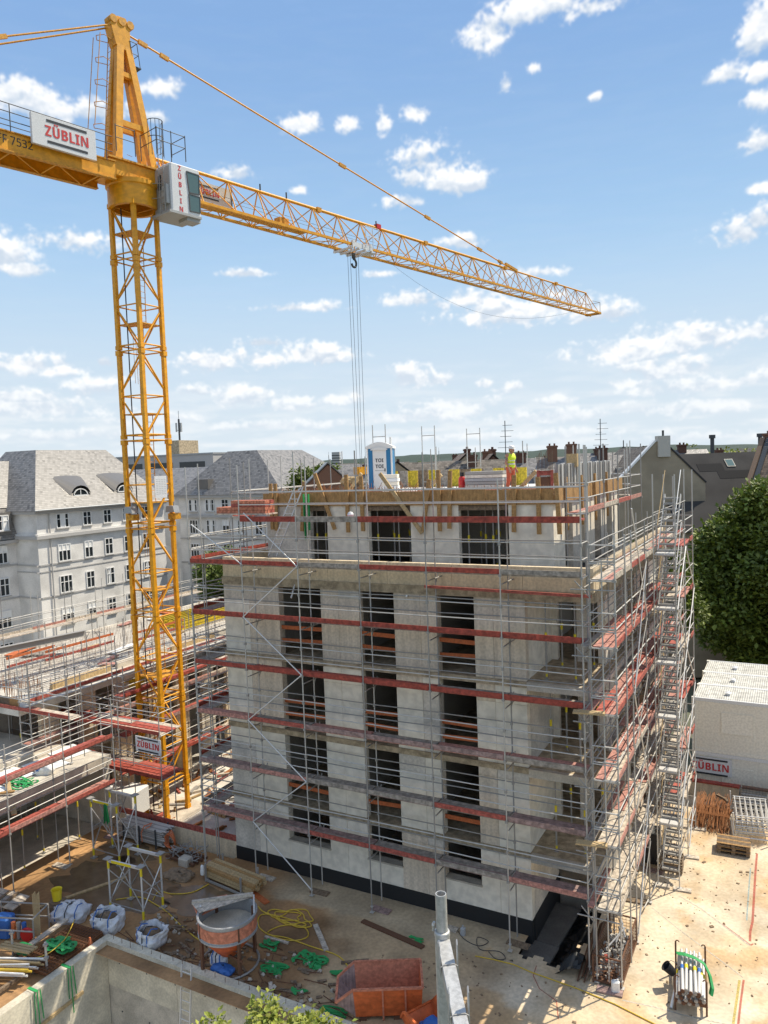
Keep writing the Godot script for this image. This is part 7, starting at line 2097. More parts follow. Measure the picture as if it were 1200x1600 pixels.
	for k in 2:
		var pl := thing("wooden_pallet", "%s of the two brown pallets stacked in front of the silver frames" % ["lower", "upper"][k], "pallet", Vector3(-2.3 + 0.03 * k, 0.005 + 0.15 * k, -32.75), 0.06 - 0.03 * k, "stacked pallets")
		pallet(pl)
		if k == 1:
			var p3 := thing("wooden_pallet", "top pallet of weathered boards lying upside down on the pallet stack", "pallet", Vector3(-2.3, 0.305, -32.75), 0.05)
			pallet(p3)
	# bundle of steel props in a stillage, strap, bucket
	var rk := thing("prop_rack", "open steel stillage holding silver shoring props, on the sunlit yard", "stillage", Vector3(-2.82, 0, -23.3), 0.12)
	for q in [[-0.42, 0.85], [0.42, 0.85], [-0.42, -0.85], [0.42, -0.85]]:
		tube(rk, "post", Vector3(q[0], 0.0, q[1]), Vector3(q[0], 1.0, q[1]), 0.028, "rust_dark")
		var hk := Bat.new()
		for k in 5:
			var g := PI * k / 4.0
			var g2 := PI * (k + 1) / 4.0
			if k < 4: hk.tube(Vector3(q[0], 1.0, q[1]) + Vector3(-cos(g) * 0.05 + 0.05, sin(g) * 0.05, 0) * Vector3(-signf(q[0]), 1, 1), Vector3(q[0], 1.0, q[1]) + Vector3(-cos(g2) * 0.05 + 0.05, sin(g2) * 0.05, 0) * Vector3(-signf(q[0]), 1, 1), 0.018, 5)
		bat(rk, "lifting_hook", hk, "rust_dark")
	for s in [-1, 1]:
		bar(rk, "cross_beam", Vector3(-0.42, 0.3, 0.85 * s), Vector3(0.42, 0.3, 0.85 * s), 0.06, 0.08, "rust_dark")
		bar(rk, "side_rail", Vector3(0.42 * s, 0.3, -0.85), Vector3(0.42 * s, 0.3, 0.85), 0.05, 0.06, "rust_dark")
	var i := 0
	for r in 4:
		for k in [6, 7, 6, 5][r]:
			var x: float = (k - ([6, 7, 6, 5][r] - 1) * 0.5) * 0.118
			var pp := thing("shoring_prop", "silver and yellow shoring prop lying in the strapped bundle on the yard", "shoring prop", Vector3(-2.82, 0.4 + 0.105 * r, -23.3), 0.12 + rng.randf_range(-0.02, 0.02), "props in the stillage")
			var dz := rng.randf_range(-0.06, 0.06)
			var pb := Bat.new()
			pb.tube(Vector3(x, 0, 1.0 + dz), Vector3(x, 0, -0.1 + dz), 0.047, 8)
			pb.tube(Vector3(x, 0, -0.1 + dz), Vector3(x, 0, -0.95 + dz), 0.036, 8)
			bat(pp, "tube", pb, "alu")
			var pc := Bat.new()
			pc.tube(Vector3(x, 0, 0.02 + dz), Vector3(x, 0, -0.16 + dz), 0.052, 8)
			bat(pp, "collar", pc, ["yellow", "steel_dark", "yellow", "blue"][i % 4])
			var pe := Bat.new()
			pe.tube(Vector3(x, 0, 1.0 + dz), Vector3(x, 0, 1.035 + dz), 0.056, 10)
			pe.tube(Vector3(x, 0, 1.035 + dz), Vector3(x, 0, 1.05 + dz), 0.03, 8)
			bat(pp, "end_plate", pe, "rust_dark" if i % 2 else "steel_old")
			i += 1
	var stp := thing("green_strap", "green ratchet strap thrown over the bundle of silver props", "strap", Vector3(-2.82, 0, -23.3), 0.12)
	var sb := Bat.new()
	var arc := [Vector3(-0.40, 0.8, -0.62), Vector3(-0.2, 0.84, -0.58), Vector3(0.1, 0.84, -0.5), Vector3(0.36, 0.8, -0.36), Vector3(0.5, 0.62, -0.15), Vector3(0.56, 0.4, 0.1), Vector3(0.52, 0.24, 0.2)]
	for m in 3:
		for k in arc.size() - 1:
			sb.bar(arc[k] + Vector3(0.02 * m, 0.02 * m, 0.07 * m), arc[k + 1] + Vector3(0.02 * m, 0.02 * m, 0.07 * m), 0.075, 0.012, Vector3(0.4, 1, 0.2).normalized())
	bat(stp, "webbing", sb, "strap_green")
	var bk := thing("bucket", "dark mortar bucket hanging from the left side of the prop stillage", "bucket", Vector3(-3.42, 0.55, -23.35))
	var bb := Bat.new()
	var bt := Basis(Vector3(0, 0, 1), 0.75) * Basis(Vector3(1, 0, 0), 0.25)
	bb.lathe([Vector2(0.0, -0.15), Vector2(0.125, -0.15), Vector2(0.155, 0.15), Vector2(0.165, 0.155), Vector2(0.145, 0.15), Vector2(0.115, -0.13), Vector2(0.0, -0.13)], Vector3.ZERO, 16, bt)
	bat(bk, "shell", bb, "black_plastic")
	var bh := Bat.new(); bh.path([Vector3(-0.1, 0.14, 0), Vector3(0.05, 0.3, 0.02), Vector3(0.22, 0.26, 0.02), Vector3(0.24, 0.1, 0)], 0.008, 5)
	bat(bk, "handle", bh, "steel_dark")
	var lp := thing("shoring_prop", "single silver prop standing tilted at the front left of the stillage", "shoring prop", Vector3(-3.25, 0.0, -22.45), 0.0)
	tube(lp, "tube", Vector3(0, 0.04, 0.05), Vector3(0.12, 0.6, -0.4), 0.045, "alu")
	tube(lp, "end_plate", Vector3(-0.004, 0.02, 0.065), Vector3(0.0, 0.04, 0.05), 0.06, "steel_old")
	# wire bin under the scaffold corner with loose couplers
	var bn := thing("wire_bin", "rusty wire mesh bin of scaffold couplers under the corner of the sunlit scaffold", "bin", Vector3(-5.1, 0, -23.8))
	var nb := Bat.new()
	for s in [-1, 1]:
		mesh_panel(nb, Vector3(0.42 * s, 0.12, -1.2), Vector3(0, 0, 2.4), Vector3(0, 0.75, 0), 22, 7, 0.009)
		mesh_panel(nb, Vector3(-0.42, 0.12, 1.2 * s), Vector3(0.84, 0, 0), Vector3(0, 0.75, 0), 8, 7, 0.009)
		nb.bar(Vector3(0.42 * s, 0.88, -1.2), Vector3(0.42 * s, 0.88, 1.2), 0.04, 0.04); nb.bar(Vector3(-0.42, 0.88, 1.2 * s), Vector3(0.42, 0.88, 1.2 * s), 0.04, 0.04)
		nb.bar(Vector3(0.42 * s, 0.1, -1.2), Vector3(0.42 * s, 0.1, 1.2), 0.05, 0.05); nb.bar(Vector3(-0.42, 0.1, 1.2 * s), Vector3(0.42, 0.1, 1.2 * s), 0.05, 0.05)
		for q in [-1, 1]: nb.bar(Vector3(0.42 * s, 0.0, 1.2 * q), Vector3(0.42 * s, 0.9, 1.2 * q), 0.04, 0.04)
	bat(bn, "mesh", nb, "rust_dark")
	span(bn, "floor", Vector3(-0.41, 0.1, -1.19), Vector3(0.41, 0.13, 1.19), "rust_dark")
	var cp_ := Bat.new()
	for k in 170:
		var p := Vector3(rng.randf_range(-0.36, 0.36), rng.randf_range(0.16, 0.55), rng.randf_range(-1.1, 1.1))
		cp_.box(p, Vector3(rng.randf_range(0.06, 0.14), 0.05, rng.randf_range(0.06, 0.12)), Basis.from_euler(Vector3(rng.randf() * 3, rng.randf() * 3, rng.randf() * 3)))
	tag(bat(bn, "couplers", cp_, "steel_old"), "grey clutter of couplers", "", "", "stuff")
	for k in 3: tube(bn, "frame_tube", Vector3(-0.2 + 0.2 * k, 0.6, 0.3 - 0.4 * k), Vector3(0.25 - 0.1 * k, 1.05, -0.3 - 0.2 * k), 0.025, "alu")
	box(bn, "red_clamp", Vector3(-0.1, 0.6, 0.8), Vector3(0.1, 0.07, 0.3), "red_board", 0.4)
	var jc := thing("jerrycan", "white plastic can beside the wire bin at the scaffold corner", "canister", Vector3(-4.82, 0, -22.42), 0.3)
	var jb := Bat.new(); jb.cham(Vector3(0, 0.19, 0), Vector3(0.24, 0.36, 0.18), 0.04); jb.tube(Vector3(0.06, 0.36, 0), Vector3(0.06, 0.42, 0), 0.03, 8)
	bat(jc, "can", jb, "sheet_white")
	var pd := thing("plank_bundle", "thin brown planks leaning on the edge of the dark trench", "planks", Vector3(-6.05, 0, -24.0))
	for k in 6: bar(pd, "plank", Vector3(0.1 + 0.05 * k, 0.03 + 0.02 * (k % 3), 1.6 - 0.1 * (k % 4)), Vector3(0.02 + 0.06 * k, 0.35 + 0.06 * (k % 3), -1.1), 0.05, 0.03, "timber_old" if k % 2 else "rust_dark")
	var bx := thing("black_cabinet", "tall black site cabinet standing under the sunlit scaffold", "cabinet", Vector3(-5.05, 0, -30.7))
	var bxb := Bat.new(); bxb.cham(Vector3(0, 0.62, 0), Vector3(0.5, 1.2, 0.7), 0.03)
	bat(bx, "body", bxb, "black_plastic")
	box(bx, "lid", Vector3(0, 1.24, 0), Vector3(0.54, 0.05, 0.74), "steel_dark")
	var tc := thing("timber_crate", "slatted timber crate under the foot of the stair tower", "crate", Vector3(-4.3, 0, -30.3), 0.05)
	for r in 4:
		for s in [-1, 1]: box(tc, "slat", Vector3(0, 0.1 + 0.13 * r, 0.35 * s), Vector3(0.8, 0.08, 0.02), "timber_old")
		for k in 2: box(tc, "slat", Vector3(0.4 * (1 if k else -1), 0.1 + 0.13 * r, 0), Vector3(0.02, 0.08, 0.66), "timber_old")
	for k in 5: box(tc, "top_slat", Vector3(-0.32 + 0.16 * k, 0.6, 0), Vector3(0.07, 0.02, 0.7), "timber_old")
	# trench at the building corner
	var tr := Bat.new()
	var f := FastNoiseLite.new(); f.seed = 3; f.frequency = 1.1; f.fractal_octaves = 4
	for i2 in 22:
		for j in 44:
			var g := []
			for q in [[0, 1], [1, 1], [1, 0], [0, 0]]:
				var x = -8.3 + 0.11 * (i2 + q[0]); var z = -27.3 + 0.11 * (j + q[1])
				g.append(Vector3(x, -0.72 + f.get_noise_2d(x, z) * 0.32 + 0.5 * smoothstep(-6.9, -6.15, x) + 0.62 * smoothstep(-23.7, -22.95, z), z))
			tr.quad(g[0], g[1], g[2], g[3])
	structure("trench", tr, "bitumen", "dark trench lined with crumpled black membrane at the building corner")
	for q in [[-7.55, -0.30, -23.75, 1.0, 0.95, "front one of the two dark grey boards lying in the trench"], [-7.5, -0.34, -25.55, 1.0, 2.5, "long rear one of the two dark grey boards lying in the trench"]]:
		var bd := thing("insulation_board", q[5], "board", Vector3(q[0], q[1], q[2]), -0.06)
		box(bd, "board", Vector3.ZERO, Vector3(q[3], 0.07, q[4]), "board_dark")
	var grit := Bat.new()
	for k in 900:
		var p := Vector3(rng.randf_range(-12.0, 0.5), 0.008, rng.randf_range(-36.0, -20.0))
		if p.x < -5.6 and p.z < -22.2: continue
		var s := rng.randf_range(0.012, 0.05) * (1.0 if rng.randf() < 0.9 else 2.2)
		grit.box(p, Vector3(s, s * 0.5, s * rng.randf_range(0.6, 2.0)), Basis(Vector3.UP, rng.randf() * 3.0))
	tag(bat(self, "gravel", grit, "earth"), "small stones and crumbs scattered over the bright yard", "gravel", "", "stuff")
	hose("yellow_hose", "thin yellow hose running across the front of the yard to the right", "hose", [[-9.2, -22.2], [-8.64, -22.28], [-8.0, -22.32], [-7.35, -22.2], [-5.92, -22.07], [-4.74, -21.87], [-3.62, -21.55], [-2.2, -21.1]], 0.018, "hose_yellow")
	hose("cable", "thin dark cable curled on the ground in front of the trench", "cable", [[-10.4, -23.4], [-9.9, -22.9], [-9.3, -22.75], [-9.1, -23.1], [-9.5, -23.15], [-9.2, -22.6], [-8.6, -22.75], [-8.3, -22.5], [-8.55, -22.35], [-8.9, -22.6]], 0.011, "cable")
	var lampb := thing("work_lamp", "small grey plug box standing on the ground by the black plinth", "plug box", Vector3(-10.0, 0, -23.1))
	var lb := Bat.new(); lb.cham(Vector3(0, 0.14, 0), Vector3(0.16, 0.26, 0.16), 0.03); lb.tube(Vector3(0, 0.26, 0), Vector3(0, 0.34, 0), 0.03, 8)
	bat(lampb, "box", lb, "grey_paint")
func pallet(pl: Node3D) -> void:
	for k in 3:
		for m in 3: box(pl, "block", Vector3(-0.53 + 0.53 * m, 0.055, -0.35 + 0.35 * k), Vector3(0.14, 0.075, 0.1), "timber_old")
		box(pl, "skid", Vector3(0, 0.011, -0.35 + 0.35 * k), Vector3(1.2, 0.02, 0.1), "timber_old")
	for k in 3: box(pl, "bearer", Vector3(-0.53 + 0.53 * k, 0.103, 0), Vector3(0.14, 0.018, 0.8), "timber_old")
	for k in 7: box(pl, "slat", Vector3(0, 0.123, -0.35 + 0.1167 * k), Vector3(1.2, 0.02, 0.09), "timber" if k % 3 == 0 else "timber_old")

# ---------------------------------------------------------------- left part of the yard
func big_bag(label: String, at: Vector3, s: Vector3, seed_: int, turn: float, open := true) -> void:
	var t := thing("big_bag", label, "bulk bag", at, turn)
	bat(t, "bag", sack(s, seed_, open), "bag_white")
	for k in 3:
		var x := (k - 1) * s.x * 0.28
		var b := Bat.new()
		b.path([Vector3(x, s.y * 0.3, s.z * 0.52), Vector3(x, s.y * 0.75, s.z * 0.5), Vector3(x + 0.05, s.y * 1.05, s.z * 0.3), Vector3(x + 0.1, s.y * 0.95, s.z * 0.05)], 0.02, 5)
		bat(t, "lifting_loop", b, ["blue", "cable", "blue"][k])
	if open:
		var c := Bat.new(); c.ball(Vector3(0, s.y * 0.55, 0), Vector3(s.x * 0.36, s.y * 0.2, s.z * 0.36), 7)
		bat(t, "contents", c, "earth")
func shoring_tower(label: String, at: Vector3, w: float, d: float, h: float, turn: float) -> void:
	var t := thing("shoring_tower", label, "shoring tower", at, turn)
	for sx in [-1, 1]:
		for sz in [-1, 1]:
			var p := Vector3(w * 0.5 * sx, 0, d * 0.5 * sz)
			tube(t, "leg", p + Vector3(0, 0.05, 0), p + Vector3(0, h, 0), 0.035, "alu")
			box(t, "foot_plate", p + Vector3(0, 0.025, 0), Vector3(0.22, 0.03, 0.22), "steel_old")
			tube(t, "yellow_sleeve", p + Vector3(0, h - 0.35, 0), p + Vector3(0, h - 0.05, 0), 0.045, "yellow")
			tube(t, "yellow_sleeve", p + Vector3(0, 0.12, 0), p + Vector3(0, 0.42, 0), 0.045, "yellow")
			box(t, "head_plate", p + Vector3(0, h + 0.02, 0), Vector3(0.26, 0.03, 0.26), "steel_old")
		var a := Vector3(w * 0.5 * sx, 0, -d * 0.5); var e := Vector3(w * 0.5 * sx, 0, d * 0.5)
		tube(t, "brace", a + Vector3(0, 0.45, 0), e + Vector3(0, h - 0.4, 0), 0.022, "alu")
		tube(t, "brace", e + Vector3(0, 0.45, 0), a + Vector3(0, h - 0.4, 0), 0.022, "alu")
		tube(t, "ledger", a + Vector3(0, h * 0.52, 0), e + Vector3(0, h * 0.52, 0), 0.022, "steel_old")
	for sz in [-1, 1]:
		var a := Vector3(-w * 0.5, 0, d * 0.5 * sz); var e := Vector3(w * 0.5, 0, d * 0.5 * sz)
		bar(t, "head_beam", a + Vector3(0, h - 0.06, 0), e + Vector3(0, h - 0.06, 0), 0.06, 0.1, "alu")
		bar(t, "yellow_beam", a.lerp(e, 0.12) + Vector3(0, h - 0.055, 0.035 * sz), a.lerp(e, 0.72) + Vector3(0, h - 0.055, 0.035 * sz), 0.012, 0.09, "yellow")
		tube(t, "brace", a + Vector3(0, 0.5, 0), e.lerp(a, 0.35) + Vector3(0, h - 0.15, 0), 0.02, "steel_old")
		tube(t, "brace", e + Vector3(0, 0.5, 0), a.lerp(e, 0.35) + Vector3(0, h - 0.15, 0), 0.02, "steel_old")
		tube(t, "ledger", a + Vector3(0, 0.4, 0), e + Vector3(0, 0.4, 0), 0.022, "steel_old")
func yard_left() -> void:
	# concrete hopper
	var hp := thing("concrete_hopper", "rusty orange concrete skip with a wide steel drum rim on four legs", "concrete skip", Vector3(-16.3, 0, -18.55))
	var dr := Bat.new()
	dr.lathe([Vector2(0.93, 1.12), Vector2(0.96, 1.12), Vector2(0.96, 1.17), Vector2(0.93, 1.18), Vector2(0.93, 1.66), Vector2(0.97, 1.67), Vector2(0.97, 1.73), Vector2(0.90, 1.73), Vector2(0.90, 1.2), Vector2(0.55, 0.85)], Vector3.ZERO, 36)
	bat(hp, "drum", dr, "zinc")
	var bn := Bat.new(); bn.lathe([Vector2(0.935, 1.22), Vector2(0.94, 1.22), Vector2(0.94, 1.6), Vector2(0.935, 1.6)], Vector3.ZERO, 36)
	bat(hp, "stained_band", bn, "orange_worn")
	var cn_ := Bat.new(); cn_.lathe([Vector2(0.26, 0.38), Vector2(0.3, 0.38), Vector2(0.94, 1.13), Vector2(0.9, 1.16), Vector2(0.26, 0.42)], Vector3.ZERO, 32)
	bat(hp, "cone", cn_, "orange_skip")
	var fl := Bat.new(); fl.lathe([Vector2(0.89, 1.28), Vector2(0.5, 1.22), Vector2(0.0, 1.16)], Vector3.ZERO, 24)
	bat(hp, "hardened_concrete", fl, "concrete")
	for g in [0.5, 2.05, 3.6, 5.2]:
		var p := Vector3(cos(g) * 0.9, 0, sin(g) * 0.9)
		bar(hp, "leg", p + Vector3(0, 0.03, 0), p + Vector3(0, 1.6, 0), 0.09, 0.09, "rust_dark", Vector3.RIGHT)
	var rg := Bat.new()
	for k in 24:
		var g0 := TAU * k / 24; var g1 := TAU * (k + 1) / 24
		rg.tube(Vector3(cos(g0) * 0.95, 0.06, sin(g0) * 0.95), Vector3(cos(g1) * 0.95, 0.06, sin(g1) * 0.95), 0.04, 6)
	bat(hp, "base_ring", rg, "steel_old")
	bar(hp, "gate_arm", Vector3(-0.5, 0.42, 0.1), Vector3(0.95, 0.6, 0.5), 0.05, 0.06, "rust_dark")
	for k in 5: bar(hp, "gate_bar", Vector3(-0.1 + 0.1 * k, 0.3, -0.3), Vector3(0.3 + 0.1 * k, 0.75, 0.35), 0.035, 0.035, "steel_dark")
	# lifting beam across the rim and the filling spout at its left
	bar(hp, "lifting_beam", Vector3(-1.35, 1.78, 0.15), Vector3(0.3, 1.86, -0.98), 0.12, 0.1, "board_pale")
	var sp := Bat.new()
	sp.prism([Vector3(-0.9, 1.5, 0.35), Vector3(-0.55, 1.5, -0.72), Vector3(-0.55, 1.72, -0.74), Vector3(-1.3, 1.72, 0.05), Vector3(-1.3, 1.6, 0.1)], Vector3(-0.12, 0, -0.06))
	bat(hp, "spout", sp, "orange_worn")
	var pl := Bat.new()
	pl.prism([Vector3(-1.32, 1.765, 0.2), Vector3(-0.72, 1.765, 0.5), Vector3(0.25, 1.76, -0.92), Vector3(-0.1, 1.76, -0.98)], Vector3(0, 0.015, 0))
	bat(hp, "spout_plate", pl, "board_pale")
	bar(hp, "bail", Vector3(0.35, 1.86, -0.95), Vector3(0.86, 1.72, -0.3), 0.05, 0.05, "alu")
	bar(hp, "bail", Vector3(-0.95, 1.78, 0.18), Vector3(-0.9, 1.7, 0.3), 0.05, 0.05, "alu")
	big_bag("half empty white bulk bag under the concrete hopper", Vector3(-16.55, 0, -18.35), Vector3(0.5, 0.55, 0.45), 14, 0.2, false)
	var bl := thing("blue_sheet", "crumpled blue plastic under the legs of the concrete hopper", "plastic sheet", Vector3(-16.2, 0.0, -18.1))
	bat(bl, "sheet", sack(Vector3(0.8, 0.24, 0.4), 23), "blue")
	# open orange skips
	skip("large worn orange skip with a sloping end, open and empty", Vector3(-10.85, 0, -18.78), 2.5, 1.25, 1.05, 0.495, true)
	skip("smaller bright orange skip beside the grey foreground post", Vector3(-8.9, 0, -18.25), 1.5, 1.2, 0.85, -0.49, false)
	var bp := thing("blue_sack", "blue plastic sack inside the smaller orange skip", "sack", Vector3(-8.9, 0.28, -18.3), 0.4)
	bat(bp, "sack", sack(Vector3(0.75, 0.35, 0.5), 31), "blue")
	# bags
	big_bag("white bulk bag lying slumped beside the yellow pail at the far left", Vector3(-23.2, 0, -18.05), Vector3(1.3, 0.62, 0.9), 5, 0.45, false)
	big_bag("white bulk bag with dark loops in front of the shoring tower", Vector3(-21.45, 0, -18.2), Vector3(1.05, 0.75, 0.8), 9, 0.2)
	big_bag("open white bulk bag with blue loops left of the concrete hopper", Vector3(-19.4, 0, -18.25), Vector3(0.95, 0.68, 0.8), 12, -0.15)
	var yp := thing("yellow_pail", "bright yellow pail on the slumped bag at the far left", "pail", Vector3(-23.75, 0.62, -17.95))
	var yb := Bat.new(); yb.lathe([Vector2(0.0, 0.0), Vector2(0.15, 0.0), Vector2(0.19, 0.4), Vector2(0.2, 0.4), Vector2(0.17, 0.38), Vector2(0.13, 0.03), Vector2(0.0, 0.03)], Vector3.ZERO, 16)
	bat(yp, "shell", yb, "yellow")
	var st := thing("support_block", "stack of boards holding up the yellow pail", "boards", Vector3(-23.75, 0, -17.95))
	for k in 6: box(st, "board", Vector3(0, 0.05 + 0.102 * k, 0), Vector3(0.5, 0.09, 0.4), "timber_old", 0.1 * k)
	shoring_tower("silver shoring tower with yellow sleeves standing in the brown yard", Vector3(-21.35, 0, -19.45), 1.55, 1.0, 2.05, 0.05)
	shoring_tower("silver shoring tower with a green strap at the corner of the low building", Vector3(-25.2, 0, -22.0), 1.5, 1.0, 2.55, 0.0)
	var gs := thing("green_strap", "green webbing strap hanging from the rear shoring tower", "strap", Vector3(-24.95, 1.6, -21.42))
	for k in 4: bar(gs, "webbing", Vector3(-0.1 + 0.06 * k, 0.9, 0.02 * k), Vector3(-0.13 + 0.09 * k, 0.1 + 0.1 * (k % 2), 0.02), 0.07, 0.015, "strap_green" if k % 2 else "net_green", Vector3.RIGHT)
	# steel tubes stacked against the tan wall
	var tb := thing("tube_rack", "rack of long grey scaffold tubes tied with orange rope along the tan wall", "tube rack", Vector3(-25.0, 0, -23.5), 0.0)
	for x in [-0.95, 0.0, 0.95]:
		bar(tb, "upright", Vector3(x, 0, 0.38), Vector3(x, 0.85, 0.38), 0.05, 0.05, "steel_dark", Vector3.RIGHT)
		bar(tb, "upright", Vector3(x, 0, -0.38), Vector3(x, 0.85, -0.38), 0.05, 0.05, "steel_dark", Vector3.RIGHT)
		bar(tb, "bearer", Vector3(x, 0.08, -0.38), Vector3(x, 0.08, 0.38), 0.08, 0.08, "timber_old")
	for r in 8:
		for k in 8:
			var y := 0.17 + 0.085 * r; var z := -0.32 + 0.088 * k + 0.02 * (r % 2)
			if r == 7 or k == 7 or r == 0 or rng.randf() < 0.3:
				tube(tb, "scaffold_tube", Vector3(-1.35 + rng.randf_range(-0.1, 0.1), y, z), Vector3(1.35 + rng.randf_range(-0.1, 0.1), y, z), 0.04, "steel" if (r + k) % 3 else "steel_old")
	var rp := Bat.new()
	rp.path([Vector3(0.2, 0.2, 0.42), Vector3(0.18, 0.6, 0.43), Vector3(0.25, 0.86, 0.3), Vector3(0.4, 0.88, 0.0), Vector3(0.55, 0.87, 0.3), Vector3(0.45, 0.84, 0.41)], 0.022, 5)
	bat(tb, "rope", rp, "hose_orange")
	var oh := thing("orange_hose", "orange hose looped in a hanging coil at the end of the tube rack", "hose", Vector3(-23.35, 0.02, -23.35))
	var ob := Bat.new()
	for m in 4:
		var pts := []
		for k in 17:
			var g := TAU * k / 16.0
			pts.append(Vector3(cos(g) * (0.2 + 0.03 * m), 0.45 + sin(g) * (0.4 - 0.04 * m), 0.05 * m + 0.03 * sin(g * 2.0)))
		ob.path(pts, 0.02, 5)
	bat(oh, "coil", ob, "hose_orange")
	var ch := thing("scrap_heap", "tangled heap of thin steel parts right of the tube rack", "scrap", Vector3(-22.3, 0, -23.2))
	var cb := Bat.new()
	for k in 70:
		var p := Vector3(rng.randf_range(-0.7, 0.7), rng.randf_range(0.05, 0.45), rng.randf_range(-0.35, 0.5))
		var d := Vector3(rng.randf_range(-1, 1), rng.randf_range(-0.2, 0.5), rng.randf_range(-1, 1)).normalized() * rng.randf_range(0.15, 0.45)
		cb.tube(p, p + d, 0.018, 5)
	tag(bat(ch, "parts", cb, "steel_old"), "grey steel parts", "", "", "stuff")
	for k in 4: bar(ch, "bearer", Vector3(-0.8, 0.05 + 0.02 * k, -0.3 + 0.25 * k), Vector3(0.8, 0.05 + 0.02 * k, -0.2 + 0.25 * k), 0.1, 0.08, "rust_dark")
	var dk := thing("dirt_heap", "low heap of dark brown soil behind the hopper", "soil heap", Vector3(-21.6, -0.05, -21.9))
	bat(dk, "soil", sack(Vector3(1.2, 0.25, 0.8), 51), "earth")
	var cd := thing("drum_block", "small grey concrete block near the dark soil heap", "block", Vector3(-22.0, 0, -22.7))
	var cdb := Bat.new(); cdb.cham(Vector3(0, 0.16, 0), Vector3(0.5, 0.32, 0.4), 0.04); bat(cd, "block", cdb, "concrete")
	# timber stack, boards
	var ts := thing("timber_stack", "stack of long yellow timber beams in a grey stillage behind the hopper", "timber", Vector3(-19.25, 0, -22.35), -0.13)
	for r in 3:
		for k in 5: box(ts, "beam", Vector3(rng.randf_range(-0.12, 0.12), 0.2 + 0.13 * r, -0.3 + 0.15 * k), Vector3(2.7, 0.115, 0.135), "timber_pale" if (r + k) % 3 else "timber")
	for x in [-1.05, 0.9]:
		for s in [-1, 1]: bar(ts, "stillage_post", Vector3(x, 0, 0.45 * s), Vector3(x, 0.72, 0.45 * s), 0.06, 0.06, "steel_old", Vector3.RIGHT)
		bar(ts, "stillage_beam", Vector3(x, 0.08, -0.45), Vector3(x, 0.08, 0.45), 0.08, 0.08, "steel_old")
	bar(ts, "stillage_rail", Vector3(-1.05, 0.1, 0.48), Vector3(0.9, 0.1, 0.48), 0.05, 0.08, "steel_old")
	var wh := thing("white_cloth", "white cloth hung over the left post of the timber stillage", "cloth", Vector3(-20.25, 0.45, -21.75))
	bat(wh, "cloth", sack(Vector3(0.14, 0.4, 0.12), 61), "sheet_white")
	var ol := thing("orange_board", "orange red board lying beside the end of the timber stack", "board", Vector3(-17.75, 0.03, -22.0), -0.35)
	box(ol, "board", Vector3.ZERO, Vector3(1.1, 0.05, 0.22), "orange_board")
	for q in [[-14.3, -20.9, 1.55, 0.17, -0.75, "board_pale", "pale plank lying across the brown yard right of the yellow hose"], [-24.2, -19.4, 3.4, 0.14, 1.13, "timber_pale", "long pale timber lying on the wet yard at the left"], [-15.6, -20.15, 0.95, 0.1, 0.05, "board_pale", "short board lying under the loop of the yellow hose"], [-12.6, -20.3, 0.9, 0.1, 0.6, "timber_old", "short dark board behind the large orange skip"], [-12.2, -22.1, 2.6, 0.2, -0.17, "rust_dark", "rust brown steel plate lying in the grey strip before the plinth"], [-14.2, -17.95, 0.9, 0.12, -0.9, "board_pale", "weathered plank leaning on the pit edge by the young leaves"]]:
		var b := thing("plank", q[6], "plank", Vector3(q[0], 0.035, q[1]), q[4])
		box(b, "board", Vector3.ZERO, Vector3(q[2], 0.05, q[3]), q[5])
	hose("yellow_hose", "yellow hose in a loose coil on the yard behind the hopper", "hose", coil(), 0.02, "hose_yellow")
	hose("yellow_hose", "yellow hose winding past the shoring tower to the timber stack", "hose", [[-22.6, -19.6], [-21.9, -20.1], [-21.0, -20.0], [-20.2, -19.8], [-19.2, -19.4], [-18.3, -19.1], [-17.5, -18.9]], 0.02, "hose_yellow")
	hose("yellow_hose", "yellow hose leading from the timber stillage to the brown puddle", "hose", [[-20.1, -21.9], [-20.3, -21.2], [-20.9, -20.8], [-21.5, -20.7], [-21.3, -20.2]], 0.02, "hose_yellow")
	for q in [[-13.95, -19.75, 0.55, 0.14, 30, "green strap thrown in a heap between the hopper and the large skip"], [-12.75, -19.6, 0.35, 0.12, 12, "small loop of green strap left of the large orange skip"], [-14.75, -18.85, 0.5, 0.12, 20, "green strap lying on the rubble right of the hopper"], [-15.55, -19.85, 0.4, 0.12, 16, "green strap lying behind the right leg of the hopper"], [-9.15, -19.4, 0.3, 0.25, 20, "green strap bundle between the two orange skips"], [-11.3, -22.15, 0.25, 0.08, 9, "thin loop of green strap on the rust brown plate"], [-13.5, -18.35, 0.3, 0.08, 9, "end of a green strap at the pit edge left of the large skip"], [-12.0, -17.95, 0.4, 0.1, 14, "green strap in front of the large orange skip"]]:
		var t := thing("green_strap", q[5], "strap", Vector3(q[0], 0.01, q[1]))
		bat(t, "webbing", tangle(q[2], q[3], q[4], 0.035, int(q[0] * -37.0)), "strap_green")
	# rubble, dirt, rust and offcuts between hopper and skip
	var rb := thing("rubble", "scattered offcuts, rubble and rusty bars along the pit edge", "rubble")
	tag(rb, "scattered offcuts, rubble and rusty bars along the pit edge", "rubble", "", "stuff")
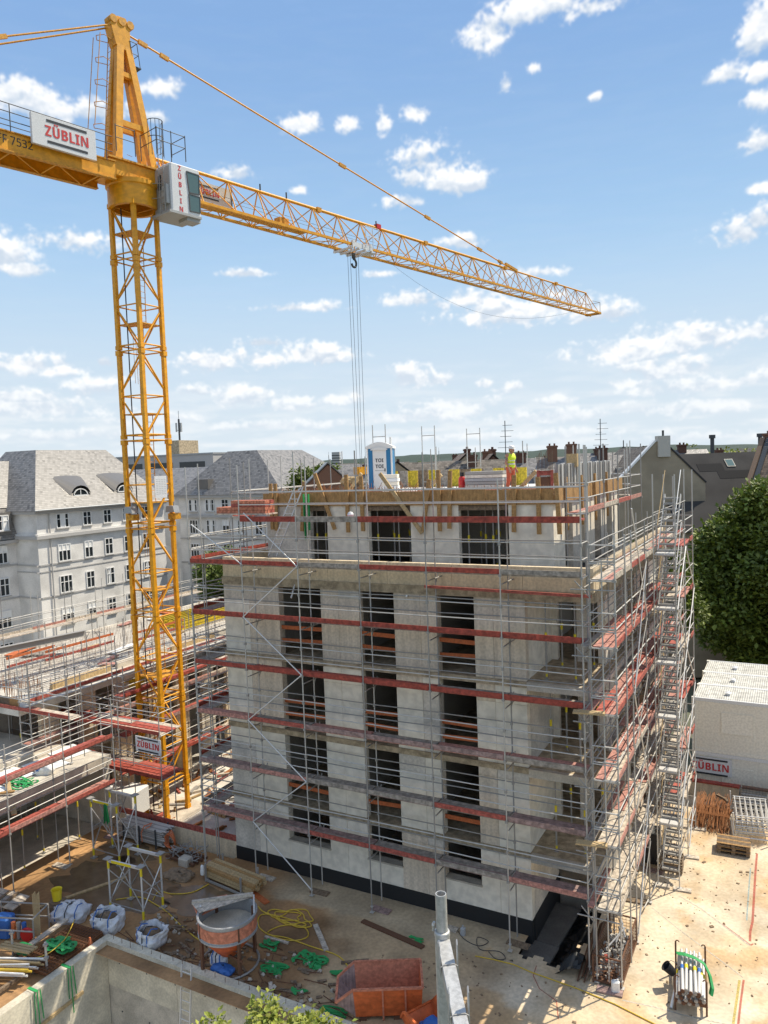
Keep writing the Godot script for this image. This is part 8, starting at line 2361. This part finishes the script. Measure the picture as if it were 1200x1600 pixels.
	for kind in [["rust_dark", 90], ["timber_old", 60], ["concrete", 60], ["earth", 60]]:
		var b := Bat.new()
		for k in kind[1]:
			var p := Vector3(rng.randf_range(-20.4, -11.8), 0.03, -17.75 - pow(rng.randf(), 1.5) * 2.1)
			if kind[0] == "rust_dark": b.bar(p, p + Vector3(rng.randf_range(-0.9, 0.9), rng.randf_range(0.0, 0.12), rng.randf_range(-0.3, 0.3)), 0.02, 0.02)
			elif kind[0] == "timber_old": b.box(p, Vector3(rng.randf_range(0.15, 0.9), 0.03, rng.randf_range(0.04, 0.12)), Basis(Vector3.UP, rng.randf_range(-0.8, 0.8)))
			else: b.box(p, Vector3.ONE * rng.randf_range(0.03, 0.12), Basis.from_euler(Vector3(rng.randf() * 3, rng.randf() * 3, rng.randf() * 3)))
		bat(rb, "pieces", b, kind[0])
	# machines and stores at the far left
	var pm := thing("pump_frame", "steel tube frame with a blue tank and red pump at the left edge", "machine", Vector3(-24.0, 0, -16.5), 0.35)
	for q in [[-0.9, 0.45], [0.9, 0.45], [-0.9, -0.45], [0.9, -0.45]]: tube(pm, "post", Vector3(q[0], 0, q[1]), Vector3(q[0], 0.95, q[1]), 0.03, "steel_old")
	for s in [-1, 1]:
		for h in [0.5, 0.95]: tube(pm, "rail", Vector3(-0.9, h, 0.45 * s), Vector3(0.9, h, 0.45 * s), 0.03, "steel_old")
		tube(pm, "rail", Vector3(0.9 * s, 0.95, -0.45), Vector3(0.9 * s, 0.95, 0.45), 0.03, "steel_old")
	var tk := Bat.new(); tk.cham(Vector3(-0.5, 0.4, 0), Vector3(0.6, 0.7, 0.5), 0.06); bat(pm, "tank", tk, "blue")
	var wl := Bat.new(); wl.lathe([Vector2(0.0, -0.06), Vector2(0.22, -0.06), Vector2(0.24, 0.0), Vector2(0.22, 0.06), Vector2(0.0, 0.06)], Vector3(0.55, 0.3, 0.3), 16, Basis(Vector3.RIGHT, PI / 2)); bat(pm, "pump_wheel", wl, "red_paint")
	for k in 3: tube(pm, "flask", Vector3(-0.05 + 0.2 * k, 0.05, 0.15), Vector3(-0.05 + 0.2 * k, 0.62, 0.15), 0.08, ["hose_orange", "steel_old", "blue"][k])
	for k in 6: bar(pm, "timber", Vector3(0.7 + 0.04 * k, 0.1, 0.1), Vector3(0.4 + 0.05 * k, 1.35 + 0.05 * (k % 3), -0.35), 0.03, 0.05, "timber_pale")
	var wp := thing("work_platform", "grey tilted scaffold deck leaning at the left edge above the pump frame", "platform", Vector3(-25.6, 0.75, -16.9), 0.25)
	for k in 3: bar(wp, "plank", Vector3(-1.0, 0.25, -0.3 + 0.3 * k), Vector3(1.0, -0.05, -0.3 + 0.3 * k), 0.27, 0.05, "board_grey" if k % 2 else "board_pale")
	for k in 4: box(wp, "bearer", Vector3(-0.5 + 0.35 * k, -0.3, 0), Vector3(0.1, 0.85, 0.8), "timber_old")
	var rp2 := thing("rebar_mats", "stack of rust brown reinforcing mesh by the pit with green straps thrown over it", "reinforcement", Vector3(-21.85, 0, -16.6), 0.06)
	for r in 5:
		var b := Bat.new()
		mesh_panel(b, Vector3(-0.68 + 0.02 * r, 0.05 + 0.055 * r, -1.15 + 0.03 * r), Vector3(1.36, 0, 0), Vector3(0, 0.0, 2.35), 11, 18, 0.014)
		bat(rp2, "mat", b, "rust" if r % 2 else "rust_dark")
	for q in [[-21.7, -16.4, 0.6, 0.35, 28, 3, "tangled green straps lying on the stack of reinforcing mesh"], [-22.75, -15.75, 0.35, 0.2, 18, 4, "green strap knotted at the end of the tube bundle"]]:
		var t := thing("green_strap", q[6], "strap", Vector3(q[0], 0.3, q[1]))
		bat(t, "webbing", tangle(q[2], q[3], q[4], 0.05, q[5]), "strap_green")
	for q in [[-15.95, 0.55, "green strap hanging in a double loop down the sunlit pit wall"], [-14.72, 0.35, "green strap with an olive tail hanging down the sunlit pit wall nearest us"]]:
		var t := thing("green_strap", q[2], "strap", Vector3(-20.74, 0, q[0]))
		for k in 3:
			bar(t, "webbing", Vector3(0.06, 0.17, -0.1 + 0.1 * k), Vector3(0.075, -0.8 - q[1] * (k % 2), -0.16 + 0.14 * k), 0.035, 0.012, "strap_green" if k < 2 else "net_green", Vector3.RIGHT)
		bar(t, "webbing", Vector3(-0.35, 0.168, 0.0), Vector3(0.06, 0.172, 0.0), 0.1, 0.012, "strap_green")
	hose("orange_cable", "orange yellow cable bowed over the reinforcing mesh", "cable", [[-22.3, -17.5, 0.5], [-21.9, -17.0, 0.55], [-21.6, -16.4, 0.5], [-21.65, -15.8, 0.42], [-22.0, -15.4, 0.4]], 0.016, "hose_yellow")
	var pb := thing("pipe_bundle", "bundle of white and yellow pipes and battens at the lower left edge", "pipes", Vector3(-22.1, 0.0, -14.9), 0.0)
	for k in 15:
		var y := 0.3 + 0.085 * (k / 5); var z := -0.5 + 0.2 * (k % 5) + 0.08 * (k / 5)
		tube(pb, "pipe", Vector3(-1.0 + rng.randf_range(-0.2, 0), y - 0.02, z + 0.35), Vector3(0.55 + rng.randf_range(-0.1, 0.2), y, z - 0.35), 0.035, ["sheet_white", "timber_pale", "alu", "hose_yellow", "sheet_white"][k % 5])
	for k in 3: bar(pb, "batten", Vector3(-1.2, 0.56, -0.62 + 0.13 * k), Vector3(0.1, 0.58, -0.85 + 0.13 * k), 0.1, 0.06, "timber_pale")
	for x in [-0.7, 0.35]: bar(pb, "bearer", Vector3(x, 0.2, -0.7), Vector3(x, 0.2, 0.75), 0.1, 0.1, "timber_old")
	for x in [-0.7, 0.35]: bar(pb, "bearer_foot", Vector3(x, 0.0, -0.5), Vector3(x, 0.15, -0.5), 0.1, 0.1, "timber_old", Vector3.RIGHT)
	for q in [[-21.35, -15.6, "tall galvanised post with clamps standing at the end of the pipe bundle"], [-22.95, -15.55, "short galvanised post by the pipe bundle"]]:
		var po := thing("guard_post", q[2], "post", Vector3(q[0], 0, q[1]))
		tube(po, "tube", Vector3.ZERO, Vector3(0, 1.05, 0), 0.04, "steel")
		for h in [0.55, 0.98]: box(po, "clamp", Vector3(0.03, h, 0.02), Vector3(0.14, 0.06, 0.1), "steel_old", 0.4)
	var wr := thing("planks_by_mats", "long sloping plank between the pump frame and the mesh stack", "plank", Vector3(-22.9, 0.25, -16.4), 0.3)
	bar(wr, "plank", Vector3(-0.3, -0.1, 0.9), Vector3(0.5, 0.15, -1.0), 0.22, 0.05, "board_pale")
	var oc := thing("traffic_cone", "small bright orange marker cone at the corner of the pit wall", "cone", Vector3(-21.15, 0, -17.15))
	var ob2 := Bat.new(); ob2.lathe([Vector2(0.0, 0.0), Vector2(0.17, 0.0), Vector2(0.17, 0.03), Vector2(0.11, 0.04), Vector2(0.03, 0.36), Vector2(0.0, 0.36)], Vector3.ZERO, 12)
	bat(oc, "cone", ob2, "hose_orange")
	# pit walls
	var pw := thing("pit_wall", "sunlit concrete wall along the left side of the basement pit", "wall")
	for k in 4:
		span(pw, "wall_length", Vector3(-21.05, -4.15, -17.5 + 2.9 * k + 0.012), Vector3(-20.75, 0.16, -17.5 + 2.9 * (k + 1)), "concrete_pit")
	bar(pw, "batten", Vector3(-20.715, -0.95, -16.4), Vector3(-20.715, -1.02, -13.4), 0.07, 0.1, "timber_pale")
	var pw2 := thing("pit_wall", "shaded concrete wall along the back of the basement pit", "wall")
	for k in 4:
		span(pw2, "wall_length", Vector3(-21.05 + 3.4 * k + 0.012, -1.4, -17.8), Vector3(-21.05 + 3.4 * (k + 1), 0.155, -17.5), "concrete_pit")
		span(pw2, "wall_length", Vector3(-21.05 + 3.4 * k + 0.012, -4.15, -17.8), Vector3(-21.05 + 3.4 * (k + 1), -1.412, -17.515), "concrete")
	for k in 26:
		var p := Vector3(-20.6 + 0.45 * k, 0.15, -17.66 + 0.05 * (k % 3))
		tube(pw2, "starter_bar", p, p + Vector3(0.01, rng.randf_range(0.12, 0.22), 0), 0.008, "rust_dark")
	for k in 7:
		for y in [-0.5, -2.2, -3.4]:
			tube(pw2, "tie_hole", Vector3(-20.2 + 1.25 * k, y, -17.51), Vector3(-20.2 + 1.25 * k, y, -17.496), 0.028, "steel_dark")
	var la := thing("ladder", "aluminium ladder standing in the pit against its back wall", "ladder")
	ladder_parts(la, Vector3(-16.75, -4.1, -16.55), Vector3(-17.08, 0.35, -17.42), 0.4, 16)
func coil() -> Array:
	var pts := [[-12.35, -19.75], [-13.2, -20.3], [-14.2, -20.35], [-15.3, -20.4], [-16.1, -20.3], [-15.9, -20.9], [-15.2, -21.15], [-14.75, -20.8], [-15.0, -20.4], [-15.7, -20.25], [-16.6, -20.5], [-16.9, -21.2]]
	for k in 44:
		var g := k * 0.5
		pts.append([-15.95 + cos(g) * (0.62 + 0.14 * sin(k * 1.7)) + 0.25 * sin(k * 0.21), -21.45 + sin(g) * (0.36 + 0.1 * cos(k * 1.3)) + 0.12 * cos(k * 0.33), 0.03 + 0.004 * (k % 6)])
	pts.append([-17.0, -21.3]); pts.append([-17.4, -21.5])
	return pts
func skip(label: String, at: Vector3, l: float, w: float, h: float, turn: float, slope: bool) -> void:
	var t := thing("skip", label, "skip", at, turn)
	var in_ := 0.55 if slope else 0.3
	var bot := [Vector3(-l / 2 + in_, 0.12, w * 0.36), Vector3(l / 2 - 0.06, 0.12, w * 0.36), Vector3(l / 2 - 0.06, 0.12, -w * 0.36), Vector3(-l / 2 + in_, 0.12, -w * 0.36)]
	var top := [Vector3(-l / 2 + 0.25, h, w / 2), Vector3(l / 2, h, w / 2), Vector3(l / 2, h, -w / 2), Vector3(-l / 2 + 0.25, h, -w / 2)]
	if slope:
		top[0] = Vector3(-l / 2 + 0.5, h, w / 2); top[3] = Vector3(-l / 2 + 0.5, h, -w / 2)
	var lipf := Vector3(-l / 2, h * 0.62, w * 0.44); var lipb := Vector3(-l / 2, h * 0.62, -w * 0.44)
	var names_ := ["side_wall", "end_wall", "side_wall"]
	for k in 3:
		var b := Bat.new()
		var o = (bot[k] + bot[k + 1]) * 0.5 - Vector3(0, 0.12, 0)
		o = Vector3(o.x if k == 1 else 0.0, 0, o.z if k != 1 else 0.0).normalized() * 0.03
		b.quad(bot[k], bot[k + 1], top[k + 1], top[k])
		b.quad(bot[k + 1] - o, bot[k] - o, top[k] - o, top[k + 1] - o)
		bat(t, names_[k], b, "orange_worn" if k == 2 and slope else "orange_skip")
	var e := Bat.new()
	e.quad(bot[3], bot[0], lipf, lipb)
	e.quad(bot[0] + Vector3(0.03, 0.02, 0), bot[3] + Vector3(0.03, 0.02, 0), lipb + Vector3(0.03, 0, 0), lipf + Vector3(0.03, 0, 0))
	e.tri(bot[0], top[0], lipf); e.tri(lipb, top[3], bot[3])
	e.tri(bot[0] - Vector3(0, 0, 0.03), lipf - Vector3(0, 0, 0.03), top[0] - Vector3(0, 0, 0.03)); e.tri(lipb + Vector3(0, 0, 0.03), bot[3] + Vector3(0, 0, 0.03), top[3] + Vector3(0, 0, 0.03))
	bat(t, "sloping_end", e, "board_pink" if slope else "orange_skip")
	var f := Bat.new(); f.quad(bot[0], bot[1], bot[2], bot[3]); f.quad(bot[3] + Vector3(0, 0.03, 0), bot[2] + Vector3(0, 0.03, 0), bot[1] + Vector3(0, 0.03, 0), bot[0] + Vector3(0, 0.03, 0))
	bat(t, "floor", f, "orange_worn")
	var rim := [lipf, top[0], top[1], top[2], top[3], lipb, lipf]
	for k in 6: bar(t, "rim", rim[k], rim[k + 1], 0.07, 0.06, "orange_worn" if slope else "orange_skip")
	for x in [0.1, l * 0.3]:
		for s in [-1, 1]: bar(t, "rib", Vector3(x, 0.02, w * 0.37 * s), Vector3(x, h - 0.02, w * 0.505 * s), 0.07, 0.05, "orange_worn", Vector3.RIGHT)
	for s in [-1, 1]: box(t, "fork_pocket", Vector3(0.2 * l * s, 0.05, 0), Vector3(0.22, 0.1, w * 0.74), "rust_dark")

# ---------------------------------------------------------------- close to the camera
func foreground() -> void:
	var t := thing("scaffold_post", "galvanised scaffold post with a slotted white rail, close to us at the bottom edge", "scaffold post", Vector3(-1.335, 0, -2.86))
	var p := Bat.new()
	p.lathe([Vector2(0.024, 13.0), Vector2(0.0242, 14.165), Vector2(0.023, 14.175), Vector2(0.0195, 14.175), Vector2(0.0195, 13.4)], Vector3.ZERO, 28)
	bat(t, "tube", p, "galv")
	var sl := Bat.new()
	sl.lathe([Vector2(0.0255, 11.5), Vector2(0.0315, 11.5), Vector2(0.0315, 13.99), Vector2(0.0335, 13.993), Vector2(0.0335, 14.008), Vector2(0.0315, 14.012), Vector2(0.0255, 14.014)], Vector3.ZERO, 28)
	bat(t, "sleeve", sl, "galv")
	var pin := Bat.new(); pin.ball(Vector3(-0.034, 14.035, 0.012), Vector3(0.008, 0.012, 0.008), 6); pin.tube(Vector3(-0.036, 14.01, 0.012), Vector3(-0.03, 14.05, 0.012), 0.006, 6)
	bat(t, "pin", pin, "steel")
	var a := Vector3(0.015, 13.985, 0.02); var e := Vector3(0.62, 13.99, 1.02)
	var d := (e - a).normalized(); var side := Vector3.UP.cross(d).normalized()
	var r := Bat.new()
	r.bar(a, e, 0.052, 0.006)
	r.bar(a - Vector3(0, 0.026, 0) + side * 0.025, e - Vector3(0, 0.026, 0) + side * 0.025, 0.005, 0.05)
	r.bar(a - Vector3(0, 0.026, 0) - side * 0.025, e - Vector3(0, 0.026, 0) - side * 0.025, 0.005, 0.05)
	bat(t, "rail", r, "galv")
	for q in [0.12, 0.36, 0.62]:
		var c := a.lerp(e, q)
		for s in [-1, 1]:
			var tb := Bat.new()
			var o = c + side * 0.036 * s
			tb.prism([o + d * -0.014 + Vector3(0, -0.055, 0), o + d * 0.014 + Vector3(0, -0.055, 0), o + d * 0.014 + Vector3(0, 0.075, 0), o + Vector3(0, 0.092, 0), o + d * -0.014 + Vector3(0, 0.075, 0)], side * 0.004)
			bat(t, "tab", tb, "galv")
		var w := Bat.new()
		w.path([c + side * 0.034 + d * 0.03, c + side * 0.02 + d * 0.026 + Vector3(0, 0.006, 0), c - side * 0.02 + d * 0.03 + Vector3(0, 0.006, 0), c - side * 0.034 + d * 0.034], 0.0025, 5)
		bat(t, "wire_clip", w, "steel_old")
	var sprig := leaf_mesh(12, 0.10, 0.075, 15)
	tree("young_tree", "light green leafy tree top rising at the bottom edge in front of the pit", Vector3(-5.5, -4.1, -7.1), 10.5, [[Vector3(-0.28, 13.42, -0.1), 0.17], [Vector3(-0.22, 13.15, 0.0), 0.22], [Vector3(-0.3, 12.9, 0.0), 0.3], [Vector3(0.3, 13.3, -0.2), 0.2], [Vector3(0.2, 13.0, -0.2), 0.34], [Vector3(0.62, 13.2, -0.3), 0.16], [Vector3(0.72, 12.85, -0.3), 0.32], [Vector3(-0.92, 13.2, 0.2), 0.12], [Vector3(-0.9, 12.9, 0.2), 0.16], [Vector3(0, 12.3, 0), 0.8]], 900, sprig, "leaf_light", 44, 1.0)
